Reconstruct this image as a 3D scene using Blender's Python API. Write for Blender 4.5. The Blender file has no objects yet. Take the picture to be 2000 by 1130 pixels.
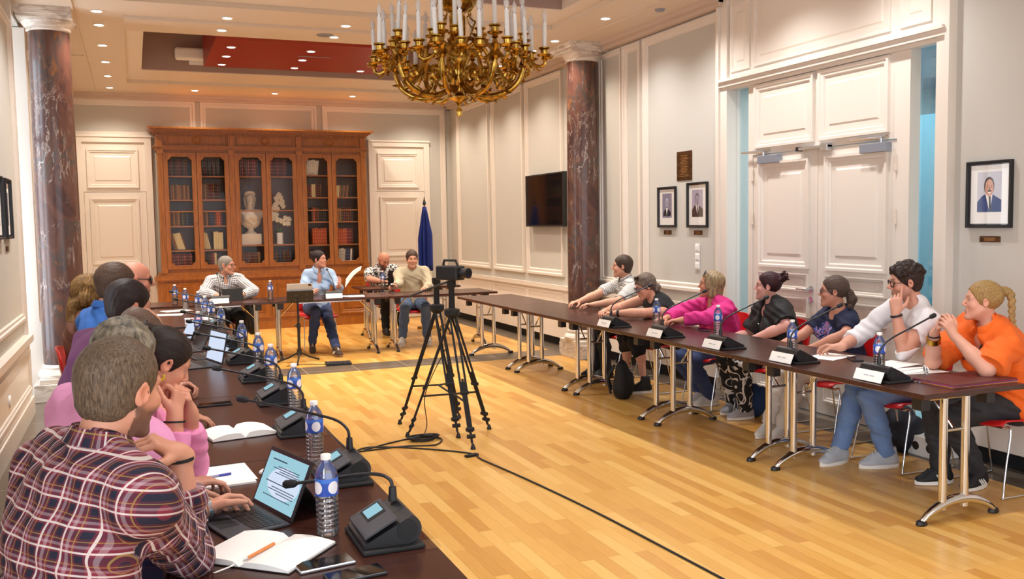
import bpy, math, random
import numpy as np
from mathutils import Vector, Matrix
random.seed(7)
SC = bpy.context.scene
COL = SC.collection
PI = math.pi

# ---------------------------------------------------------------- camera
def make_camera():
    yaw, pitch, roll = 0.387743, 0.0730525, 0.0160493
    F = Vector((math.sin(yaw)*math.cos(pitch), math.cos(yaw)*math.cos(pitch), -math.sin(pitch)))
    r = Vector((math.cos(yaw), -math.sin(yaw), 0)); u = r.cross(F)
    r2 = r*math.cos(roll) - u*math.sin(roll); u2 = u*math.cos(roll) + r*math.sin(roll)
    cam = bpy.data.cameras.new('camera'); cam.sensor_width = 36; cam.lens = 36*1800/2000
    cam.clip_start = 0.05
    o = bpy.data.objects.new('camera', cam); COL.objects.link(o)
    m = Matrix((( r2.x, u2.x, -F.x, 0), (r2.y, u2.y, -F.y, 0), (r2.z, u2.z, -F.z, 1.66), (0, 0, 0, 1)))
    o.matrix_world = m
    SC.camera = o
make_camera()

# ---------------------------------------------------------------- world, exposure, big daylight
w = bpy.data.worlds.new('world'); SC.world = w; w.use_nodes = True
w.node_tree.nodes['Background'].inputs[0].default_value = (0.90, 0.94, 1.0, 1)
w.node_tree.nodes['Background'].inputs[1].default_value = 2.0
SC.view_settings.view_transform = 'Standard'
SC.view_settings.look = 'None'
SC.view_settings.gamma = 1
SC.view_settings.exposure = 0.12
def area_light(name, loc, rot, sx, sy, power, color):
    l = bpy.data.lights.new(name, 'AREA'); l.shape = 'RECTANGLE'; l.size = sx; l.size_y = sy
    l.energy = power; l.color = color
    o = bpy.data.objects.new(name, l); COL.objects.link(o); o.location = loc; o.rotation_euler = rot
    return o
# daylight entering by the tall windows of the left wall (two are behind the camera's view)
area_light('window_daylight', (-1.6, 9.75, 1.9), (0, -PI/2, 0), 3.0, 0.8, 38, (0.80, 0.90, 1.0))
area_light('window_daylight', (-1.35, 4.6, 2.0), (0, -PI/2, 0), 2.6, 1.2, 22, (0.84, 0.92, 1.0))
area_light('window_daylight', (-1.35, 0.4, 2.0), (0, -PI/2, 0), 2.6, 1.6, 120, (0.88, 0.94, 1.0))
# warm cove light that washes the ceiling recess over the red panel
area_light('cove_light', (2.17, 12.2, 4.40), (PI, 0, 0), 2.0, 1.6, 30, (1.0, 0.74, 0.50))
DOWNLIGHT_POWER = 10.0
SPOT_COLOR = (1.0, 0.86, 0.70)        # warm lamps over the far bay
SPOT_NEAR = (1.0, 0.98, 0.96)         # whiter lamps over the near bay

# ---------------------------------------------------------------- tagging
def tag(o, label=None, cat=None, group=None, kind=None):
    if label: o['label'] = label
    if cat: o['category'] = cat
    if group: o['group'] = group
    if kind: o['kind'] = kind
    return o
def thing(name, label, cat, loc=(0, 0, 0), rz=0, group=None):
    o = bpy.data.objects.new(name, None); COL.objects.link(o)
    o.empty_display_size = 0.1; o.location = loc; o.rotation_euler = (0, 0, rz)
    return tag(o, label, cat, group)
KIDS = {}
def copy_tree(o, parent=None):
    c = o.copy(); COL.objects.link(c)
    if parent is not None:
        c.parent = parent; KIDS.setdefault(parent.name, []).append(c)
    for ch in list(KIDS.get(o.name, [])): copy_tree(ch, c)
    return c
def dup(o, loc, rz, label, group=None):
    c = copy_tree(o); c.location = loc; c.rotation_euler = (0, 0, rz); c['label'] = label
    if group: c['group'] = group
    elif 'group' in c.keys(): del c['group']
    return c

# ---------------------------------------------------------------- mesh builder
def V3(a): return np.array(a, float)
def unit(a):
    a = np.array(a, float); return a/ (np.linalg.norm(a)+1e-12)
class MB:
    def __init__(s): s.v = []; s.f = []; s.m = []; s.mi = 0
    def add(s, vs, fs):
        b = len(s.v); s.v += [tuple(map(float, p)) for p in vs]
        for f in fs: s.f.append(tuple(b+i for i in f)); s.m.append(s.mi)
        return s
    def mat(s, i): s.mi = i; return s
    def box(s, lo, hi):
        x0, y0, z0 = lo; x1, y1, z1 = hi
        if x0 > x1: x0, x1 = x1, x0
        if y0 > y1: y0, y1 = y1, y0
        if z0 > z1: z0, z1 = z1, z0
        return s.add([(x0,y0,z0),(x1,y0,z0),(x1,y1,z0),(x0,y1,z0),(x0,y0,z1),(x1,y0,z1),(x1,y1,z1),(x0,y1,z1)],
              [(0,3,2,1),(4,5,6,7),(0,1,5,4),(1,2,6,5),(2,3,7,6),(3,0,4,7)])
    def cbox(s, c, size, M=None):
        h = V3(size)/2; pts = [V3(((i&1)*2-1, ((i>>1)&1)*2-1, ((i>>2)&1)*2-1))*h for i in (0,1,3,2,4,5,7,6)]
        if M is not None: pts = [M@p for p in pts]
        return s.add([p+V3(c) for p in pts], [(0,3,2,1),(4,5,6,7),(0,1,5,4),(1,2,6,5),(2,3,7,6),(3,0,4,7)])
    def tube(s, pts, r, n=10, caps=True, closed=False):
        pts = [V3(p) for p in pts]; N = len(pts)
        rs = r if isinstance(r, (list, tuple, np.ndarray)) else [r]*N
        tans = []
        for i in range(N):
            if closed: t = pts[(i+1)%N]-pts[i-1]
            else: t = pts[min(i+1, N-1)]-pts[max(i-1, 0)]
            tans.append(unit(t))
        a = V3((0, 0, 1)) if abs(tans[0][2]) < 0.9 else V3((1, 0, 0))
        u = unit(np.cross(tans[0], a)); b = len(s.v); vs = []; fs = []
        for i in range(N):
            u = unit(u - tans[i]*np.dot(u, tans[i])); w_ = np.cross(tans[i], u)
            for k in range(n):
                a_ = 2*PI*k/n; vs.append(pts[i]+rs[i]*(math.cos(a_)*u+math.sin(a_)*w_))
        for i in range(N if closed else N-1):
            j = (i+1) % N
            for k in range(n):
                k2 = (k+1) % n; fs.append((i*n+k, i*n+k2, j*n+k2, j*n+k))
        if caps and not closed:
            fs.append(tuple(range(n-1, -1, -1))); fs.append(tuple((N-1)*n+k for k in range(n)))
        return s.add(vs, fs)
    def cyl(s, p0, p1, r0, r1=None, n=16): return s.tube([p0, p1], [r0, r0 if r1 is None else r1], n)
    def lathe(s, prof, c=(0, 0, 0), n=24, sx=1, sy=1):
        c = V3(c); vs = []; fs = []; N = len(prof)
        for r, z in prof:
            for k in range(n):
                a = 2*PI*k/n; vs.append(c+V3((r*math.cos(a)*sx, r*math.sin(a)*sy, z)))
        for i in range(N-1):
            for k in range(n):
                k2 = (k+1) % n; fs.append((i*n+k, i*n+k2, (i+1)*n+k2, (i+1)*n+k))
        fs.append(tuple(range(n-1, -1, -1))); fs.append(tuple((N-1)*n+k for k in range(n)))
        return s.add(vs, fs)
    def prism(s, poly, lo, hi, ax='z'):
        def P(a, b, t): return {'z': (a, b, t), 'y': (a, t, b), 'x': (t, a, b)}[ax]
        n = len(poly); vs = [P(a, b, lo) for a, b in poly]+[P(a, b, hi) for a, b in poly]
        fs = [tuple(range(n-1, -1, -1)), tuple(range(n, 2*n))]+[(i, (i+1) % n, n+(i+1) % n, n+i) for i in range(n)]
        return s.add(vs, fs)
    def grid(s, rows):
        nr = len(rows); nc = len(rows[0]); vs = [p for r_ in rows for p in r_]
        return s.add(vs, [(i*nc+j, i*nc+j+1, (i+1)*nc+j+1, (i+1)*nc+j) for i in range(nr-1) for j in range(nc-1)])
    def sphere(s, c, r, n=14, m=8, sc=(1, 1, 1)):
        prof = [(max(1e-4, r*math.sin(PI*i/m)), -r*math.cos(PI*i/m)) for i in range(m+1)]
        vs = []; fs = []
        for q, z in prof:
            for k in range(n):
                a = 2*PI*k/n; vs.append((c[0]+q*math.cos(a)*sc[0], c[1]+q*math.sin(a)*sc[1], c[2]+z*sc[2]))
        for i in range(m):
            for k in range(n): k2 = (k+1) % n; fs.append((i*n+k, i*n+k2, (i+1)*n+k2, (i+1)*n+k))
        return s.add(vs, fs)
    def frame(s, org, u, v, nrm, w, h, bw, th, split=True):
        """picture-frame moulding: rectangle w x h from org along u, v; mitred, stepped profile standing off along nrm"""
        org, u, v, nrm = V3(org), V3(u), V3(v), V3(nrm)
        prof = [(0, 0), (0, th), (bw*.35, th), (bw*.5, th*.55), (bw*.85, th*.55), (bw, th*.15), (bw, 0)] if split else [(0, 0), (0, th), (bw, th), (bw, 0)]
        cor = [(0, 0, 1, 1), (w, 0, -1, 1), (w, h, -1, -1), (0, h, 1, -1)]
        rows = []
        for (a, b, sa, sb) in cor:
            rows.append([org+u*(a+sa*p)+v*(b+sb*p)+nrm*q for p, q in prof])
        n = len(prof); vs = [p for r_ in rows for p in r_]; fs = []
        for i in range(4):
            j = (i+1) % 4
            for k in range(n): k2 = (k+1) % n; fs.append((i*n+k, j*n+k, j*n+k2, i*n+k2))
        return s.add(vs, fs)
    def build(s, name, mat, parent=None, loc=None, smooth=None, bevel=0, rz=None):
        me = bpy.data.meshes.new(name); me.from_pydata(s.v, [], s.f); 
        for m_ in (mat if isinstance(mat, (list, tuple)) else [mat]): me.materials.append(m_)
        me.polygons.foreach_set('material_index', s.m)
        me.validate(); me.update()
        import bmesh
        bm = bmesh.new(); bm.from_mesh(me); bmesh.ops.recalc_face_normals(bm, faces=bm.faces); bm.to_mesh(me); bm.free()
        if smooth:
            me.polygons.foreach_set('use_smooth', [True]*len(me.polygons)); me.set_sharp_from_angle(angle=math.radians(smooth))
        o = bpy.data.objects.new(name, me); COL.objects.link(o)
        if parent is not None: o.parent = parent; KIDS.setdefault(parent.name, []).append(o)
        if loc is not None: o.location = loc
        if rz is not None: o.rotation_euler = (0, 0, rz)
        if bevel:
            b = o.modifiers.new('bevel', 'BEVEL'); b.width = bevel; b.segments = 2; b.limit_method = 'ANGLE'; b.angle_limit = math.radians(40)
        return o
def arc(p, n): return [p(i/(n-1)) for i in range(n)]
def catmull(pts, m=6):
    pts = [V3(p) for p in pts]; out = []
    P = [2*pts[0]-pts[1]]+pts+[2*pts[-1]-pts[-2]]
    for i in range(1, len(P)-2):
        for k in range(m):
            t = k/m; a, b, c, d = P[i-1], P[i], P[i+1], P[i+2]
            out.append(.5*((2*b)+(-a+c)*t+(2*a-5*b+4*c-d)*t*t+(-a+3*b-3*c+d)*t**3))
    out.append(pts[-1]); return out

# ---------------------------------------------------------------- materials
class NT:
    def __init__(s, name):
        s.m = bpy.data.materials.new(name); s.m.use_nodes = True; s.t = s.m.node_tree
        s.b = s.t.nodes['Principled BSDF']; s.out = s.t.nodes['Material Output']
    def n(s, typ, out=0, props=None, **ins):
        nd = s.t.nodes.new('ShaderNode'+typ)
        for k, v in (props or {}).items(): setattr(nd, k, v)
        for k, v in ins.items():
            key = int(k[1:]) if k[0] == '_' and k[1:].isdigit() else k.replace('_', ' ')
            s.set(nd.inputs[key], v)
        return nd.outputs[out]
    def set(s, sock, v):
        if isinstance(v, bpy.types.NodeSocket): s.t.links.new(v, sock)
        else:
            if sock.type == 'RGBA' and len(v) == 3: v = (*v, 1)
            sock.default_value = v
    def p(s, **ins):
        for k, v in ins.items(): s.set(s.b.inputs[k.replace('_', ' ')], v)
        return s.m
    def math(s, op, a, b=0.0): return s.n('Math', props={'operation': op}, _0=a, _1=b)
    def mix(s, f, a, b, blend='MIX'): return s.n('Mix', out=2, props={'data_type': 'RGBA', 'blend_type': blend}, _0=f, _6=a, _7=b)
    def coord(s, k='Object'): return s.n('TexCoord', out={'Generated': 0, 'Normal': 1, 'UV': 2, 'Object': 3}[k])
    def mapping(s, vec, scale=(1, 1, 1), loc=(0, 0, 0), rot=(0, 0, 0)): return s.n('Mapping', Vector=vec, Scale=scale, Location=loc, Rotation=rot)
    def noise(s, vec, scale=5, detail=4, rough=.5, dist=0, out=0): return s.n('TexNoise', out=out, Vector=vec, Scale=scale, Detail=detail, Roughness=rough, Distortion=dist)
    def ramp(s, fac, stops, interp='LINEAR'):
        nd = s.t.nodes.new('ShaderNodeValToRGB'); nd.color_ramp.interpolation = interp
        e = nd.color_ramp.elements
        while len(e) < len(stops): e.new(.5)
        for i, (p_, c) in enumerate(stops): e[i].position = p_; e[i].color = (*c, 1) if len(c) == 3 else c
        s.set(nd.inputs[0], fac); return nd.outputs[0]
    def bump(s, h, strength=.2, dist=.01): return s.n('Bump', Height=h, Strength=strength, Distance=dist)
    def sep(s, vec): 
        nd = s.t.nodes.new('ShaderNodeSeparateXYZ'); s.set(nd.inputs[0], vec); return nd.outputs
def plain(name, col, rough=.5, metal=0, **kw):
    t = NT(name); return t.p(Base_Color=col, Roughness=rough, Metallic=metal, **kw)
def srgb(h):
    h = h.lstrip('#'); c = [int(h[i:i+2], 16)/255 for i in (0, 2, 4)]
    return tuple(x/12.92 if x <= .04045 else ((x+.055)/1.055)**2.4 for x in c)
MT = {}
def mats():
    # parquet: planks running along the room
    t = NT('parquet'); c = t.coord(); m = t.mapping(c, rot=(0, 0, PI/2))
    br = t.t.nodes.new('ShaderNodeTexBrick'); t.set(br.inputs['Vector'], m); br.offset = .37; br.squash = 1
    for k, v in {'Color1': (0, 0, 0, 1), 'Color2': (1, 1, 1, 1), 'Mortar': (.2, .2, .2, 1), 'Scale': 1, 'Mortar Size': .0009, 'Bias': 0, 'Brick Width': .62, 'Row Height': .075}.items(): br.inputs[k].default_value = v
    g = t.noise(t.mapping(c, scale=(40, 2.2, 1)), 3, 4, .6)
    base = t.ramp(br.outputs[0], [(0, srgb('#c08535')), (.25, srgb('#d09a46')), (.65, srgb('#d9a653')), (1, srgb('#e2b465'))])
    col = t.mix(.14, base, t.ramp(g, [(.3, srgb('#a06a25')), (.7, srgb('#f0c988'))]))
    col = t.mix(t.math('MULTIPLY', br.outputs[1], .45), col, srgb('#80531c'))
    t.p(Base_Color=col, Roughness=t.ramp(g, [(0, (.25,)*3), (1, (.36,)*3)])); MT['parquet'] = t.m
    t = NT('grey_floor_tile'); c = t.coord(); br = t.t.nodes.new('ShaderNodeTexBrick'); t.set(br.inputs['Vector'], c); br.offset = 0
    for k, v in {'Color1': (*srgb('#6d5f50'), 1), 'Color2': (*srgb('#62574b'), 1), 'Mortar': (*srgb('#b9ad98'), 1), 'Scale': 1, 'Mortar Size': .004, 'Brick Width': .58, 'Row Height': .55}.items(): br.inputs[k].default_value = v
    t.p(Base_Color=t.mix(t.math('MULTIPLY', t.noise(c, 14, 5), .5), br.outputs[0], srgb('#4e443b')), Roughness=.3); MT['tile'] = t.m
    t = NT('dark_wood_laminate'); c = t.coord(); g = t.noise(t.mapping(c, scale=(22, 1.5, 8)), 4, 6, .65)
    t.p(Base_Color=t.ramp(g, [(.25, srgb('#2c1612')), (.75, srgb('#4d2a20'))]), Roughness=.27); MT['table'] = t.m
    t = NT('fabric_wall'); c = t.coord(); g = t.noise(t.mapping(c, scale=(60, 60, 260)), 5, 3); 
    t.p(Base_Color=t.mix(g, srgb('#bdbab3'), srgb('#cbc8c1')), Roughness=.9, Normal=t.bump(g, .08, .002)); MT['fabric'] = t.m
    MT['cream'] = plain('cream_gloss_paint', srgb('#e3dad0'), .30)
    MT['ceil'] = plain('ceiling_paint', srgb('#d8c8b6'), .6)
    MT['ceil_white'] = plain('ceiling_trim_paint', srgb('#e0d3c4'), .45)
    MT['cornice'] = plain('cornice_paint', srgb('#cdb9a9'), .5)
    MT['mauve'] = plain('recess_paint', srgb('#a48a80'), .6)
    MT['red_panel'] = plain('red_lacquer_panel', srgb('#8e1410'), .45)
    MT['white'] = plain('white_plastic', srgb('#f0efec'), .4)
    MT['paper'] = plain('white_paper', srgb('#f6f5f2'), .8)
    MT['black'] = plain('black_plastic', srgb('#1c1c20'), .38)
    MT['blackmatte'] = plain('matt_black', srgb('#131316'), .7)
    MT['darkgrey'] = plain('dark_grey_plastic', srgb('#3a3b42'), .45)
    MT['grey'] = plain('grey_metal', srgb('#8d93a0'), .4, .3)
    MT['silver'] = plain('silver_metal', srgb('#c8cace'), .25, .9)
    MT['chrome'] = plain('chrome', srgb('#d8d8d8'), .12, 1)
    MT['red_shell'] = plain('red_plastic_shell', srgb('#c5161a'), .35)
    MT['screen'] = plain('dark_screen', srgb('#0b0c10'), .08)
    MT['cable'] = plain('black_rubber', srgb('#17171a'), .55)
    t = NT('marble_shaft'); c = t.coord(); d1 = t.noise(t.mapping(c, scale=(1, 1, .45)), 3.2, 6, .62, 1.2)
    base = t.ramp(d1, [(.25, srgb('#2b2423')), (.40, srgb('#4b3230')), (.5, srgb('#5f3f35')), (.58, srgb('#463d3c')), (.68, srgb('#85522f')), (.8, srgb('#a57c3a'))])
    wv = t.noise(t.mapping(c, scale=(1, 1, .5), rot=(.5, .7, .2)), 2.6, 8, .62, 2.2)
    vein = t.ramp(t.math('ABSOLUTE', t.math('SUBTRACT', wv, .5)), [(0, (1, 1, 1)), (.006, (.5, .5, .5)), (.018, (0, 0, 0))])
    msk = t.ramp(t.noise(c, 2.1, 3), [(.46, (0, 0, 0)), (.62, (1, 1, 1))])
    v2 = t.math('MULTIPLY', vein, msk)
    t.p(Base_Color=t.mix(t.math('MULTIPLY', v2, .75), base, srgb('#c9bdb4')), Roughness=.22); MT['marble'] = t.m
    t = NT('pale_marble'); c = t.coord(); g = t.noise(t.mapping(c, scale=(1, 1, 3)), 3, 6, .6, 1.5)
    t.p(Base_Color=t.ramp(g, [(.35, srgb('#b7a79a')), (.5, srgb('#e2d8cd')), (.7, srgb('#d5c7ba'))]), Roughness=.3); MT['pale_marble'] = t.m
    for nm, a, b in (('bookcase_wood', '#86501a', '#b06c28'), ('bookcase_wood_dark', '#5a3412', '#7d4c1c')):
        t = NT(nm); c = t.coord(); g = t.noise(t.mapping(c, scale=(9, 9, 1.2)), 4, 6, .6, .6)
        t.p(Base_Color=t.ramp(g, [(.28, srgb(a)), (.72, srgb(b))]), Roughness=.32); MT[nm] = t.m
    t = NT('aged_brass'); c = t.coord(); g = t.noise(c, 22, 3)
    t.p(Base_Color=t.ramp(g, [(.35, srgb('#8a6624')), (.6, srgb('#cfa650'))]), Metallic=1, Roughness=.24); MT['brass'] = t.m
    t = NT('bronze_plaque'); c = t.coord(); g = t.noise(t.mapping(c, scale=(1, 1, 3)), 9, 4)
    t.p(Base_Color=t.ramp(g, [(.3, srgb('#3d2716')), (.7, srgb('#6f4a2a'))]), Metallic=.6, Roughness=.4); MT['bronze'] = t.m
    t = NT('clear_glass'); t.p(Base_Color=(1, 1, 1), Roughness=.02, Transmission_Weight=1, IOR=1.45, Alpha=1)
    tr = t.t.nodes.new('ShaderNodeBsdfTransparent'); gl = t.t.nodes.new('ShaderNodeBsdfGlossy'); gl.inputs['Roughness'].default_value = .01
    fr = t.n('LayerWeight', out=0, Blend=.32); mx = t.t.nodes.new('ShaderNodeMixShader')
    t.set(mx.inputs[0], t.math('MULTIPLY', fr, .22)); t.t.links.new(tr.outputs[0], mx.inputs[1]); t.t.links.new(gl.outputs[0], mx.inputs[2])
    t.t.links.new(mx.outputs[0], t.out.inputs[0]); MT['pane'] = t.m
    t = NT('blue_tinted_glass'); tr = t.t.nodes.new('ShaderNodeBsdfTransparent'); tr.inputs[0].default_value = (*srgb('#dfeaed'), 1)
    gl = t.t.nodes.new('ShaderNodeBsdfGlossy'); gl.inputs['Roughness'].default_value = .02; mx = t.t.nodes.new('ShaderNodeMixShader'); mx.inputs[0].default_value = .12
    t.t.links.new(tr.outputs[0], mx.inputs[1]); t.t.links.new(gl.outputs[0], mx.inputs[2]); t.t.links.new(mx.outputs[0], t.out.inputs[0]); MT['sideglass'] = t.m
    t = NT('clear_bottle_plastic'); tr = t.t.nodes.new('ShaderNodeBsdfTransparent'); tr.inputs[0].default_value = (.93, .95, .97, 1)
    gl = t.t.nodes.new('ShaderNodeBsdfGlossy'); gl.inputs['Roughness'].default_value = .06; mx = t.t.nodes.new('ShaderNodeMixShader')
    fr = t.n('LayerWeight', out=0, Blend=.45); t.set(mx.inputs[0], t.math('ADD', t.math('MULTIPLY', fr, .85), .1))
    t.t.links.new(tr.outputs[0], mx.inputs[1]); t.t.links.new(gl.outputs[0], mx.inputs[2]); t.t.links.new(mx.outputs[0], t.out.inputs[0]); MT['bottle'] = t.m
    t = NT('bulb_glass'); t.p(Base_Color=srgb('#ece9e6'), Roughness=.15); tr = t.t.nodes.new('ShaderNodeBsdfTransparent'); mx = t.t.nodes.new('ShaderNodeMixShader'); mx.inputs[0].default_value = .55
    t.t.links.new(tr.outputs[0], mx.inputs[1]); t.t.links.new(t.b.outputs[0], mx.inputs[2]); t.t.links.new(mx.outputs[0], t.out.inputs[0]); MT['bulb'] = t.m
    MT['aluminium'] = plain('brushed_aluminium', srgb('#c3c4c8'), .45, .2)
    t = NT('bottle_label'); z = t.sep(t.coord())[2]; xx = t.sep(t.coord())[0]; yy = t.sep(t.coord())[1]
    an = t.math('ARCTAN2', yy, xx)
    e = t.math('ADD', t.math('POWER', t.math('DIVIDE', t.math('SUBTRACT', z, .149), .019), 2.0), t.math('POWER', t.math('DIVIDE', t.math('SUBTRACT', t.math('MODULO', t.math('ADD', an, 6.6), 1.57), .78), .52), 2.0))
    oval = t.math('LESS_THAN', e, 1.0)
    base = t.mix(t.math('GREATER_THAN', z, .163), srgb('#2a4fae'), srgb('#3f74d0'))
    t.p(Base_Color=t.mix(oval, base, srgb('#eceaf0')), Roughness=.35); MT['bottle_label'] = t.m
    for nm, col, st in (('lamp_glow', (1, .93, .82), 14), ('screen_glow', (.35, .62, .72), .9), ('screen_glow_pale', (.62, .70, .86), 1.0), ('sky_glow', (.80, .91, 1.0), 2.6), ('hall_glow', (.35, .75, .85), .9)):
        t = NT(nm); e = t.t.nodes.new('ShaderNodeEmission'); e.inputs[0].default_value = (*col, 1); e.inputs[1].default_value = st
        t.t.links.new(e.outputs[0], t.out.inputs[0]); MT[nm] = t.m
mats()
# ================================================================ SOFT BODIES: signed distance volumes meshed with surface nets
def sph(c, r): return ell(c, (r, r, r))
def ell(c, r, R=None):
    c = np.array(c, float); r = np.array(r, float); mr = r.max()
    def f(x, y, z):
        x = x-c[0]; y = y-c[1]; z = z-c[2]
        if R is not None:
            a = x*R[0][0]+y*R[0][1]+z*R[0][2]; b = x*R[1][0]+y*R[1][1]+z*R[1][2]; z = x*R[2][0]+y*R[2][1]+z*R[2][2]; x, y = a, b
        if r[0] == r[1] == r[2]: return np.sqrt(x*x+y*y+z*z)-r[0]
        k0 = np.sqrt((x/r[0])**2+(y/r[1])**2+(z/r[2])**2); k1 = np.sqrt((x/r[0]**2)**2+(y/r[1]**2)**2+(z/r[2]**2)**2)+1e-9
        return k0*(k0-1)/k1
    return (c-mr, c+mr, f)
def rc(a, b, ra, rb):
    a = np.array(a, float); b = np.array(b, float); d = b-a; L = float(d@d)+1e-12; m = max(ra, rb)
    def f(x, y, z):
        x = x-a[0]; y = y-a[1]; z = z-a[2]
        t = np.clip((x*d[0]+y*d[1]+z*d[2])/L, 0, 1)
        return np.sqrt((x-d[0]*t)**2+(y-d[1]*t)**2+(z-d[2]*t)**2)-(ra+(rb-ra)*t)
    return (np.minimum(a, b)-m, np.maximum(a, b)+m, f)
class Vol:
    def __init__(s, lo, hi, h):
        s.lo = np.array(lo, float); s.h = h; s.n = np.ceil((np.array(hi, float)-s.lo)/h).astype(int)+1
        s.d = np.ones(s.n, np.float32)
        s.ax = [(s.lo[i]+h*np.arange(s.n[i])).astype(np.float32) for i in range(3)]
    def sl(s, lo, hi, m):
        a = np.clip(np.floor((lo-m-s.lo)/s.h).astype(int), 0, s.n); b = np.clip(np.ceil((hi+m-s.lo)/s.h).astype(int)+1, 0, s.n)
        q = tuple(slice(a[i], b[i]) for i in range(3))
        return q, s.ax[0][q[0]][:, None, None], s.ax[1][q[1]][None, :, None], s.ax[2][q[2]][None, None, :]
    def add(s, p, k=.01, off=0.0):
        q, x, y, z = s.sl(p[0]-off, p[1]+off, k+3*s.h); v = s.d[q]
        if v.size == 0: return s
        b = p[2](x, y, z)-off
        hh = np.clip(.5+.5*(v-b)/k, 0, 1); s.d[q] = v+(b-v)*hh-k*hh*(1-hh); return s
    def sub(s, p, k=.008):
        q, x, y, z = s.sl(p[0], p[1], k+3*s.h); v = s.d[q]
        if v.size == 0: return s
        b = -p[2](x, y, z); hh = np.clip(.5-.5*(v-b)/k, 0, 1); s.d[q] = v+(b-v)*hh+k*hh*(1-hh); return s
    def cut(s, fn, lo=None, hi=None):
        """remove the region where fn > 0"""
        lo = s.lo if lo is None else np.array(lo, float); hi = s.lo+s.h*s.n if hi is None else np.array(hi, float)
        q, x, y, z = s.sl(lo, hi, 0); s.d[q] = np.maximum(s.d[q], fn(x, y, z)); return s
    def wrinkle(s, fn): 
        x, y, z = s.ax[0][:, None, None], s.ax[1][None, :, None], s.ax[2][None, None, :]
        m = np.abs(s.d) < .03
        i = np.nonzero(m); s.d[i] += fn(s.ax[0][i[0]], s.ax[1][i[1]], s.ax[2][i[2]]).astype(np.float32); return s
    def arrays(s):
        D = s.d; D[0, :, :] = D[-1, :, :] = 1; D[:, 0, :] = D[:, -1, :] = 1; D[:, :, 0] = D[:, :, -1] = 1
        I = D < 0
        c = np.zeros(s.n-1, np.int8)
        for a in (0, 1):
            for b in (0, 1):
                for e in (0, 1): c += I[a:s.n[0]-1+a, b:s.n[1]-1+b, e:s.n[2]-1+e]
        idx = np.argwhere((c > 0) & (c < 8)); N = len(idx)
        cv = np.empty((N, 8), np.float32); offs = np.array([(i & 1, (i >> 1) & 1, (i >> 2) & 1) for i in range(8)])
        for i, o in enumerate(offs): j = idx+o; cv[:, i] = D[j[:, 0], j[:, 1], j[:, 2]]
        acc = np.zeros((N, 3)); cnt = np.zeros(N)
        for i in range(8):
            for ax in range(3):
                j = i | (1 << ax)
                if j == i: continue
                a, b = cv[:, i], cv[:, j]; m = (a < 0) != (b < 0)
                t = np.where(m, a/np.where(m, a-b, 1), 0); p = np.tile(offs[i].astype(float), (N, 1)); p[:, ax] += t
                acc += p*m[:, None]; cnt += m
        V = s.lo+s.h*(idx+acc/cnt[:, None])
        mp = np.full(s.n-1, -1, np.int32); mp[idx[:, 0], idx[:, 1], idx[:, 2]] = np.arange(N)
        F = []
        for ax in range(3):
            sl0 = [slice(1, s.n[i]-1) for i in range(3)]; sl1 = list(sl0); sl0[ax] = slice(0, s.n[ax]-1); sl1[ax] = slice(1, s.n[ax])
            a, b = I[tuple(sl0)], I[tuple(sl1)]; e = np.argwhere(a != b)
            if len(e) == 0: continue
            st = np.array([1, 1, 1]); st[ax] = 0; g = e+st; u, w_ = (ax+1) % 3, (ax+2) % 3
            du = np.zeros(3, int); du[u] = 1; dw = np.zeros(3, int); dw[w_] = 1
            G = lambda q: mp[q[:, 0], q[:, 1], q[:, 2]]
            quad = np.stack([G(g-du-dw), G(g-dw), G(g), G(g-du)], 1)
            ins = a[e[:, 0], e[:, 1], e[:, 2]]
            quad[~ins] = quad[~ins][:, ::-1]; F.append(quad)
        F = np.concatenate(F); F = F[(F >= 0).all(1)]
        # light Laplacian relaxation
        for _ in range(2):
            S = np.zeros_like(V); C = np.zeros(len(V))
            for k in range(4):
                np.add.at(S, F[:, k], V[F[:, (k+1) % 4]]); np.add.at(C, F[:, k], 1)
                np.add.at(S, F[:, (k+1) % 4], V[F[:, k]]); np.add.at(C, F[:, (k+1) % 4], 1)
            V = V*.5+.5*S/np.maximum(C, 1)[:, None]
        return V, F
    def mesh(s, name, mat, parent, org, color=None, uv=None):
        V, F = s.arrays(); org = np.array(org, float)
        me = bpy.data.meshes.new(name); me.vertices.add(len(V)); me.vertices.foreach_set('co', (V-org).astype(np.float32).ravel())
        me.loops.add(F.size); me.loops.foreach_set('vertex_index', F.astype(np.int32).ravel())
        me.polygons.add(len(F)); me.polygons.foreach_set('loop_start', np.arange(0, F.size, 4, dtype=np.int32)); me.polygons.foreach_set('loop_total', np.full(len(F), 4, np.int32))
        me.update(calc_edges=True); me.validate(); me.polygons.foreach_set('use_smooth', np.ones(len(me.polygons), bool))
        for m_ in (mat if isinstance(mat, (list, tuple)) else [mat]): me.materials.append(m_)
        if color is not None:
            a = me.attributes.new('tint', 'FLOAT_COLOR', 'POINT'); c = np.ones((len(V), 4), np.float32); c[:, :3] = color(V); a.data.foreach_set('color', c.ravel())
        if uv is not None:
            a = me.attributes.new('cloth', 'FLOAT_VECTOR', 'POINT'); a.data.foreach_set('vector', uv(V).astype(np.float32).ravel())
        o = bpy.data.objects.new(name, me); COL.objects.link(o); o.parent = parent; KIDS.setdefault(parent.name, []).append(o)
        return o
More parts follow.
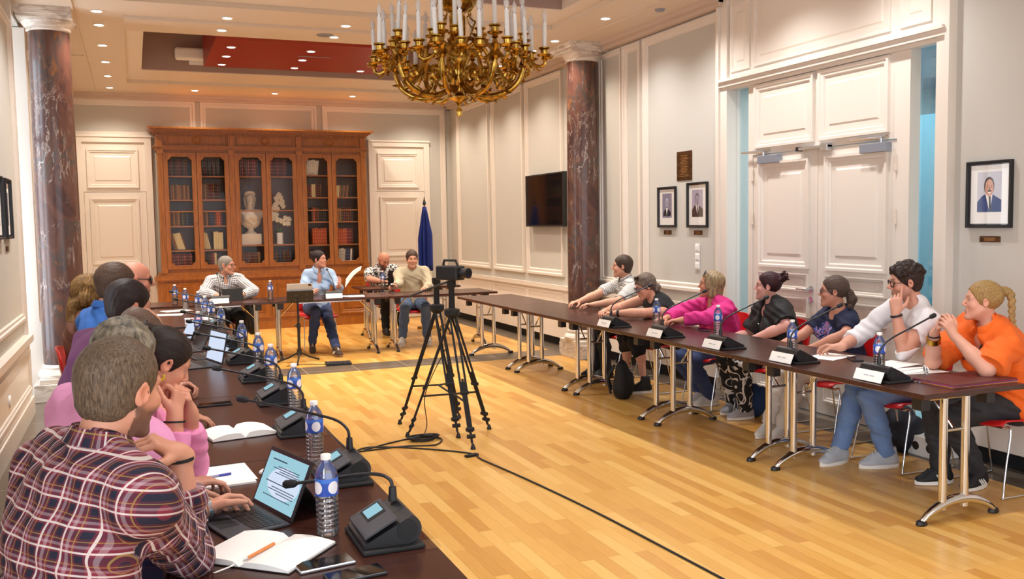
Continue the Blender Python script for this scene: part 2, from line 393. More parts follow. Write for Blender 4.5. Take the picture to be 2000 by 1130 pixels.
# ================================================================ THE ROOM
XL, XR, YB, ZC = -0.95, 5.30, 15.80, 3.75
YN = -1.6                                   # the room goes on behind the camera and is left open there
def struct(mb, name, mat, parent=None, bevel=0, smooth=None):
    return tag(mb.build(name, mat, parent, bevel=bevel, smooth=smooth), kind='structure')
def build_shell():
    fl = MB()
    fl.box((-.56, YN, -.12), (4.92, 10.30, 0)); fl.box((-.56, 10.84, -.12), (4.92, YB+.2, 0))
    fl.mat(1).box((-1.6, 10.30, -.12), (4.92, 10.84, 0)); fl.box((4.92, YN, -.12), (5.8, YB+.2, 0)); fl.box((-1.6, YN, -.12), (-.56, 10.30, 0)); fl.box((-1.6, 10.84, -.12), (-.56, YB+.2, 0))
    struct(fl, 'floor', [MT['parquet'], MT['tile']])
    # left wall with a tall window bay near the columns and two more windows nearer the viewer
    wl = MB(); segs = [(-1.6, -.4), (1.2, 4.0), (5.2, 9.33), (10.2, YB)]
    for a, b in segs: wl.box((XL-.5, a, 0), (XL, b, 4.6))
    for a, b in ((-.4, 1.2), (4.0, 5.2)): wl.box((XL-.5, a, 0), (XL, b, .72)); wl.box((XL-.5, a, 3.5), (XL, b, 4.6))
    wl.box((XL-.5, 9.33, 3.62), (XL, 10.2, 4.6))
    wl.mat(1)
    for a, b in ((1.2, 4.0), (5.2, 9.33), (10.2, YB)):
        wl.box((XL, a+.0, 0), (XL+.035, b, .70)); wl.box((XL, a, .66), (XL+.07, b, .72)); wl.box((XL, a, 0), (XL+.055, b, .16))
        wl.frame((XL+.035, a+.15, .24), (0, 1, 0), (0, 0, 1), (1, 0, 0), b-a-.3, .36, .045, .02)
        wl.frame((XL, a+.1, .86), (0, 1, 0), (0, 0, 1), (1, 0, 0), b-a-.2, 2.62, .06, .03)
    wl.box((XL-.02, 9.25, 0), (XL+.03, 9.34, 3.62)); wl.box((XL-.45, 10.185, .74), (XL+.05, 10.34, 3.61))
    wl.box((XL-.45, 10.17, 0), (XL+.075, 10.36, .74))
    struct(wl, 'wall_left', [MT['fabric'], MT['cream']])
    for i, (a, b, z0, z1) in enumerate(((9.33, 10.2, 0.0, 3.62), (4.0, 5.2, .72, 3.5), (-.4, 1.2, .72, 3.5))):
        m = MB(); x = XL-.42
        for yy in (a, (a+b)/2-.03, b-.06): m.box((x, yy, z0), (x+.06, yy+.06, z1))
        for zz in (z0, z0+(z1-z0)*.7, z1-.06): m.box((x, a, zz), (x+.06, b, zz+.06))
        o = struct(m, 'window_%d' % (i+1), MT['cream'])
        p = MB(); p.box((x+.025, a, z0), (x+.032, b, z1)); p.build('window_pane', MT['pane'], o)
    # right wall, opening for the double door with its side lights
    wr = MB()
    wr.box((XR, YN, 0), (XR+.3, 4.885, 4.6)); wr.box((XR, 7.445, 0), (XR+.3, YB, 4.6)); wr.box((XR, 4.885, 2.955), (XR+.3, 7.445, 4.6))
    struct(wr, 'wall_right', MT['fabric'])
    m = MB(); N = (-1, 0, 0); U = (0, 1, 0); W = (0, 0, 1)
    for a, b in ((13.75, 15.45), (12.37, 13.77), (11.12, 12.36), (8.90-.13, 7.55)):
        a, b = min(a, b), max(a, b)
    for a, b, z0 in ((13.83, 15.36, .92), (12.43, 13.68, .92), (11.10, 12.33, .92), (9.06, 9.46, .92), (7.56, 9.0, .92)):
        m.frame((XR, a, z0), U, W, N, b-a, 3.64-z0, .085, .035)
    for a, b in ((13.83, 15.36), (12.43, 13.68), (11.10, 12.33), (9.06, 9.46), (7.56, 9.0)):
        m.frame((XR, a, .22), U, W, N, b-a, .48, .05, .03)
    m.frame((XR, 9.95-.45, .92), U, W, N, .55, 2.72, .06, .03)
    struct(m, 'trim_1', MT['cream'])
    m = MB()
    for a, b in ((YN, 4.87), (7.46, YB)):
        m.box((XR-.02, a, .10), (XR, b, .76)); m.box((XR-.05, a, .74), (XR, b, .80))
        m.box((XR-.13, a, .12), (XR, b, .42)); 
    m.mat(1)
    for a, b in ((YN, 4.87), (7.46, YB)): m.box((XR-.05, a, 0), (XR, b, .12))  # matt black stands in for the shade in the gap under the panelling
    struct(m, 'baseboard_right', [MT['cream'], MT['blackmatte']])
    # back wall
    wb = MB(); wb.box((XL-.5, YB, 0), (XR+.3, YB+.3, 4.6)); struct(wb, 'wall_back', MT['fabric'])
    m = MB(); N = (0, -1, 0); U = (1, 0, 0)
    m.frame((XL+.02, YB, 3.10-.02), U, W, N, 1.97-.05, .58, .09, .035)
    m.frame((1.07, YB, .9), U, W, N, 1.86, 2.76, .09, .035)
    m.frame((3.03, YB, .2), U, W, N, 2.17, 3.46, .09, .035)
    m.box((XL, YB-.03, 0), (-.78, YB, .7)); m.box((4.92, YB-.03, 0), (XR, YB, .14))
    struct(m, 'trim_2', MT['cream'])
    # cornice all round
    m = MB()
    for k, (o_, zz) in enumerate(((.10, 3.66), (.16, 3.70))):
        m.box((XL, 10.34, zz), (XL+o_, YB, ZC)); m.box((XR-o_, 7.46, zz), (XR, YB, ZC)); m.box((XL, YB-o_, zz), (XR, YB, ZC)); m.box((XR-o_, YN, zz), (XR, 4.87, ZC))
    struct(m, 'trim_3', MT['cornice'])
def build_ceiling():
    m = MB(); T = ZC+.9
    # lower border with the downlights, crossed by a beam on the columns
    m.box((XL, YN, ZC), (0.0, YB, T)); m.box((4.34, YN, ZC), (XR+.1, YB, T)); m.box((0, 14.55, ZC), (4.34, YB, T)); m.box((0, 9.35, ZC), (4.34, 10.75, T)); m.box((0, YN, ZC), (4.34, 3.4, T))
    m.mat(1)
    # inner border, a step higher
    for y0, y1, o0, o1 in ((10.75, 14.55, 10.95, 13.66), (3.4, 9.35, 3.75, 8.66)):
        m.box((0, y0, ZC+.05), (.19, y1, T)); m.box((4.12, y0, ZC+.05), (4.34, y1, T)); m.box((.19, y0, ZC+.05), (4.12, o0, T)); m.box((.19, o1, ZC+.05), (4.12, y1, T))
    m.mat(0)
    m.box((0, 9.98, ZC-.035), (4.34, 10.18, ZC)); 
    for x0, x1 in ((-.46, -.44), (4.79, 4.81)): m.box((x0, 3, ZC-.018), (x1, 15.4, ZC))
    m.box((-.9, 10.75, ZC-.012), (-.46, 10.77, ZC)); m.box((-.9, 12.4, ZC-.012), (-.46, 12.42, ZC)); m.box((-.72, 10.8, ZC-.012), (-.70, 15.2, ZC))
    m.mat(2); m.box((.19, 10.95, T-.02), (4.12, 13.66, T+.05)); m.box((.19, 13.64, ZC+.06), (4.12, 13.66, T)); m.box((.19, 3.75, T-.02), (4.12, 8.66, T+.05)); m.box((.19, 8.63, ZC+.06), (4.12, 8.66, T))
    m.mat(1); m.box((.55, 11.2, 4.32), (4.0, 11.9, T)); m.box((.55, 12.6, 4.36), (.95, 13.4, T))
    struct(m, 'ceiling', [MT['ceil'], MT['ceil_white'], MT['mauve']])
    # the suspended red panel with its own lights
    p = thing('suspended_ceiling_panel', 'dark red panel hung in the ceiling recess above the bookcase', 'ceiling panel', (2.17, 12.4, 3.85))
    q = MB(); q.prism([(-.95, .0), (1.03, 0), (1.03, .5), (-1.35, .5)], -1.19, 1.18, 'x'); q.build('panel_body', MT['red_panel'], p)
    q = MB(); q.box((-.10, -.14, -.004), (.32, -.10, .004)); q.build('exit_light_strip', MT['grey'], p)
    for xx in (-.9, .9): q = MB(); q.cyl((xx, .5, .45), (xx, .5, .79), .012); q.build('suspension_rod', MT['grey'], p)
    c = thing('projection_screen_case', 'white projection screen case in the ceiling recess left of the red panel', 'screen case', (2.0, 13.52, 3.94))
    q = MB(); q.box((-1.38, -.06, 0), (1.4, .08, .16)); q.build('case', MT['white'], c, bevel=.03)
    q = MB(); q.box((-1.2, .0, -.06), (1.4, .02, 0)); q.build('slot', MT['white'], c)
def downlight(loc, label, group, first=[None], spot=True):
    if first[0] is None:
        t = thing('downlight', label, 'ceiling light', loc, 0, group)
        m = MB(); m.lathe([(.058, 0), (.060, -.006), (.046, -.008), (.046, .0)], n=20); m.build('trim_ring', MT['white'], t)
        m = MB(); m.lathe([(.0005, -.003), (.045, -.003), (.045, -.001), (.0005, -.001)], n=20); m.build('lamp_lens', MT['lamp_glow'], t)
        first[0] = t
    else: t = dup(first[0], loc, 0, label, group)
    if spot:
        l = bpy.data.lights.new('downlight_beam', 'SPOT'); l.energy = DOWNLIGHT_POWER*12; l.color = SPOT_COLOR if loc[1] > 9.5 else SPOT_NEAR; l.spot_size = 2.3; l.spot_blend = 1; l.shadow_soft_size = .05
        o = bpy.data.objects.new('downlight_beam', l); COL.objects.link(o); o.location = (loc[0], loc[1], loc[2]-.02)
    return t
def build_downlights():
    for side, x in (('left', -.24), ('right', 4.62)):
        for y in (5.2, 6.35, 7.5, 8.63, 9.87, 10.52, 11.67, 12.8, 13.97, 15.1):
            downlight((x, y, ZC), 'small round downlight in the %s border of the ceiling' % side, 'downlights along the %s side of the ceiling' % side)
    for x in (.96, 2.16, 3.4): downlight((x, 15.08, ZC), 'small round downlight in the ceiling above the back wall', 'downlights above the back wall')
    for x in (.96, 2.16, 3.4):
        for y in (9.8, 10.42): downlight((x, y, ZC), 'small round downlight in the cross beam of the ceiling', 'downlights in the cross beam')
    for x in (1.2, 2.17, 3.1):
        for y in (11.9, 12.55, 13.2): downlight((x, y, 3.85), 'small round downlight in the red ceiling panel', 'downlights in the red panel', spot=(y == 12.55))
    for x in (1.2, 2.17, 3.1): downlight((x, 3.2, ZC), 'small round downlight in the near cross beam of the ceiling', 'downlights in the near beam')
    g = MB(); g.lathe([(.0005, -.008), (.085, -.008), (.095, 0), (.0005, 0)], n=28)
    tag(g.build('ceiling_speaker_grille', MT['grey'], loc=(2.01, 10.17-.0, ZC-.035), smooth=40), 'round grey speaker grille in the ceiling beam left of the chandelier', 'speaker')
    g = MB(); g.lathe([(.0005, -.02), (.04, -.02), (.055, 0), (.0005, 0)], n=24)
    tag(g.build('smoke_detector', MT['grey'], loc=(4.95, 8.1, ZC), smooth=40), 'small grey disc detector on the ceiling above the double doors', 'detector')
def column(x, y, label):
    t = thing('marble_column', label, 'column', (x, y, 0))
    m = MB(); prof = [(.195, .34), (.197, .6), (.198, 1.3), (.194, 2.2), (.188, 3.0), (.184, 3.56)]
    m.lathe(prof, n=48); m.build('shaft', MT['marble'], t, smooth=40)
    m = MB(); m.box((-.22 if x > 0 else -.27, -.27, 0), (.22 if x > 0 else .27, .27, .17)); m.box((-.22, -.25, .17), (.22, .25, .22)); m.lathe([(.245, .22), (.25, .25), (.235, .28), (.205, .30), (.215, .32), (.2, .345)], n=48); m.build('base', MT['pale_marble'], t, smooth=30, bevel=.006)
    m = MB(); m.lathe([(.184, 3.55), (.20, 3.56), (.20, 3.585), (.215, 3.60), (.24, 3.635), (.24, 3.65)], n=48)
    m.box((-.26, -.26, 3.65), (.22, .26, 3.68)); m.box((-.29, -.29, 3.68), (.22, .29, 3.715)); m.box((-.31, -.31, 3.715), (.22, .31, 3.75))
    m.build('capital', MT['pale_marble'], t, smooth=30)
def raised_panel(m, org, u, w_, N, W, H, bw=.055, th=.022):
    m.frame(org, u, w_, N, W, H, bw, th)
    o = V3(org); u, w_, N = V3(u), V3(w_), V3(N)
    a = bw+.05; p0 = o+u*a+w_*a; vs = []
    for (du, dv) in ((0, 0), (W-2*a, 0), (W-2*a, H-2*a), (0, H-2*a)): vs.append(p0+u*du+w_*dv)
    for (du, dv) in ((.015, .015), (W-2*a-.015, .015), (W-2*a-.015, H-2*a-.015), (.015, H-2*a-.015)): vs.append(p0+u*du+w_*dv+N*.008)
    m.add(vs, [(4, 5, 6, 7), (0, 1, 5, 4), (1, 2, 6, 5), (2, 3, 7, 6), (3, 0, 4, 7)])
def lever(parent, loc, sgn, axis, N):
    """lever handle with round rose and key rose; axis = along the door face"""
    L = V3(loc); A = V3(axis); N = V3(N); Z = V3((0, 0, 1))
    m = MB(); m.cyl(L, L+N*.012, .028); m.cyl(L+N*.01, L+N*.055, .010); m.tube([L+N*.055, L+N*.058+A*sgn*.03, L+N*.055+A*sgn*.125], [.011, .011, .008]); m.cyl(L-Z*.09, L-Z*.09+N*.012, .026)
    return m.build('door_handle', MT['silver'], parent, smooth=40)
def build_single_door(n, x0, x1, hx, hs):
    """door in the back wall with a panelled transom; x0..x1 outer trim"""
    N = (0, -1, 0); U = (1, 0, 0); W = (0, 0, 1); y = YB
    t = tag(bpy.data.objects.new('door_%d' % n, None), kind='structure'); COL.objects.link(t)
    m = MB(); tw = .10
    m.box((x0, y-.06, 0), (x0+tw, y, 3.0)); m.box((x1-tw, y-.06, 0), (x1, y, 3.0)); m.box((x0, y-.06, 3.0), (x1, y, 3.08)); m.box((x0-.012, y-.075, 3.08), (x1+.012, y, 3.11))
    m.box((x0+tw, y-.03, 2.23), (x1-tw, y, 3.0)); raised_panel(m, (x0+tw+.06, y-.03, 2.29), U, W, N, x1-x0-2*tw-.16, .60)
    m.build('door_frame', MT['cream'], t)
    m = MB(); a, b = x0+tw+.004, x1-tw-.004; m.box((a, y-.035, .01), (b, y-.002, 2.222))
    wp = b-a-.19; raised_panel(m, (a+.08, y-.035, 1.10), U, W, N, wp, 1.03); raised_panel(m, (a+.08, y-.035, .80), U, W, N, wp, .24, .045); raised_panel(m, (a+.08, y-.035, .14), U, W, N, wp, .6, .05)
    leaf = m.build('door_leaf', MT['cream'], t)
    lever(leaf, (hx, y-.035, 1.06), hs, U, N)
    m = MB(); hxx = a if hs < 0 else b
    hxx = x0+tw if n == 1 else x1-tw
    for zz in (.35, 1.2, 1.9): m.cyl((hxx, y-.045, zz), (hxx, y-.045, zz+.1), .010)
    m.build('hinge', MT['cream'], leaf)
def build_double_door():
    N = (-1, 0, 0); U = (0, 1, 0); W = (0, 0, 1); x = XR
    t = tag(bpy.data.objects.new('door_3', None), kind='structure'); COL.objects.link(t)
    m = MB()
    m.box((x-.05, 7.40, 0), (x+.06, 7.50, ZC)); m.box((x-.05, 4.84, 0), (x+.06, 4.93, ZC))            # outer architraves
    m.box((x-.075, 7.50, 0), (x, 7.54, ZC)); m.box((x-.075, 4.80, 0), (x, 4.84, ZC))
    m.box((x-.075, 4.84, 2.90), (x+.05, 7.50, 2.95)); m.box((x-.10, 4.84, 2.945), (x+.05, 7.50, 2.97)); m.box((x-.03, 4.93, 2.87), (x+.05, 7.40, 2.90))
    m.box((x-.02, 4.93, 2.95), (x, 7.40, ZC))
    raised_panel(m, (x-.02, 7.08, 3.03), U, W, N, .29, .62, .03, .015); raised_panel(m, (x-.02, 5.38, 3.03), U, W, N, 1.64, .66, .03, .015); raised_panel(m, (x-.02, 5.0, 3.03), U, W, N, .29, .62, .03, .015)
    for a, b in ((7.07, 7.13), (5.21, 5.33)): m.box((x-.0, a, 0), (x+.10, b, 2.9))                                             # posts between leaves and glass
    m.box((x+.0, 5.33, 2.235), (x+.08, 7.07, 2.9))
    raised_panel(m, (x, 6.23, 2.29), U, W, N, .79, .57, .06, .03); raised_panel(m, (x, 5.40, 2.29), U, W, N, .77, .57, .06, .03)
    m.build('door_frame', MT['cream'], t)
    m = MB(); m.box((x+.06, 7.395, 0), (x+.31, 7.44, 2.95)); m.box((x+.06, 4.90, 0), (x+.31, 4.935, 2.95)); m.build('door_reveal', MT['cream'], t)
    for a, b in ((7.13, 7.40), (4.93, 5.21)):
        g = MB(); g.box((x+.10, a, 0), (x+.115, b, 2.9)); g.build('side_light_pane', MT['sideglass'], t)
    for k, (a, b) in enumerate(((6.203, 7.066), (5.334, 6.197))):
        m = MB(); m.box((x+.01, a, .008), (x+.06, b, 2.229)); w = b-a-.18
        pa = a+.09-.01*k
        raised_panel(m, (x+.01, pa, 1.22), U, W, N, w, .94, .06, .03)
        for z0, hh in ((1.03, .15), (.80, .17), (.12, .6)): raised_panel(m, (x+.01, pa, z0), U, W, N, w, hh, .035, .03)
        leaf = m.build('door_leaf', MT['cream'], t)
        if k == 0: lever(leaf, (x+.01, 6.27, 1.05), 1, U, N)
        m = MB(); hy = b if k == 0 else a
        for zz in (.4, 1.60, 2.0): m.cyl((x-.004, hy, zz), (x-.004, hy, zz+.055), .012); m.cyl((x-.004, hy, zz+.058), (x-.004, hy, zz+.11), .010)
        m.build('hinge', MT['ceil_white'], leaf)
        cy = 6.93 if k == 0 else 5.66
        c = MB(); c.box((x-.055, cy-.27, 2.145), (x+.01, cy, 2.215)); cl = c.build('door_closer', MT['grey'], t, bevel=.004)
        c = MB(); s0 = cy-.06 if k == 0 else cy-.2
        e = s0-.18 if k == 0 else s0-.17
        c.cyl((x-.03, s0, 2.21), (x-.03, s0, 2.25), .012); c.tube([(x-.03, s0, 2.247), (x-.05, s0+.30, 2.262)], .008, 8); c.tube([(x-.05, s0+.30, 2.266), (x-.01, s0-.06, 2.262)], .007, 8)
        c.build('closer_arm', MT['silver'], cl)
    c = MB(); c.box((x-.05, 6.02, 2.225), (x, 6.40, 2.25)); c.box((x-.06, 6.02, 2.20), (x, 6.10, 2.26)); c.build('door_coordinator', MT['silver'], t, bevel=.004)
    c = MB(); c.box((x-.052, 6.38, 2.22), (x-.0, 6.41, 2.255)); c.build('coordinator_roller', MT['black'], t)
def build_hall():
    """the passage seen through the side lights"""
    m = MB(); m.box((7.6, 3.5, 0), (7.7, 12.0, 3.4)); m.box((5.6, 3.5, -.1), (7.6, 12.0, 0)); m.mat(1); m.box((6.6, 8.3, 0), (7.6, 8.4, 3.4)); m.box((5.6, 3.5, 2.95), (7.6, 12, 3.0))
    m.mat(2); m.box((6.9, 6.2, 0), (6.95, 7.2, 2.6))
    struct(m, 'wall_hall', [plain('hall_paint', srgb('#b4ced3'), .7), plain('hall_ceiling', srgb('#a3b2bf'), .7), plain('hall_panel', srgb('#6da6b8'), .6)])
    area_light('hall_ceiling_light', (6.3, 7.2, 2.9), (0, 0, 0), 0.8, 4.0, 75, (.92, .98, 1))
def portrait(y0, y1, z0, z1, label, tint, suit, hair, kind, tilt=0):
    x = XR; t = thing('framed_portrait', label, 'picture', (x, (y0+y1)/2, (z0+z1)/2)); W, H = (y1-y0)/2, (z1-z0)/2; N = (-1, 0, 0)
    m = MB(); m.frame((-.002, -W, -H), (0, 1, 0), (0, 0, 1), N, 2*W, 2*H, .03, .028); m.build('frame', MT['black'], t)
    m = MB(); m.box((-.012, -W+.02, -H+.02), (-.002, W-.02, H-.02)); m.build('mat_board', MT['paper'], t)
    # the print: ground, shoulders, collar, tie, head, hair - flat shapes in one sheet
    sx, sz = W*.54, H*.60; f = -.0125
    m = MB(); cz = .015*H/.2
    def poly(pts, k, d): m.mat(k); m.add([(f-d, -p[0]*sx, p[1]*sz+cz) for p in pts], [tuple(range(len(pts)))])
    poly([(-1, -1), (1, -1), (1, 1), (-1, 1)], 0, 0)
    def ellp(cx, cy, a, b, n=20): return [(cx+a*math.cos(2*PI*i/n), cy+b*math.sin(2*PI*i/n)) for i in range(n)]
    dx = .08 if kind != 'old' else 0; s = 1 if kind != 'old' else .78; oy = 0 if kind != 'old' else -.12
    poly([(-1*s, -1 if kind != 'old' else -.85), (1*s, -1 if kind != 'old' else -.85), (1*s, -.42+oy), (.5*s, -.22+oy), (.2*s, -.1+oy), (-.25*s, -.08+oy), (-.6*s, -.2+oy), (-1*s, -.5+oy)], 1, .0003)
    poly([(-.33*s, -.08+oy), (.27*s, -.1+oy), (.1*s, -.9), (.02*s, -.95)], 2, .0005)
    poly([(-.05*s, -.22+oy), (.12*s, -.22+oy), (.16*s, -.93), (.0, -.95)], 3, .0007)
    poly(ellp(-.02*s, .28+oy*.3, .42*s, .47*s), 5, .0009) if kind != 'bald' else None
    poly(ellp(-.02*s+.02, .20+oy*.3, .36*s, .43*s), 4, .0011)
    poly(ellp(-.14*s, .29+oy*.3, .06*s, .016), 5, .0013); poly(ellp(.17*s, .29+oy*.3, .06*s, .016), 5, .0013); poly(ellp(-.13*s, .235+oy*.3, .032*s, .014), 3, .0013); poly(ellp(.16*s, .235+oy*.3, .032*s, .014), 3, .0013); poly(ellp(.03*s, .17+oy*.3, .05*s, .09), 6, .0013)
    poly(ellp(.02*s, .05+oy*.3, .15*s, .05), 5 if kind != 'plain' else 6, .0013); poly(ellp(.02*s, -.03+oy*.3, .11*s, .03), 2 if kind == 'colour' else 6, .0014)
    cols = {'bg': tint, 'suit': suit}
    skin = srgb('#d6a48f') if kind == 'colour' else srgb('#a9a6b8'); sh = srgb('#a06a58') if kind == 'colour' else srgb('#7f7b90')
    m.build('print', [plain('print_ground', tint, .5), plain('print_suit', suit, .5), MT['paper'], plain('print_tie', srgb('#1d1d2a'), .5), plain('print_face', skin, .5), plain('print_hair', hair, .5), plain('print_shade', sh, .5)], t)
    g = MB(); g.box((-.021, -W+.02, -H+.02), (-.019, W-.02, H-.02)); g.build('glazing', MT['pane'], t)
def build_wall_things():
    portrait(8.35, 8.70, 1.575, 2.007, 'black framed grey portrait of a bearded man, left one of the pair', srgb('#8f8ba0'), srgb('#26252f'), srgb('#d0cfdc'), 'old')
    portrait(7.77, 8.13, 1.573, 2.03, 'black framed grey portrait of a clean-shaven man, right one of the pair', srgb('#aeaac0'), srgb('#24232d'), srgb('#5d5a6c'), 'plain')
    portrait(4.33, 4.68, 1.57, 2.015, 'black framed colour portrait of a moustached man in a blue suit by the door', srgb('#cdd0dd'), srgb('#22407e'), srgb('#3a3134'), 'colour')
    for y0, y1, z0, z1, lab in ((8.06, 8.34, 2.06, 2.36, 'tall bronze memorial plaque above the two grey portraits'), (8.455, 8.60, 1.50, 1.545, 'small brass nameplate under the portrait of the bearded man'), (7.88, 8.02, 1.50, 1.545, 'small brass nameplate under the portrait above the switches'), (4.42, 4.58, 1.475, 1.515, 'small brass nameplate under the colour portrait')):
        t = thing('wall_plaque', lab, 'plaque', (XR, (y0+y1)/2, (z0+z1)/2)); w_, h_ = (y1-y0)/2, (z1-z0)/2
        m = MB(); m.box((-.008, -w_, -h_), (0, w_, h_)); m.build('plate', MT['bronze'], t, bevel=.002)
        m = MB(); rows = 14 if h_ > .1 else 2
        for r_ in range(rows):
            zz = h_*.7-r_*(1.4*h_/max(1, rows-1)) if rows > 2 else h_*.3-r_*h_*.6
            ww = w_*(.35+.35*random.random()); m.box((-.0092, -ww, zz-.0035), (-.008, ww, zz+.0035))
        m.build('engraved_lines', plain('engraving', srgb('#a57a48'), .4, .5), t)
    t = thing('light_switch', 'column of three white switches on the wall under the right grey portrait', 'switch', (XR, 7.96, 1.28))
    for k in range(3):
        m = MB(); m.box((-.012, -.04, -.135+k*.09), (0, .04, -.05+k*.09)); p = m.build('switch_plate', MT['white'], t, bevel=.008)
        m = MB(); m.box((-.018, -.024, -.118+k*.09), (-.01, .024, -.067+k*.09)); m.build('rocker', MT['white'], p, bevel=.004)
    t = thing('wall_socket', 'white box with black socket holes on the skirting under the white-shirted man', 'socket', (XR-.16, 5.0, 0))
    t.location = (XR-.22, 4.72, 0)
    m = MB(); m.box((-.12, -.13, .0), (.08, .13, .14)); m.build('box', MT['white'], t, bevel=.006)
    for yy in (-.06, .06): m = MB(); m.cyl((-.121, yy, .07), (-.118, yy, .07), .03); m.build('socket_hole', MT['black'], t)
    t = thing('wall_socket', 'round white socket on the low panelling at the left edge', 'socket', (XL+.035, 7.75, .38))
    m = MB(); m.cyl((0, 0, 0), (.012, 0, 0), .045); m.build('plate', MT['white'], t, smooth=40)
    for y0, y1, lab in ((8.25, 8.62, 'right-hand black frame on the left wall beside the window'), (7.6, 8.1, 'left-hand black frame at the very edge of the left wall')):
        t = thing('framed_picture', lab, 'picture', (XL, (y0+y1)/2, 1.83), PI); W, H = (y1-y0)/2, .24
        m = MB(); m.frame((-.002, -W, -H), (0, 1, 0), (0, 0, 1), (-1, 0, 0), 2*W, 2*H, .035, .035); m.build('frame', MT['black'], t)
        m = MB(); m.box((-.012, -W+.02, -H+.02), (-.002, W-.02, H-.02)); m.mat(1).box((-.014, -W*.5, -H*.55), (-.012, W*.5, H*.55)); m.build('print', [MT['paper'], plain('grey_print', srgb('#7c7f8c'), .5)], t)
    for y0, lab in ((8.40, 'small dark nameplate under the right-hand frame on the left wall'), (7.85, 'small dark nameplate under the left-hand frame on the left wall')):
        m = MB(); m.box((XL, y0-.06, 1.49), (XL+.008, y0+.06, 1.53)); tag(m.build('wall_plaque', MT['bronze']), lab, 'plaque')
    # television on the wall beside the right column
    t = thing('television', 'black flat television on the wall behind the right column', 'television', (XR-.06, 11.55, 1.95))
    m = MB(); m.box((-.04, -.62, -.36), (.03, .62, .36)); m.build('housing', MT['black'], t, bevel=.006)
    m = MB(); m.box((-.042, -.6, -.335), (-.04, .6, .34)); m.build('screen', MT['screen'], t)
    m = MB(); m.box((.03, -.15, -.1), (.06, .15, .1)); m.build('bracket', MT['grey'], t)
    # flag on a pole in the back right corner
    t = thing('flag_stand', 'furled dark blue flag on a pole in the back right corner', 'flag', (4.25, 14.0, 0))
    m = MB(); m.lathe([(.16, 0), (.15, .03), (.03, .05), (.02, .09)], n=20); m.build('base', MT['brass'], t, smooth=40)
    m = MB(); m.cyl((0, 0, .05), (0, 0, 1.95), .013); m.build('pole', MT['bookcase_wood'], t, smooth=40)
    m = MB(); m.lathe([(.014, 1.94), (.03, 1.97), (.012, 2.03), (.001, 2.08)], n=12); m.build('finial', MT['black'], t, smooth=40)
    for k, c_ in enumerate(('#1b2f7e', '#1b2f7e', '#1b2f7e')):
        m = MB(); rows = []
        for i in range(13):
            z = 1.92-.08*i; rr = .02+.09*min(1, i/5.0)
            rows.append([((.012+rr*(.6+.4*math.cos(9*a)))*math.cos(a), (.012+rr*(.6+.4*math.cos(9*a)))*math.sin(a), z-.12*abs(math.sin(a/2+.4))*min(1, i/6)) for a in [2*PI*k/3+2*PI/3*j/10 for j in range(11)]])
        m.grid(rows); o = m.build('flag_cloth', plain('flag_%d' % k, srgb(c_), .8), t, smooth=80)
        sm = o.modifiers.new('solid', 'SOLIDIFY'); sm.thickness = .003
build_shell(); build_ceiling(); build_downlights()
column(-.68, 10.08, 'dark red and brown marble column by the window on the left'); column(5.07, 10.08, 'brown and ochre marble column by the right wall')
build_single_door(1, -.79, .31, .13, -1); build_single_door(2, 3.80, 4.89, 3.94, 1)
build_double_door(); build_hall(); build_wall_things()
# ================================================================ FURNITURE
def make_table(L, label):
    """folding table, length along local x (0..L), depth along y (0..0.73), y=0 is the side facing the middle of the room"""
    D = .73; t = thing('folding_table', label, 'table', group=None)
    m = MB(); m.box((.002, 0, .712), (L-.002, D, .74)); m.build('tabletop', MT['table'], t, bevel=.002)
    for x, sg in ((.13, 1), (L-.13, -1)):
        m = MB()
        for y in (D/2-.09, D/2+.07): m.cyl((x, y, .07), (x, y, .68), .022, n=14)
        m.tube([(x, .12, .685), (x, D-.12, .685)], .014, 10)
        pts = [(x, .13+(D-.20)*k/14, .018+.095*math.sin(PI*(k/14))**.75) for k in range(15)]
        m.tube(pts, [.017+.012*math.sin(PI*k/14) for k in range(15)], 12)
        leg = m.build('table_leg', MT['chrome'], t, smooth=50)
        for y in (.13, D-.07):
            f = MB(); f.lathe([(.026, 0), (.03, .006), (.026, .024), (.01, .03)], (x, y, 0), 16, sx=.8, sy=1.2); f.build('foot_cap', MT['black'], leg, smooth=40)
        for y in (.11, D-.15):
            b = MB(); b.box((x-.035, y-.03, .63), (x+.035, y+.03, .712)); b.build('bracket', MT['black'], leg, bevel=.004)
        b = MB(); b.tube([(x, D/2-.01, .50), (x+sg*.20, D/2-.01, .70)], .008, 8); b.cyl((x, D/2-.08, .50), (x, D/2+.06, .50), .009); b.build('brace', MT['chrome'], leg, smooth=40)
    for y in (.06, D-.085): m = MB(); m.box((.34, y, .695), (L-.34, y+.025, .712)); m.build('stiffener_rail', MT['silver'], t)
    return t
def build_tables():
    t0 = make_table(1.48, ''); t0.location = (0, 0, 0); first = [True]
    def put(loc, rz, label, group):
        if first[0]:
            first[0] = False; t0.location = loc; t0.rotation_euler = (0, 0, rz); t0['label'] = label; t0['group'] = group; return t0
        return dup(t0, loc, rz, label, group)
    R = ['nearest', 'second nearest', 'third nearest', 'fourth nearest', 'farthest']
    for k in range(5):   # right row: inner edge x = 3.72; local x runs toward -y
        put((3.72, 3.53+1.48*(k+1), 0), -PI/2, 'dark wood folding table, %s in the right-hand row' % R[k], 'right row of tables')
    Ln = ['nearest', 'second', 'third', 'fourth', 'fifth', 'last']
    for k in range(6):   # left row: inner edge x = .765; local x runs toward +y
        put((.765, 2.20+1.485*k, 0), PI/2, 'dark wood folding table, %s in the left-hand row' % Ln[k], 'left row of tables')
    for k, lab in enumerate(('in front of the checked-shirt man', 'in front of the woman with the papers', 'at the right end of the back row')):
        put((.02+1.485*k, 11.45, 0), 0, 'dark wood folding table %s' % lab, 'back row of tables')
    put((2.98, 12.93, 0), 0, 'dark wood folding table of the bald man, behind the back row', None)
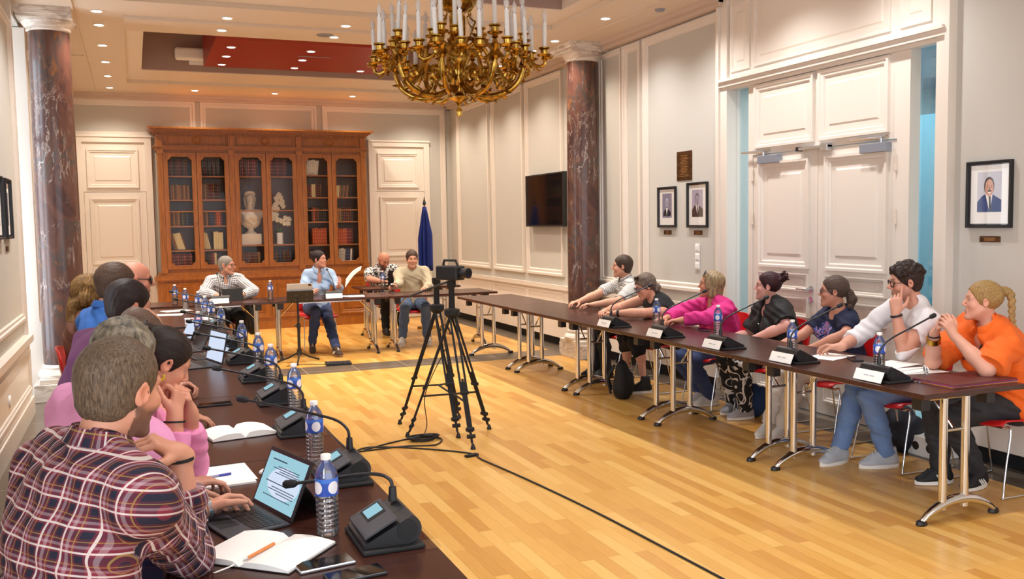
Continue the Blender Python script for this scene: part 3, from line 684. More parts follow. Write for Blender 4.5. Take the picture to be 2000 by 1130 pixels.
def make_chair():
    t = thing('stacking_chair', '', 'chair')            # faces local +x, origin under the seat centre
    rows = []
    prof = [(.235, .415), (.20, .435), (.08, .43), (-.08, .425), (-.17, .445), (-.20, .50), (-.215, .60), (-.235, .72), (-.25, .80), (-.252, .825)]
    for (x, z) in catmull([(p[0], 0, p[1]) for p in prof], 3) if False else [(p[0], p[2]) for p in catmull([(q[0], 0, q[1]) for q in prof], 3)]:
        hw = .225 if z < .5 else .225-.05*max(0, (z-.70)/.13)**2
        rows.append([(x+(.035*(abs(s)**2) if z > .5 else 0), hw*s, z+(.02*abs(s)**3 if z <= .5 else -.018*abs(s)**4*(z > .78))) for s in np.linspace(-1, 1, 9)])
    m = MB(); m.grid(rows); o = m.build('seat_shell', MT['red_shell'], t, smooth=80)
    sm = o.modifiers.new('solid', 'SOLIDIFY'); sm.thickness = .010
    for sy in (-1, 1):
        y = sy*.215; m = MB()
        m.tube(catmull([(.16, sy*.16, .405), (.15, y-.01*sy, .40), (.19, y, .20), (.225, y+.012*sy, .02), (.20, y+.012*sy, .009), (-.18, y+.012*sy, .009), (-.215, y+.012*sy, .03), (-.17, y, .22), (-.14, y-.01*sy, .40), (-.13, sy*.16, .405)], 5), .0065, 8)
        m.build('leg_frame', MT['chrome'], t, smooth=60)
    for x in (.155, -.135): m = MB(); m.tube([(x, -.17, .404), (x, .17, .404)], .0065, 8); m.build('cross_bar', MT['chrome'], t, smooth=60)
    return t
CHAIR = make_chair(); CH_FIRST = [True]
def put_chair(x, y, deg, label, group):
    rz = math.radians(deg)
    if CH_FIRST[0]:
        CH_FIRST[0] = False; CHAIR.location = (x, y, 0); CHAIR.rotation_euler = (0, 0, rz); CHAIR['label'] = label; CHAIR['group'] = group; return CHAIR
    return dup(CHAIR, (x, y, 0), rz, label, group)
# ---- microphone unit: local +y points to the speaker, local x along the table
def make_mic(card, bent=False):
    t = thing('microphone_unit', '', 'microphone')
    m = MB(); m.box((-.125, -.075, 0), (.125, .105, .014)); m.build('foot_plate', MT['blackmatte'], t, bevel=.005)
    pr = [(.098, .016), (-.02, .012)]+[(-.028+.042*math.cos(a), .055+.042*math.sin(a)) for a in np.linspace(-PI/2, -PI*1.5+.35, 12)]+[(.098, .026)]
    m = MB(); m.prism([(p[0], p[1]) for p in pr], -.105, .105, 'x'); body = m.build('body', MT['black'], t, smooth=35)
    for sx in (-1, 1):
        m = MB(); m.lathe([(.001, 0), (.03, 0), (.03, .002), (.001, .002)], n=20); g = m.build('side_speaker', MT['blackmatte'], body)
        g.location = (sx*.1055, -.028, .055); g.rotation_euler = (0, sx*PI/2, 0)
    if not card:
        a = math.atan2(.056, .11); c0 = V3((.03, .045, .060))
        m = MB(); dy, dz = math.cos(a), -math.sin(a)
        def pt(x, s, h): return (x, .0+s*dy, .0935+s*dz*1.0-.0+h)
        def slab(mb, x0, x1, s0, s1, h):
            mb.add([pt(x0, s0, h), pt(x1, s0, h), pt(x1, s1, h), pt(x0, s1, h), pt(x0, s0, h-.006), pt(x1, s0, h-.006), pt(x1, s1, h-.006), pt(x0, s1, h-.006)], [(0, 1, 2, 3), (7, 6, 5, 4), (0, 4, 5, 1), (1, 5, 6, 2), (2, 6, 7, 3), (3, 7, 4, 0)])
        slab(m, -.102, .102, .0, .105, -.0005); m.build('top_panel', MT['darkgrey'], body)
        m = MB(); slab(m, -.012, .088, .012, .072, .0008); m.build('screen_bezel', MT['blackmatte'], body)
        m = MB(); slab(m, .008, .078, .016, .066, .0016); m.build('screen', MT['screen_glow'], body)
        m = MB(); m.box((-.135, -.118, .001), (.135, -.075, .004)); m.build('card_holder_lip', MT['pane'], t)
    else:
        m = MB(); M = Matrix.Rotation(-.42, 3, 'X'); Mn = np.array(M)
        m.cbox((-.01, -.096, .034), (.21, .003, .064), Mn); c = m.build('name_card', MT['paper'], t)
        m = MB()
        for k in range(9):
            if k == 4: continue
            m.cbox((-.040+.009*k, -.0985, .036), (.006, .0012, .0045), Mn)
        m.build('printed_name', MT['grey'], c)
        m = MB(); m.box((-.125, -.115, .001), (.125, -.07, .004)); m.build('card_holder_lip', MT['pane'], t)
    # gooseneck
    m = MB(); m.cyl((.0 if card else .06, -.03, .093), (.0 if card else .06, -.03, .135), .014, .011); s = m.build('gooseneck_socket', MT['black'], t, smooth=50)
    x = .0 if card else .06
    top = (.02, .36, .335) if card else (-.10, .27, .150)
    if card: pts = catmull([(x, -.03, .13), (x, -.028, .165), (x, .0, .20), (x, .06, .235), (x, .20, .285), (x, .34, .335)], 6)
    elif bent: pts = catmull([(x, -.03, .13), (x+.005, -.025, .155), (x+.03, .0, .168), (x+.07, .05, .165), (x+.13, .13, .145), (x+.19, .22, .128)], 6)
    else: pts = catmull([(x, -.03, .13), (x+.005, -.025, .165), (x+.035, .005, .195), (x+.08, .07, .215), (x+.16, .18, .238), (x+.24, .30, .262)], 6)
    m = MB(); m.tube(pts, .0055, 8); g = m.build('gooseneck', MT['black'], t, smooth=60)
    d = unit(pts[-1]-pts[-4]); e = pts[-1]
    m = MB(); m.tube([e, e+d*.008, e+d*.016, e+d*.04, e+d*.047, e+d*.05], [.006, .011, .0135, .0135, .009, .002], 12); m.build('microphone_head', MT['blackmatte'], t, smooth=60)
    return t
def build_mics():
    a0 = make_mic(False, True); f0 = [True]; a = make_mic(False); b = make_mic(True); fa = [True]; fb = [True]
    def put(src, fl, x, y, rz, lab, grp):
        if fl[0]:
            fl[0] = False; src.location = (x, y, .74); src.rotation_euler = (0, 0, rz); src['label'] = lab; src['group'] = grp; return
        dup(src, (x, y, .74), rz, lab, grp)
    Ls = [(.655, 2.59, 'nearest black conference microphone with lit screen, beside the near bottle'), (.675, 3.28, 'second black conference microphone, beyond the tablet computer'), (.65, 4.13, 'third black conference microphone from the near end of the left tables'), (.66, 4.90, 'fourth black conference microphone from the near end of the left tables'), (.655, 5.66, 'fifth black conference microphone from the near end of the left tables'), (.65, 6.45, 'sixth black conference microphone, beside the open laptop'), (.65, 7.25, 'seventh black conference microphone, beyond the open laptop'), (.65, 8.6, 'black conference microphone beside the boxed book'), (.65, 9.7, 'black conference microphone near the far end of the left tables')]
    for i, (x, y, l) in enumerate(Ls): put(a0 if i == 0 else a, f0 if i == 0 else fa, x, y, PI/2, l, 'microphones on the left tables')
    Rs = [(3.86, 3.96, 'in front of the woman in orange'), (3.87, 4.71, 'in front of the man in the white shirt'), (3.86, 5.45, 'in front of the woman in the navy t-shirt'), (3.84, 6.20, 'in front of the woman in the magenta blouse'), (3.84, 6.98, 'in front of the woman in the black sleeveless top')]
    Rs = [(3.86, 3.96, 'with name card in front of the woman in orange'), (3.875, 4.73, 'with name card in front of the man in the white shirt'), (3.86, 5.47, 'with name card at the place of the woman in the black blouse'), (3.84, 6.22, 'with name card at the place of the woman in magenta'), (3.83, 7.04, 'with name card by the woman in the black sleeveless top')]
    for x, y, l in Rs: put(b, fb, x, y, -PI/2, 'black conference microphone '+l, 'microphones with name cards on the right tables')
    put(b, fb, .93, 11.60, 0, 'black conference microphone with name card before the checked-shirt man', 'microphones on the back tables')
    put(b, fb, 2.30, 11.60, 0, 'black conference microphone with name card before the woman with papers', 'microphones on the back tables')
# ---- water bottles
def make_bottle():
    t = thing('water_bottle', '', 'bottle')
    prof = [(.001, .004), (.022, 0), (.031, .004), (.0335, .012)]
    for k in range(7): z = .016+.0145*k; prof += [(.0335, z), (.0335, z+.008), (.0318, z+.011)]
    prof += [(.0338, .122), (.0338, .178), (.0325, .186), (.028, .202), (.019, .216), (.0135, .222), (.0135, .232)]
    m = MB(); m.lathe(prof, n=24); m.build('bottle_body', MT['bottle'], t, smooth=50)
    m = MB(); m.lathe([(.0342, .124), (.0343, .125), (.0343, .175), (.0342, .176)], n=28); m.build('label_band', MT['bottle_label'], t, smooth=60)
    m = MB(); m.lathe([(.0145, .228), (.0155, .229), (.0155, .241), (.014, .244), (.001, .244)], n=20); m.build('cap', MT['white'], t, smooth=40)
    return t
def build_bottles():
    b = make_bottle(); f = [True]
    L = [(.498, 2.70, 'nearest water bottle with blue label, beside the tablet computer'), (.615, 3.55, 'second water bottle from the near end, behind the tablet screen'), (.70, 4.57, 'third water bottle from the near end of the left tables'), (.70, 5.40, 'fourth water bottle from the near end of the left tables'), (.705, 6.02, 'fifth water bottle from the near end of the left tables'), (.69, 6.85, 'sixth water bottle, beside the laptop microphone'), (.45, 7.80, 'water bottle standing behind the open laptop'), (.66, 8.2, 'water bottle by the dark microphone past the laptop'), (.64, 9.0, 'water bottle beside the boxed book'), (.62, 9.55, 'water bottle past the boxed book'), (.60, 10.25, 'water bottle near the far end of the left tables'), (.50, 10.85, 'last water bottle of the left row, before the corner')]
    for x, y, l in L+[(1.54, 11.72, 'water bottle between the checked-shirt man and the tablet stand'), (4.0, 4.135, 'water bottle at the place of the woman in orange'), (4.02, 4.93, 'water bottle at the place of the white-shirted man'), (4.22, 6.06, 'water bottle before the woman in the black blouse'), (4.14, 6.85, 'water bottle at the hand of the woman in magenta'), (3.32, 13.1, 'water bottle on the table of the bald man'), (.42, 11.62, 'water bottle at the left end of the back row')]:
        g = 'water bottles on the tables'
        if f[0]: f[0] = False; b.location = (x, y, .74); b['label'] = l; b['group'] = g
        else: dup(b, (x, y, .74), random.random()*6, l, g)
# ---- bookcase
BOOKMATS = []
def build_bookcase():
    t = thing('bookcase', 'tall carved brown bookcase with six glazed doors against the back wall', 'bookcase', (0, 0, 0))
    W, Dk = MT['bookcase_wood'], MT['bookcase_wood_dark']
    X0, X1, YF, YK = .38, 3.63, 15.30, 15.76; U = (1, 0, 0); Z = (0, 0, 1); N = (0, -1, 0)
    m = MB(); m.box((X0, YF, .95), (X0+.03, YK, 2.86)); m.box((X1-.03, YF, .95), (X1, YK, 2.86)); m.mat(1).box((X0, YK-.02, .9), (X1, YK, 2.86)); m.mat(0)
    m.box((X0, YF, .95), (X1, YK, 1.0)); m.box((X0, YF, 2.82), (X1, YK, 2.90))
    m.build('carcass', [W, Dk], t)
    m = MB(); m.box((.27, YF-.10, 0), (3.66, YK, .10)); m.box((.29, YF-.07, .10), (3.64, YK, .13)); m.box((.31, YF-.04, .13), (3.62, YK, .84)); m.box((.27, YF-.09, .84), (3.66, YK, .875)); m.box((.29, YF-.07, .875), (3.64, YK, .90)); m.box((.33, YF-.03, .90), (3.64, YK, .95))
    for k in range(6):
        a = .40+.545*k; w = .50
        m.frame((a, YF-.04, .18), U, Z, N, w, .61, .07, .018); m.frame((a+.10, YF-.04, .28), U, Z, N, w-.2, .41, .025, .016)
    m.build('base_cupboards', W, t)
    m = MB(); m.box((X0-.02, YF-.03, 2.86), (X1+.02, YK, 2.90)); m.box((X0-.05, YF-.05, 2.90), (X1+.05, YK, 2.92)); m.box((X0-.01, YF-.01, 2.92), (X1+.01, YK, 3.10))
    for k, (o, z) in enumerate(((.03, 3.10), (.05, 3.125), (.09, 3.15), (.13, 3.175))): m.box((X0-o, YF-o, z), (X1+o, YK, z+.026))
    for k in range(76): m.box((X0-.03+k*.0433, YF-.05, 3.095), (X0-.008+k*.0433, YF-.03, 3.123))
    bays = [(X0+.09, 1.02), (1.02+.53, 2.0), (2.6, X1-.09)]
    for i in range(3):
        cx = X0+.09+.5+1.035*i
        m.frame((cx-.44, YF-.01, 2.945), U, Z, N, .88, .13, .015, .012)
        m.tube([(cx+.065*math.cos(a), YF-.018, 3.01+.055*math.sin(a)) for a in np.linspace(0, 2*PI, 24)[:-1]], .010, 6, closed=True)
        m.tube([(cx+.045*math.cos(a), YF-.016, 3.01+.038*math.sin(a)) for a in np.linspace(0, 2*PI, 20)[:-1]], .006, 6, closed=True)
    m.build('cornice', W, t)
    pw = .08; dw = (X1-X0-4*pw)/6
    for i in range(4):
        m = MB(); a = X0+i*(2*dw+pw); m.box((a, YF-.035, .95), (a+pw, YF, 2.86)); m.box((a-.008, YF-.05, .95), (a+pw+.008, YF-.03, 1.03)); m.box((a-.008, YF-.05, 2.80), (a+pw+.008, YF-.03, 2.86)); m.box((a-.004, YF-.045, 3.0-.08), (a+pw+.004, YF, 3.09))
        m.tube([(a+.02, YF-.036, 1.1), (a+.02, YF-.036, 2.74)], .006, 6); m.tube([(a+pw-.02, YF-.036, 1.1), (a+pw-.02, YF-.036, 2.74)], .006, 6)
        m.build('pilaster', W, t)
    doors = []
    for k in range(6):
        a = X0+pw+(k//2)*(2*dw+pw)+(k % 2)*dw; b = a+dw; doors.append((a, b))
        z0, z1 = 1.0, 2.82; s = .062; e = .05
        # door frame: outer rectangle minus a pane opening with notched corners
        A, B, C, D_ = a+.004, b-.004, z0+.004, z1-.004; pa, pb, pc, pd = a+s, b-s, z0+.055, z1-.06
        def notch(cx, cz, qx, qz): return [(cx+qx*e, cz), (cx+qx*e*.95, cz+qz*e*.35), (cx+qx*e*.62, cz+qz*e*.62), (cx+qx*e*.35, cz+qz*e*.95), (cx, cz+qz*e)]
        inner = notch(pa, pc, 1, 1)[::-1]; inner = [(pa, pc+e)]+inner[1:-1]+[(pa+e, pc)]
        loop = [(pa, pc+e)]+notch(pa, pc, 1, 1)[::-1][1:-1]+[(pa+e, pc), (pb-e, pc)]+notch(pb, pc, -1, 1)[1:-1]+[(pb, pc+e), (pb, pd-e)]+notch(pb, pd, -1, -1)[::-1][1:-1]+[(pb-e, pd), (pa+e, pd)]+notch(pa, pd, 1, -1)[1:-1]+[(pa, pd-e)]
        n = len(loop); cx, cz = (A+B)/2, (C+D_)/2; outer = []
        for (x, z) in loop:
            dx, dz = x-cx, z-cz; tt = min((B-cx)/abs(dx) if dx else 9e9, (D_-cz)/abs(dz) if dz else 9e9); outer.append((cx+dx*tt, cz+dz*tt))
        # force the exact outer corners onto the nearest rays
        for (qx, qz) in ((A, C), (B, C), (B, D_), (A, D_)):
            i = min(range(n), key=lambda i: (outer[i][0]-qx)**2+(outer[i][1]-qz)**2); outer[i] = (qx, qz)
        m = MB(); y0, y1 = YF-.028, YF+.0
        vs = [(x, y0, z) for x, z in outer]+[(x, y0, z) for x, z in loop]+[(x, y1, z) for x, z in outer]+[(x, y1, z) for x, z in loop]
        fs = []
        for i in range(n):
            j = (i+1) % n; fs += [(i, j, n+j, n+i), (2*n+i, 3*n+i, 3*n+j, 2*n+j), (n+i, n+j, 3*n+j, 3*n+i), (i, 2*n+i, 2*n+j, j)]
        m.add(vs, fs); m.box((pa-.01, y0+.006, 1.895), (pb+.01, y1, 1.912))
        m.tube([(x*.985+cx*.015, y0-.002, z*.996+cz*.004) for x, z in loop], .007, 6, closed=True)
        d = m.build('glazed_door', W, t)
        g = MB(); g.box((pa-.005, YF-.012, pc-.005), (pb+.005, YF-.009, pd+.005)); g.build('door_pane', MT['pane'], d)
        if k % 2 == 0:
            g = MB(); g.lathe([(.001, 0), (.01, 0), (.01, .004), (.001, .006)], n=12); kk = g.build('keyhole', MT['brass'], d); kk.location = (b-.022, YF-.028, 1.72); kk.rotation_euler = (PI/2, 0, 0)
    SH = {0: [1.0, 1.30, 1.68, 2.09, 2.46], 1: [1.0, 1.36, 2.46], 2: [1.0, 1.34, 1.72, 2.12, 2.48]}
    for bay in range(3):
        a = doors[bay*2][0]+.005; b = doors[bay*2+1][1]-.005
        for z in SH[bay][1:]:
            m = MB(); m.box((a, YF+.03, z-.022), (b, YK-.03, z)); m.build('shelf', W, t)
    for x in (doors[1][1]+.04, doors[3][1]+.04):
        m = MB(); m.box((x-.012, YF+.03, 1.0), (x+.012, YK-.02, 2.82)); m.build('partition', Dk, t)
    # books
    def bm_(name, col, band, sp=.25):
        q = NT(name); g = q.sep(q.coord('Generated'))[2]
        st = q.math('GREATER_THAN', q.math('ABSOLUTE', q.math('SUBTRACT', q.math('FRACT', q.math('MULTIPLY', g, 5.0)), .5)), .42)
        q.p(Base_Color=q.mix(q.math('MULTIPLY', st, .55), col, band), Roughness=.5); return q.m
    P = {'maroon': bm_('maroon_leather', srgb('#551a1c'), srgb('#a07a3a')), 'crimson': bm_('crimson_cloth', srgb('#75202b'), srgb('#c9a25a')), 'brown': bm_('brown_leather', srgb('#5a3620'), srgb('#b08a4a')), 'tan': bm_('tan_leather', srgb('#946a3c'), srgb('#5d3b1e')), 'black': bm_('black_leather', srgb('#2a2224'), srgb('#8b6a3a')), 'cream': plain('cream_card', srgb('#d6c79a'), .6), 'white': plain('white_card', srgb('#e2ded6'), .6), 'orange': bm_('orange_cloth', srgb('#b04a26'), srgb('#d3a05a')), 'blue': bm_('blue_cloth', srgb('#2b3350'), srgb('#8d8aa0')), 'zebra': bm_('striped_cloth', srgb('#c4bdb0'), srgb('#3a3432')), 'green': bm_('green_cloth', srgb('#4b4a33'), srgb('#9a8a5a'))}
    N_ = {'maroon': 'maroon leather', 'crimson': 'crimson', 'brown': 'brown leather', 'tan': 'tan leather', 'black': 'black leather', 'cream': 'cream', 'white': 'white', 'orange': 'orange', 'blue': 'dark blue', 'zebra': 'black and white striped', 'green': 'dull green'}
    dn = ['first', 'second', 'third', 'fourth', 'fifth', 'sixth']; rown = ['bottom', 'second', 'third', 'fourth', 'top']
    cache = {}
    def book(x, z, w, h, dp, col, lean, lab, grp):
        key = (col, round(w, 3), round(h, 2))
        m = MB(); ya = -dp/2; m.box((0, ya+.006, 0), (w, ya+dp, h)); 
        m.add([(0, ya+.006, 0), (w*.25, ya, 0), (w*.75, ya, 0), (w, ya+.006, 0), (0, ya+.006, h), (w*.25, ya, h), (w*.75, ya, h), (w, ya+.006, h)], [(0, 1, 5, 4), (1, 2, 6, 5), (2, 3, 7, 6), (0, 3, 2, 1), (4, 5, 6, 7)])
        if key in cache: o = cache[key].copy(); COL.objects.link(o)
        else: o = m.build('book', P[col]); cache[key] = o
        o.location = (x, YF+.17, z); o.rotation_euler = (0, lean, 0)
        tag(o, lab, 'book', grp)
    # (door, shelf row, list of colours, height, width, lean, start offset)
    rows = [
        (0, 4, 'black maroon brown black maroon brown maroon black brown maroon', .26, .030, 0, 0), (0, 3, 'black tan tan brown tan tan brown tan brown tan', .235, .032, 0, 0), (0, 2, 'tan brown tan brown tan black green black blue', .22, .032, 0, 0), (0, 1, 'blue tan tan cream cream cream cream brown', .27, .026, -.28, .04), (0, 0, 'crimson crimson maroon crimson maroon maroon crimson maroon maroon crimson', .25, .032, 0, 0),
        (1, 4, 'black black maroon black black black maroon black black black', .26, .030, 0, 0), (1, 3, 'black brown tan brown maroon maroon brown black maroon black', .25, .030, 0, 0), (1, 2, 'maroon brown tan black blue blue brown orange orange maroon', .22, .031, 0, 0), (1, 1, 'cream cream cream', .27, .030, -.22, .03), (1, 1, 'cream cream cream cream', .28, .036, 0, .17), (1, 0, 'black black black maroon crimson cream black blue black', .25, .034, 0, 0),
        (2, 2, 'crimson maroon crimson maroon maroon crimson maroon crimson crimson maroon', .27, .032, 0, 0), (2, 0, 'maroon brown maroon brown brown maroon brown brown tan', .24, .034, 0, 0),
        (3, 2, 'maroon crimson maroon maroon crimson maroon maroon crimson maroon', .27, .032, 0, 0), (3, 0, 'black black brown black blue black brown black maroon black', .26, .031, 0, 0),
        (4, 4, 'white white white white white white', .25, .033, .12, .02), (4, 3, 'tan maroon crimson cream cream maroon maroon brown', .21, .033, 0, .01), (4, 2, 'brown orange maroon brown black black black black', .23, .030, 0, .10), (4, 1, 'orange orange orange orange orange orange orange', .27, .034, 0, .10), (4, 0, 'cream tan cream black black', .24, .036, 0, .06),
        (5, 3, 'cream cream tan green tan brown tan', .20, .030, .10, .01), (5, 2, 'maroon tan tan green maroon maroon brown maroon black', .23, .034, 0, 0), (5, 1, 'orange orange orange orange orange crimson crimson maroon', .26, .037, 0, 0), (5, 0, 'zebra zebra zebra zebra blue blue blue white black', .27, .028, .06, .03)]
    for d, r, cols, h, w, lean, off in rows:
        bay = d//2; z = SH[bay][r]+.001; x = doors[d][0]+.055+off; gname = 'books on the %s shelf behind the %s glass door' % ((['bottom', 'middle', 'top'] if bay == 1 else rown)[r], dn[d])
        for i, c_ in enumerate(cols.split()):
            ww = w*(.9+.2*((i*7+r*3+d) % 5)/5); hh = h*(.95+.08*((i*5+r+d) % 4)/4)
            if x+ww > doors[d][1]-.02: break
            book(x, z+(abs(math.sin(lean))*ww if lean else 0), ww, hh, .20, c_, lean, '%s book, %s shelf, behind the %s glass door from the left' % (N_[c_], (['bottom', 'middle', 'top'] if bay == 1 else rown)[r], dn[d]), gname+' ('+N_[c_]+')')
            x += ww/ max(.8, math.cos(lean))+.001
    # bust
    bx, by, bz = (doors[2][0]+doors[2][1])/2, 15.5, 1.361
    t = thing('marble_bust', 'white classical bust of a crowned woman behind the third glass door', 'bust', (bx, by, bz)); ST = plain('white_plaster', srgb('#dcd5c8'), .55)
    m = MB(); m.box((-.155, -.11, 0), (.155, .11, .175)); m.build('plinth', ST, t, bevel=.004)
    m = MB(); m.lathe([(.09, .175), (.09, .195), (.06, .21), (.045, .24), (.05, .27), (.075, .29)], n=24); m.build('socle', ST, t, smooth=40)
    v = Vol((-.27, -.20, .22), (.27, .20, 1.0), .006)
    v.add(ell((0, .0, .40), (.16, .10, .15)), .02); v.add(rc((-.15, .02, .50), (.15, .02, .50), .070, .070), .06); v.add(ell((0, -.02, .46), (.14, .11, .10)), .03)
    for k in (-1, 1): v.add(sph((k*.065, -.085, .43), .05), .04)
    v.add(rc((0, .015, .52), (0, -.0, .66), .060, .052), .04); v.add(ell((0, -.01, .735), (.066, .085, .098)), .02); v.add(ell((0, -.055, .665), (.03, .03, .03)), .03); v.add(rc((0, -.090, .75), (0, -.108, .715), .008, .013), .012)
    v.add(rc((-.018, -.088, .685), (.018, -.088, .685), .008, .008), .008)
    v.add(ell((0, .03, .775), (.088, .085, .090)), .010)
    for k in range(9):
        a = PI+.45+(PI-.9)*k/8; v.add(ell((.080*math.cos(a), .010+.092*math.sin(a), .820+.008*(k % 2)+.02*math.sin(PI*k/8)), (.019, .016, .026)), .012)
    v.add(ell((0, .05, .80), (.075, .07, .07)), .03)
    for s in (-1, 1): v.add(rc((s*.075, .03, .75), (s*.060, .03, .62), .028, .022), .02)
    for k in range(6): v.add(rc((-.15+.02*k, -.06-.010*k, .53-.030*k), (.11-.01*k, -.085, .44-.028*k), .011, .009), .016)
    for s in (-1, 1): v.sub(sph((s*.027, -.092, .752), .012), .010)
    v.mesh('figure', ST, t, (0, 0, 0))
    # orchid
    ox = (doors[3][0]+doors[3][1])/2-.03; t = thing('potted_orchid', 'white orchid in a tall white vase behind the fourth glass door', 'plant', (ox, 15.48, 1.361))
    m = MB(); m.lathe([(.05, 0), (.055, .005), (.05, .06), (.053, .16), (.055, .185), (.045, .186), (.043, .15)], n=24); m.build('vase', MT['white'], t, smooth=40)
    m = MB()
    for k in range(3): m.tube(catmull([(0, 0, .16), (.02-.03*k, 0, .32), (-.10+.09*k, -.01, .48+.05*(2-k)), (-.07+.07*k, -.02, .62+.07*(1-k))], 5), .004, 6)
    for a in (.3, 1.9, 3.6, 5.0): m.tube([(0, 0, .18), (.05*math.cos(a), .03*math.sin(a), .24), (.08*math.cos(a), .05*math.sin(a), .22)], [.012, .016, .004], 6)
    m.build('stem', plain('leaf_green', srgb('#5d7540'), .5), t, smooth=60)
    PET = plain('white_petal', srgb('#ebe4cf'), .6); rr = random.Random(3)
    for k, (fx, fz) in enumerate([(0, .80), (.03, .75), (-.04, .74), (.05, .69), (-.01, .68), (-.06, .64), (.06, .62), (-.10, .57), (-.03, .57), (-.12, .50), (-.05, .48), (-.11, .42), (-.04, .40), (.03, .38), (.10, .42), (.15, .40), (.08, .34), (.14, .33)]):
        m = MB(); c = V3((fx, -.03+.02*rr.random(), fz))
        for j in range(5):
            a = 2*PI*j/5+rr.random(); d = V3((math.cos(a), -.25, math.sin(a))); m.sphere(c+d*.024, .024, 8, 5, (1, .35, 1))
        m.sphere(c+V3((0, -.02, 0)), .007, 6, 4); m.build('blossom', PET, t, smooth=80)
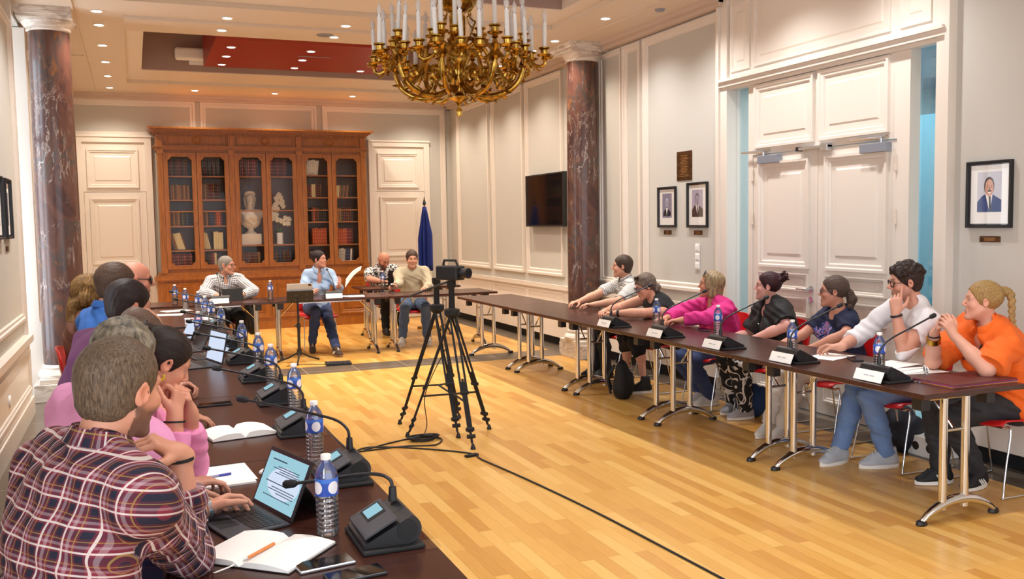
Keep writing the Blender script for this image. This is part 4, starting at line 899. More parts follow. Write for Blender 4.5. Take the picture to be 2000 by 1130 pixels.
# ================================================================ CHANDELIER
def build_chandelier():
    cx, cy = 2.17, 6.25; B = MT['brass']
    t = thing('chandelier', 'large gilt brass chandelier with white candle bulbs hanging in the middle of the room', 'chandelier', (cx, cy, 0))
    m = MB(); prof = [(.001, 2.41), (.018, 2.415), (.024, 2.44), (.02, 2.46), (.01, 2.47), (.014, 2.485), (.02, 2.50), (.03, 2.515), (.085, 2.535), (.088, 2.545), (.05, 2.555), (.03, 2.57), (.024, 2.59), (.04, 2.62), (.05, 2.65), (.035, 2.70), (.06, 2.76), (.085, 2.80), (.08, 2.86), (.055, 2.90), (.07, 2.93), (.075, 2.95), (.045, 2.97), (.042, 3.05), (.05, 3.10), (.055, 3.13), (.11, 3.16), (.135, 3.19), (.125, 3.22), (.09, 3.25), (.12, 3.28), (.13, 3.31), (.06, 3.35), (.03, 3.40), (.02, 3.46), (.001, 3.47)]
    m.lathe(prof, n=28)
    for k in range(12):
        a = 2*PI*k/12; m.tube([(.05*math.cos(a), .05*math.sin(a), 2.975), (.053*math.cos(a), .053*math.sin(a), 3.11)], .006, 6); m.sphere((.128*math.cos(a), .128*math.sin(a), 3.205), .016, 8, 6)
    for k in range(8):
        a = 2*PI*k/8; c_, s_ = math.cos(a), math.sin(a)
        m.tube([( (.09+.035*math.cos(q))*c_, (.09+.035*math.cos(q))*s_, 2.70+.05*math.sin(q)) for q in np.linspace(-PI, PI*.8, 14)], .010, 6)
    m.build('central_stem', B, t, smooth=50)
    m = MB(); m.tube([(0, 0, 3.46), (0, 0, ZC+.88)], .014, 8); m.build('suspension_rod', B, t, smooth=50)
    def cup(mb, p):
        mb.lathe([(.012, -.055), (.026, -.045), (.015, -.03), (.046, -.022), (.054, -.012), (.024, -.008), (.027, .02), (.040, .028), (.040, .036), (.012, .038)], p, 14)
    cand = [None]
    def candle(p, tilt, parent):
        if cand[0] is None:
            m = MB(); m.cyl((0, 0, 0), (0, 0, .175), .0155, .0155, 12); c = m.build('candle_tube', MT['white'], parent, smooth=40)
            m = MB(); m.lathe([(.010, .175), (.011, .185)], n=10); m.build('bulb_cap', MT['silver'], c, smooth=40)
            m = MB(); m.lathe([(.009, .185), (.0175, .205), (.019, .222), (.012, .246), (.004, .262), (.001, .272)], n=12); m.build('bulb', MT['bulb'], c, smooth=60)
            cand[0] = c
        else: c = copy_tree(cand[0], parent)
        c.location = p; c.rotation_euler = tilt
    rr = random.Random(4)
    for k in range(8):
        a = 2*PI*k/8+.22; R = np.array([[math.cos(a), -math.sin(a), 0], [math.sin(a), math.cos(a), 0], [0, 0, 1]])
        def L(r, z, s=0.0): return R@V3((r, s, z))
        m = MB()
        m.tube(catmull([L(.04, 2.64), L(.10, 2.585), L(.20, 2.545), L(.32, 2.56), L(.415, 2.62), L(.455, 2.70), L(.47, 2.78)], 6), [.021-.008*abs(i/36-.4) for i in range(37)], 8)
        m.tube(catmull([L(.06, 2.88), L(.15, 2.93), L(.24, 2.88), L(.27, 2.77), L(.33, 2.66), L(.40, 2.62)], 6), .015, 7)
        m.tube([L(.19+.055*(1-q/16)*math.cos(q*.62), 2.70+.055*(1-q/16)*math.sin(q*.62)) for q in range(15)], .013, 6)
        m.tube([L(.36+.045*(1-q/16)*math.cos(-q*.6), 2.68+.045*(1-q/16)*math.sin(-q*.6)) for q in range(14)], .012, 6)
        m.lathe([(.02, 2.74), (.035, 2.76), (.02, 2.785), (.03, 2.80), (.05, 2.835), (.02, 2.85), (.016, 2.87)], L(.47, 0), 14)
        for (r, z, s, dr, dz) in ((.22, 2.55, .0, .03, -.05), (.30, 2.56, .015, .05, -.04), (.34, 2.58, -.02, .05, -.035), (.42, 2.64, .02, .06, .0), (.14, 2.57, .0, .0, -.05), (.27, 2.60, .02, .04, .05), (.44, 2.74, -.02, .05, -.01), (.12, 2.62, .02, .05, .04)):
            m.tube([L(r, z, s), L(r+dr*.6, z+dz*.6, s*1.6), L(r+dr, z+dz*.7, s*2.0)], [.014, .009, .001], 6)
        m.build('arm', B, t, smooth=50)
        m = MB(); hub = L(.47, 2.88); cup(m, hub+V3((0, 0, .05))); spots = [(hub+V3((0, 0, .085)), 0)]
        for j, da in enumerate((-1.35, 0, 1.35)):
            d = R@V3((math.cos(da), math.sin(da), 0)); q = hub+d*.145+V3((0, 0, -.055))
            m.tube(catmull([hub+V3((0, 0, -.06)), hub+d*.05+V3((0, 0, -.12)), hub+d*.11+V3((0, 0, -.145)), q+V3((0, 0, -.075)), q+V3((0, 0, -.05))], 5), [.015]*8+[.012]*13, 7)
            m.tube([hub+d*.07+V3((0, 0, -.13)), hub+d*.10+V3((0, 0, -.175)), hub+d*.13+V3((0, 0, -.17))], [.012, .007, .001], 6)
            m.tube([q+V3((0, 0, -.03)), q+d*.05+V3((0, 0, -.035)), q+d*.065+V3((0, 0, -.02))], [.012, .008, .001], 6)
            cup(m, q+V3((0, 0, .0))); spots.append((q+V3((0, 0, .035)), 1))
        m.build('candle_cluster', B, t, smooth=50)
        for p, q in spots: candle(tuple(p), ((rr.random()-.5)*.12, (rr.random()-.5)*.12, 0), t)
    for k in range(6):
        a = 2*PI*k/6+.1; d = V3((math.cos(a), math.sin(a), 0)); m = MB(); q = d*.19+V3((0, 0, 2.97))
        m.tube(catmull([d*.07+V3((0, 0, 2.90)), d*.12+V3((0, 0, 2.86)), d*.18+V3((0, 0, 2.87)), q+V3((0, 0, -.04))], 5), .010, 7); cup(m, q)
        m.build('inner_arm', B, t, smooth=50); candle(tuple(q+V3((0, 0, .035))), (0, 0, 0), t)
    for k in range(4):
        a = 2*PI*k/4+.5; d = V3((math.cos(a), math.sin(a), 0)); m = MB()
        m.tube([d*(.11+.06*u+.025*math.sin(u*14))+V3((0, 0, 3.19-.26*u+.01*math.cos(u*20))) for u in np.linspace(0, 1, 26)], .006, 6); m.build('scroll_chain', B, t, smooth=50)
# ================================================================ THINGS ON THE TABLES
TZ = .7405
def laptop(x, y, deg, name, label, w=.29, d=.20, hgt=.195, tilt=20, scr='screen_glow', body='darkgrey', stand=False):
    """origin at the hinge; the user sits at local -x"""
    t = thing(name, label, 'computer', (x, y, TZ), math.radians(deg))
    m = MB(); m.box((-d, -w/2, 0), (0, w/2, .009)); kb = m.build('keyboard_base', MT[body], t, bevel=.003)
    m = MB()
    for r in range(5):
        for c in range(13): m.box((-.022-.0185*r-.015, -w/2+.018+c*(w-.036)/13+.001, .009), (-.022-.0185*r, -w/2+.018+(c+1)*(w-.036)/13-.002, .0105))
    m.build('keys', MT['black'], kb)
    m = MB(); m.box((-d+.015, -.055, .0088), (-d+.075, .055, .0096)); m.build('touchpad', MT['blackmatte'], kb)
    a = math.radians(tilt); S_, C_ = math.sin(a), math.cos(a)
    def P(v, h, o=0): return (h*S_+o*C_, v, .008+h*C_-o*S_)
    def slab(v0, v1, h0, h1, o0, o1): 
        m = MB(); m.add([P(v0, h0, o0), P(v1, h0, o0), P(v1, h1, o0), P(v0, h1, o0), P(v0, h0, o1), P(v1, h0, o1), P(v1, h1, o1), P(v0, h1, o1)], [(0, 1, 2, 3), (7, 6, 5, 4), (0, 4, 5, 1), (1, 5, 6, 2), (2, 6, 7, 3), (3, 7, 4, 0)]); return m
    lid = slab(-w/2, w/2, .002, hgt, 0, .008).build('lid', MT['black'], t, bevel=.002)
    slab(-w/2+.010, w/2-.010, .016, hgt-.014, -.0006, .0002).build('screen', MT[scr], lid)
    if scr == 'screen_glow':
        m = MB(); m.mi = 0
        for (v0, v1, h0, h1) in [(.0, .10, .158, .162), (-.1, .05, .140, .1425), (-.1, .08, .133, .1355), (-.11, .03, .126, .1285), (-.11, .06, .119, .1215), (-.04, .1, .088, .091), (-.11, .05, .075, .0775), (-.11, .07, .067, .0695), (-.11, .01, .059, .0615), (-.1, .09, .045, .0475)]:
            s_ = slab(v0, v1, h0, h1, -.0012, -.0005); m.add(s_.v, s_.f)
        m.build('screen_text', plain('screen_ink', srgb('#2f5f7a'), .5), lid)
        m = MB(); rows = []
        for k in range(25): q = 2*PI*k/24
        m.add([P(-.02+.11*math.cos(2*PI*k/24)*(1 if k % 2 else 1), .095+.05*math.sin(2*PI*k/24), -.0008) for k in range(24)], [tuple(range(24))]); m.build('screen_shape', MT['screen_glow_pale'], lid)
    if stand:
        m = MB(); h = hgt*.62; m.add([P(-w/2+.02, h, .010), P(w/2-.02, h, .010), (.135, w/2-.02, .001), (.135, -w/2+.02, .001), P(-w/2+.02, h, .014), P(w/2-.02, h, .014), (.14, w/2-.02, .001), (.14, -w/2+.02, .001)], [(0, 1, 2, 3), (7, 6, 5, 4), (0, 4, 5, 1), (1, 5, 6, 2), (2, 6, 7, 3), (3, 7, 4, 0)]); m.build('kickstand', MT['black'], t)
    return t
def phone(x, y, deg, label, case='black', z=TZ, L=.155, w=.075):
    t = thing('mobile_phone', label, 'phone', (x, y, z), math.radians(deg))
    m = MB(); m.box((-L/2, -w/2, 0), (L/2, w/2, .009)); m.build('case', MT[case], t, bevel=.003)
    m = MB(); m.box((-L/2+.004, -w/2+.004, .0088), (L/2-.004, w/2-.004, .0096)); m.build('screen', MT['screen'], t)
    return t
def sheet(x, y, deg, label, w=.21, h=.297, n=1, name='paper_sheet'):
    m = MB(); 
    for k in range(n): m.box((-h/2, -w/2, .0002+k*.0008), (h/2, w/2, .0008+k*.0008))
    o = m.build(name, MT['paper'], loc=(x, y, TZ), rz=math.radians(deg)); return tag(o, label, 'paper')
def open_book(x, y, deg, label, pw=.155, ph=.24, thick=.016, cover='black', ribbon=True):
    t = thing('open_notebook', label, 'notebook', (x, y, TZ), math.radians(deg))      # spine along local x
    m = MB(); m.box((-ph/2-.003, -pw-.004, 0), (ph/2+.003, pw+.004, .003)); m.build('cover', MT[cover], t, bevel=.001)
    for s in (-1, 1):
        m = MB(); rows = []
        for i in range(9):
            u = i/8; z = .004+thick*(.35+.65*math.sin(PI*min(1, .12+u*.75))**.8)*(1-.5*u**3); z = .004 if i == 0 else z
            rows.append((s*pw*u, z))
        poly = rows+[(s*pw, .0032), (0, .0032)]
        m.prism(poly, -ph/2, ph/2, 'x'); m.build('pages', MT['paper'], t, smooth=50)
    if ribbon:
        m = MB(); m.add([(-ph/2+.02, .012, thick*.9), (-ph/2+.02, .02, thick*.9), (-ph/2-.01, .02, .008), (-ph/2-.01, .012, .008), (-ph/2-.055, .035, .003), (-ph/2-.055, .043, .003)], [(0, 1, 2, 3), (3, 2, 5, 4)])
        o = m.build('ribbon', MT['white'], t); q = o.modifiers.new('s', 'SOLIDIFY'); q.thickness = .0008
    return t
def pen(x, y, deg, label, cols, z=TZ, L=.14, r=.0045, name='pen', cat='pen'):
    t = thing(name, label, cat, (x, y, z+r), math.radians(deg))
    m = MB(); m.cyl((-L/2+.02, 0, 0), (L/2-.045, 0, 0), r); m.build('barrel', cols[0], t, smooth=40)
    m = MB(); m.cyl((L/2-.045, 0, 0), (L/2, 0, 0), r*1.1); m.build('cap', cols[1], t, smooth=40)
    m = MB(); m.cyl((-L/2, 0, 0), (-L/2+.02, 0, 0), .001, r); m.build('tip', cols[2], t, smooth=40)
def build_table_things():
    laptop(.365, 2.965, 17, 'tablet_computer', 'tablet computer with black keyboard and lit screen in front of the plaid-shirted man', stand=True, tilt=24)
    laptop(.46, 6.47, 14, 'laptop', 'grey laptop with a bright screen edge-on, half way along the left tables', w=.33, d=.23, hgt=.22, tilt=12, scr='screen_glow_pale')
    laptop(.40, 7.30, 10, 'laptop', 'laptop with a dark reflecting screen behind the bright-screened one', w=.33, d=.23, hgt=.22, tilt=26, scr='screen')
    laptop(.45, 6.84, 12, 'tablet_computer', 'flat tablet with pale blue screen between the two laptops', w=.30, d=.12, hgt=.03, tilt=70, scr='screen_glow')
    t = thing('desk_tablet', 'small grey tablet leaning on a stand in front of the balding man', 'tablet', (.40, 7.95, TZ), .25); a = .5
    m = MB(); m.cbox((0, 0, .085), (.012, .25, .17), np.array(Matrix.Rotation(a, 3, 'Y'))); m.build('housing', MT['black'], t, bevel=.003)
    m = MB(); m.cbox((-.0065, 0, .0885), (.001, .225, .145), np.array(Matrix.Rotation(a, 3, 'Y'))); m.build('screen', MT['screen_glow_pale'], t)
    m = MB(); m.box((0, -.06, 0), (.14, .06, .012)); m.tube([(.10, 0, .01), (.03, 0, .10)], .010, 8); m.build('stand', MT['black'], t)
    open_book(.305, 2.62, 48, 'open white notebook with an orange pencil in its fold, nearest the camera')
    pen(.285, 2.60, 46, 'orange pencil lying in the fold of the near notebook', (plain('orange_lacquer', srgb('#e08a4a'), .4), MT['silver'] and plain('orange_end', srgb('#e08a4a'), .4), MT['silver']), z=TZ+.008, name='pencil', cat='pencil')
    open_book(.395, 4.20, 100, 'thick open white notebook in front of the person with the peach sleeve', pw=.14, ph=.20, thick=.026, ribbon=False)
    t = thing('writing_pad', 'white writing pad with a blue pen on it, beside the tablet computer', 'pad', (.255, 3.49, TZ), .08)
    m = MB(); m.box((-.10, -.135, 0), (.105, .135, .007)); m.build('pages', MT['paper'], t); m = MB(); m.box((-.09, -.11, .007), (.115, .145, .0085)); m.build('top_sheet', MT['paper'], t)
    bl = plain('blue_pen', srgb('#2b3aa0'), .3)
    pen(.225, 3.47, 12, 'blue and clear ball pen on the white pad', (plain('clear_grip', srgb('#8f93b0'), .2), bl, MT['silver']), z=TZ+.0085)
    m = MB(); m.sphere((0, 0, .014), .032, 14, 8, (1.3, .8, .45)); o = m.build('computer_mouse', MT['white'], loc=(.43, 3.45, TZ), smooth=80); tag(o, 'small white mouse in a black shell behind the tablet screen', 'mouse')
    phone(.44, 2.455, 8, 'gold-edged mobile phone nearest the camera, with a blue reflection', 'silver'); phone(.50, 2.345, 6, 'black mobile phone at the bottom edge beside the gold-edged one')
    phone(.35, 4.95, 3, 'black mobile phone lying alone on the left table', L=.17)
    t = thing('boxed_book', 'thick white book with a pink cover on the left tables', 'book', (.54, 9.2, TZ), .1)
    m = MB(); m.box((-.11, -.14, 0), (.11, .14, .045)); m.build('pages', MT['paper'], t); m = MB(); m.box((-.112, -.142, .045), (.112, .142, .05)); m.mat(1).box((-.08, -.1, .05), (.05, .1, .0505)); m.build('cover', [MT['white'], plain('pink_print', srgb('#d9889f'), .5)], t)
    sheet(.40, 10.8, 20, 'white paper at the far end of the left tables', n=2); sheet(.30, 10.35, -10, 'white paper under the clasped hands at the far left')
    m = MB(); m.box((-.09, -.012, 0), (.09, .012, .012)); tag(m.build('glasses_case', MT['black'], loc=(.37, 8.9, TZ)), 'thin black case on the left table before the boxed book', 'case')
    # right row
    sheet(4.32, 4.36, 12, 'white paper under the elbow of the white-shirted man'); sheet(4.27, 4.12, -8, 'white paper behind the microphone of the woman in orange'); sheet(4.22, 4.80, 20, 'white paper under the writing hand of the white-shirted man')
    phone(4.27, 4.62, 60, 'black mobile phone beside the bottle of the white-shirted man'); phone(4.33, 6.42, 68, 'black mobile phone between the women in magenta and black', L=.16)
    pp = plain('purple_pen', srgb('#5a2a7a'), .3); pen(4.13, 4.10, 60, 'purple pen on the white paper near the folded glasses', (pp, pp, MT['silver']))
    pen(4.19, 3.88, -50, 'black felt pen lying by the coloured folders', (MT['black'], MT['black'], MT['black']), L=.15, r=.006)
    t = thing('eyeglasses', 'white-framed glasses lying on the papers before the woman in orange', 'glasses', (4.22, 4.0, TZ), 1.0)
    m = MB()
    for s in (-1, 1): m.tube([(.032*s+.024*math.cos(a), 0, .024+.021*math.sin(a)) for a in np.linspace(0, 2*PI, 20)[:-1]], .0028, 6, closed=True); 
    m.tube([(-.008, 0, .028), (.008, 0, .028)], .0025, 6); m.build('front', MT['white'], t, smooth=60)
    for s in (-1, 1):
        m = MB(); m.tube([(.056*s, 0, .028), (.05*s, .10, .012), (.045*s, .14, .004)], .0022, 6); m.build('temple', MT['silver'], t, smooth=60)
        m = MB(); m.add([(.032*s+.022*math.cos(a), .001, .024+.019*math.sin(a)) for a in np.linspace(0, 2*PI, 20)[:-1]], [tuple(range(19))]); m.build('lens', MT['darkgrey'], t)
    for k, (c_, nm) in enumerate((('#e8901f', 'orange'), ('#4b2f9c', 'violet'), ('#c9252c', 'red'), ('#57201e', 'dark red'))):
        t = thing('paper_folder', '%s cardboard folder in the stack at the near end of the right tables' % nm, 'folder', (4.24, 3.735, TZ+.0045*k), -.02+.02*k, 'stack of coloured folders')
        cm = plain('folder_%s' % nm.replace(' ', '_'), srgb(c_), .45); m = MB(); m.box((-.245, -.135, 0), (.235, .15, .0012)); m.build('back_flap', cm, t); m = MB(); m.box((-.24, -.13, .0012), (.23, .145, .0026)); m.build('leaves', MT['paper'], t); m = MB(); m.box((-.245, -.135, .0028), (.235, .15, .004)); m.build('front_flap', cm, t)
    t = thing('key_ring', 'bunch of keys by the coloured folders', 'keys', (4.02, 3.83, TZ), .4)
    m = MB(); m.tube([(.014*math.cos(a), .014*math.sin(a), .0025) for a in np.linspace(0, 2*PI, 16)[:-1]], .0016, 5, closed=True); m.build('ring', MT['silver'], t)
    for q in (.2, 1.4, 2.6):
        m = MB(); c_, s_ = math.cos(q), math.sin(q); m.cyl((.02*c_, .02*s_, .001), (.02*c_, .02*s_, .0035), .011); m.tube([(.028*c_, .028*s_, .002), (.065*c_, .065*s_, .002)], .003, 4); m.build('key', MT['silver'], t)
    # back row
    t = thing('tablet_computer', 'black tablet standing before the checked-shirt man, seen from behind', 'tablet', (1.10, 11.86, TZ), 0)
    m = MB(); m.cbox((0, 0, .075), (.25, .008, .16), np.array(Matrix.Rotation(-.25, 3, 'X'))); m.build('housing', MT['black'], t, bevel=.003); m = MB(); m.box((-.12, .0, 0), (.12, .16, .008)); m.build('keyboard', MT['black'], t)
    t = thing('remote_box', 'small black box with buttons left of the checked-shirt man', 'box', (.72, 11.75, TZ), .2); m = MB(); m.box((-.09, -.06, 0), (.09, .06, .03)); m.build('housing', MT['black'], t, bevel=.004); m = MB(); m.box((-.07, -.04, .03), (.07, .04, .032)); m.build('buttons', MT['grey'], t)
    sheet(2.38, 11.78, 5, 'white paper lying beside the microphone of the woman at the back'); sheet(2.62, 11.74, 80, 'white paper at the right of the woman at the back')
    t = thing('laptop', 'black laptop lid in front of the bald man, seen from behind', 'computer', (3.60, 13.25, TZ), 0); m = MB(); m.cbox((0, -.02, .12), (.33, .008, .235), np.array(Matrix.Rotation(.2, 3, 'X'))); m.build('lid', MT['black'], t, bevel=.003); m = MB(); m.box((-.165, 0, 0), (.165, .22, .012)); m.build('keyboard_base', MT['black'], t)
    t = thing('name_card', 'white name card on the table of the bald man', 'card', (3.52, 13.02, TZ), 0); m = MB(); m.cbox((0, 0, .03), (.2, .003, .06), np.array(Matrix.Rotation(-.4, 3, 'X'))); m.build('card', MT['paper'], t)
    # music-stand like tablet stand in front of the back row
    t = thing('tablet_stand', 'black tripod stand with a tilted black plate in front of the back tables', 'stand', (1.80, 11.27, 0))
    m = MB(); m.cyl((0, 0, .10), (0, 0, .78), .013); m.cyl((0, 0, .10), (0, 0, .46), .018); m.build('pole', MT['black'], t, smooth=50)
    m = MB(); m.cyl((0, 0, .09), (0, 0, .16), .03); m.build('hub', MT['black'], t, smooth=40)
    m = MB(); m.cyl((0, 0, .42), (0, 0, .48), .025); m.cyl((0, 0, .45), (-.05, 0, .45), .01); m.build('clamp_knob', MT['black'], t, smooth=40)
    for a in (.35, 2.75, 4.45):
        m = MB(); m.tube([(.02*math.cos(a), .02*math.sin(a), .12), (.13*math.cos(a), .13*math.sin(a), .06), (.26*math.cos(a), .26*math.sin(a), .014)], .011, 8); l = m.build('leg', MT['black'], t, smooth=50); m = MB(); m.sphere((.26*math.cos(a), .26*math.sin(a), .014), .014, 10, 6); m.build('rubber_foot', MT['blackmatte'], l)
    Rm = np.array(Matrix.Rotation(.22, 3, 'X')); m = MB(); m.cbox((.03, .0, .80), (.32, .008, .15), Rm); m.build('plate', MT['black'], t, bevel=.004)
    for q in ((-.05, .02), (.08, .02), (-.05, -.04), (.08, -.04)): m = MB(); m.cbox((.03+q[0], -.006-.2*q[1], 0.80+q[1]), (.008, .006, .008), Rm); m.build('screw', MT['grey'], t)
    t = thing('tablet_computer', 'silver-backed tablet resting on the tripod stand', 'tablet', (1.83, 11.285, .862), 0); m = MB(); m.cbox((0, .005, .0), (.31, .008, .20), Rm); m.build('housing', MT['aluminium'], t, bevel=.003); m = MB(); m.cbox((.12, -.018, .078), (.035, .004, .025), Rm); m.build('camera_bump', MT['black'], t)
    t = thing('floor_socket_strip', 'flat dark strip of sockets on the tile band in front of the woman at the back', 'socket strip', (2.19, 10.88, 0), -.1); m = MB(); m.box((-.15, -.10, 0), (.15, .10, .03)); m.build('housing', MT['black'], t, bevel=.006); m = MB()
    for k in range(6): m.box((-.13+.045*k, -.05, .03), (-.10+.045*k, .06, .034))
    m.build('lids', MT['darkgrey'], t)
# ================================================================ ON THE FLOOR
def tripod(feet, apex, label, head):
    t = thing('camera_tripod', label, 'tripod', (apex[0], apex[1], 0)); A = V3((0, 0, apex[2])); K = MT['blackmatte']
    for f in feet:
        F = V3((f[0]-apex[0], f[1]-apex[1], 0)); d = unit(A-F); s = unit(np.cross(d, (0, 0, 1))); L = np.linalg.norm(A-F); m = MB()
        for k in (-1, 1): m.tube([A+s*k*.022, F+d*L*.40+s*k*.022], .009, 8); m.tube([F+d*L*.48+s*k*.013, F+d*L*.12+s*k*.013], .008, 8)
        m.tube([F+d*L*.5, F+d*.05], .010, 8)
        for u in (.40, .14, .09): m.tube([F+d*L*u-s*.03, F+d*L*u+s*.03], .016, 8)
        leg = m.build('leg', K, t, smooth=50)
        m = MB(); m.tube([F+d*.06, F+V3((0, 0, .02))], .008, 8); m.lathe([(.018, 0), (.02, .008), (.014, .025), (.008, .04)], F, 12); m.build('rubber_foot', MT['black'], leg, smooth=50)
    m = MB(); C = V3((0, 0, apex[2]*.35))
    for f in feet:
        F = V3((f[0]-apex[0], f[1]-apex[1], 0)); m.tube([C, F+(A-F)*.33], .008, 6)
    m.build('spreader', K, t, smooth=50)
    m = MB(); m.lathe([(.03, apex[2]-.05), (.06, apex[2]-.02), (.06, apex[2]+.02), (.025, apex[2]+.03), (.022, apex[2]+.18), (.035, apex[2]+.2), (.035, apex[2]+.24), (.001, apex[2]+.24)], n=20); m.build('head', K, t, smooth=40)
    if head:
        z = apex[2]+.245; v = thing('video_camera', 'black video camera on the nearer tripod in the middle of the room', 'camera', (apex[0], apex[1], z), .5)
        m = MB(); m.box((-.05, -.10, 0), (.05, .12, .11)); m.build('body', MT['black'], v, bevel=.012); m = MB(); m.cyl((0, -.10, .055), (0, -.18, .055), .035, .04, 24); l = m.build('lens', MT['black'], v, smooth=40); m = MB(); m.cyl((0, -.178, .055), (0, -.182, .055), .03, .03, 24); m.build('front_glass', MT['screen'], l); m = MB(); m.tube([(0, .08, .11), (0, .07, .15), (0, -.05, .15), (0, -.07, .11)], .010, 8); m.build('handle', MT['black'], v, smooth=50); m = MB(); m.cyl((-.05, -.01, -.01), (-.2, .25, -.12), .008); m.build('pan_bar', MT['black'], v, smooth=50)
def cable(pts, label, r=.006, z=None):
    m = MB(); m.tube(catmull(pts, 8), r, 8); tag(m.build('cable', MT['cable'], smooth=60), label, 'cable')
def backpack(x, y, deg, label, col, s=1.0, hgt=.42):
    t = thing('backpack', label, 'bag', (x, y, 0), math.radians(deg)); M_ = plain('bag_fabric_'+label[:4], srgb(col), .75)
    v = Vol((-.25, -.22, -.01), (.25, .22, .55), .008); v.add(ell((0, 0, hgt*.42), (.15*s, .095*s, hgt*.48)), .03); v.add(ell((0, 0, .09), (.155*s, .11*s, .10)), .05); v.add(ell((0, -.09*s, .14), (.11*s, .05*s, .11)), .02); v.cut(lambda x_, y_, z_: .004-z_+0*x_+0*y_)
    v.wrinkle(lambda a, b, c: .004*np.sin(31*a+19*c)*np.sin(27*c-13*b)); v.mesh('bag_body', M_, t, (0, 0, 0))
    m = MB(); m.tube(catmull([(-.04, .05, hgt*.84), (-.035, .05, hgt*.98), (0, .05, hgt*1.04), (.035, .05, hgt*.98), (.04, .05, hgt*.84)], 5), .008, 8); m.build('handle', M_, t, smooth=60)
    for k in (-1, 1): m = MB(); m.tube(catmull([(.07*k, .09*s, hgt*.75), (.09*k, .16*s, hgt*.5), (.10*k, .13*s, .06)], 6), .012, 6); m.build('strap', M_, t, smooth=60)
def build_floor_things():
    tripod([(1.91, 6.88), (2.24, 6.29), (2.58, 6.85)], (2.235, 6.70, .98), 'black double-tube camera tripod standing nearest on the parquet', True)
    tripod([(2.26, 6.68), (1.98, 7.36), (2.50, 7.36)], (2.25, 7.13, .98), 'black camera tripod standing behind the nearer one', False)
    cable([(.79, 4.75, .006), (.95, 5.7, .006), (1.40, 6.55, .006), (1.67, 6.62, .006), (2.15, 6.20, .006), (2.19, 5.95, .006), (2.28, 5.35, .006), (2.37, 4.56, .006), (2.43, 3.7, .006), (2.48, 2.9, .006)], 'long black cable lying across the parquet from the left tables to the front')
    cable([(1.50, 6.60, .006), (1.75, 6.74, .006), (1.95, 6.80, .006), (2.12, 6.70, .008), (2.02, 6.52, .006), (1.80, 6.58, .006), (1.45, 6.57, .006)], 'black cable looped under the camera tripod')
    cable([(2.02, 6.80, .02), (2.06, 6.85, .10), (2.03, 6.80, .30), (2.10, 6.85, .45), (2.20, 6.75, .70)], 'thin black cable hanging down the tripod to the floor', .004)
    m = MB()
    for k in range(5): a = k*1.3; m.tube(catmull([(1.99+.09*math.cos(a+q)*(1+.1*k), 6.72+.07*math.sin(a+q), .008+.006*k) for q in np.linspace(0, 5.5, 9)], 4), .005, 6)
    m.tube([(1.88, 6.73, .02), (1.96, 6.75, .025)], .012, 8); m.tube([(2.0, 6.77, .03), (2.08, 6.76, .02)], .012, 8)
    tag(m.build('cable_coil', MT['cable'], smooth=60), 'heap of coiled black cables and plugs at the foot of the tripod', 'cable')
    m = MB(); m.box((-.05, -.018, 0), (.05, .018, .016)); tag(m.build('cable_tape', MT['blackmatte'], loc=(2.16, 6.10, 0), rz=.3), 'small black piece of tape holding the long cable on the parquet', 'tape')
    cable([(.772, 5.55, .72), (.79, 5.2, .66), (.80, 4.9, .40), (.80, 4.8, .02), (.79, 4.75, .006)], 'black cable dropping from the left table edge to the floor')
    for k in range(3):
        cable([(.76, 3.35+1.6*k, .745), (.778, 3.6+1.6*k, .735), (.78, 4.1+1.6*k, .722+.01*(k % 2)), (.778, 4.6+1.6*k, .735), (.76, 4.85+1.6*k, .745)], '%s black cable along the edge of the left tables' % ('near', 'middle', 'far')[k])
    cable([(1.6, 11.0, .006), (1.8, 11.05, .006), (2.06, 10.92, .006)], 'thin cable between the tablet stand and the socket strip', .004)
    backpack(4.17, 7.52, 60, 'black backpack on the floor at the feet of the woman in the sleeveless top', '#141418', .8, .40)
    backpack(4.78, 6.35, 40, 'blue bag on the floor under the chair of the woman in magenta', '#1f3a66', .8, .30)
    backpack(5.0, 4.95, 20, 'dark bag on the floor by the wall behind the man in the white shirt', '#20232e', 1.1, .36)
build_tables(); build_mics(); build_bottles(); build_bookcase(); build_chandelier(); build_table_things(); build_floor_things()
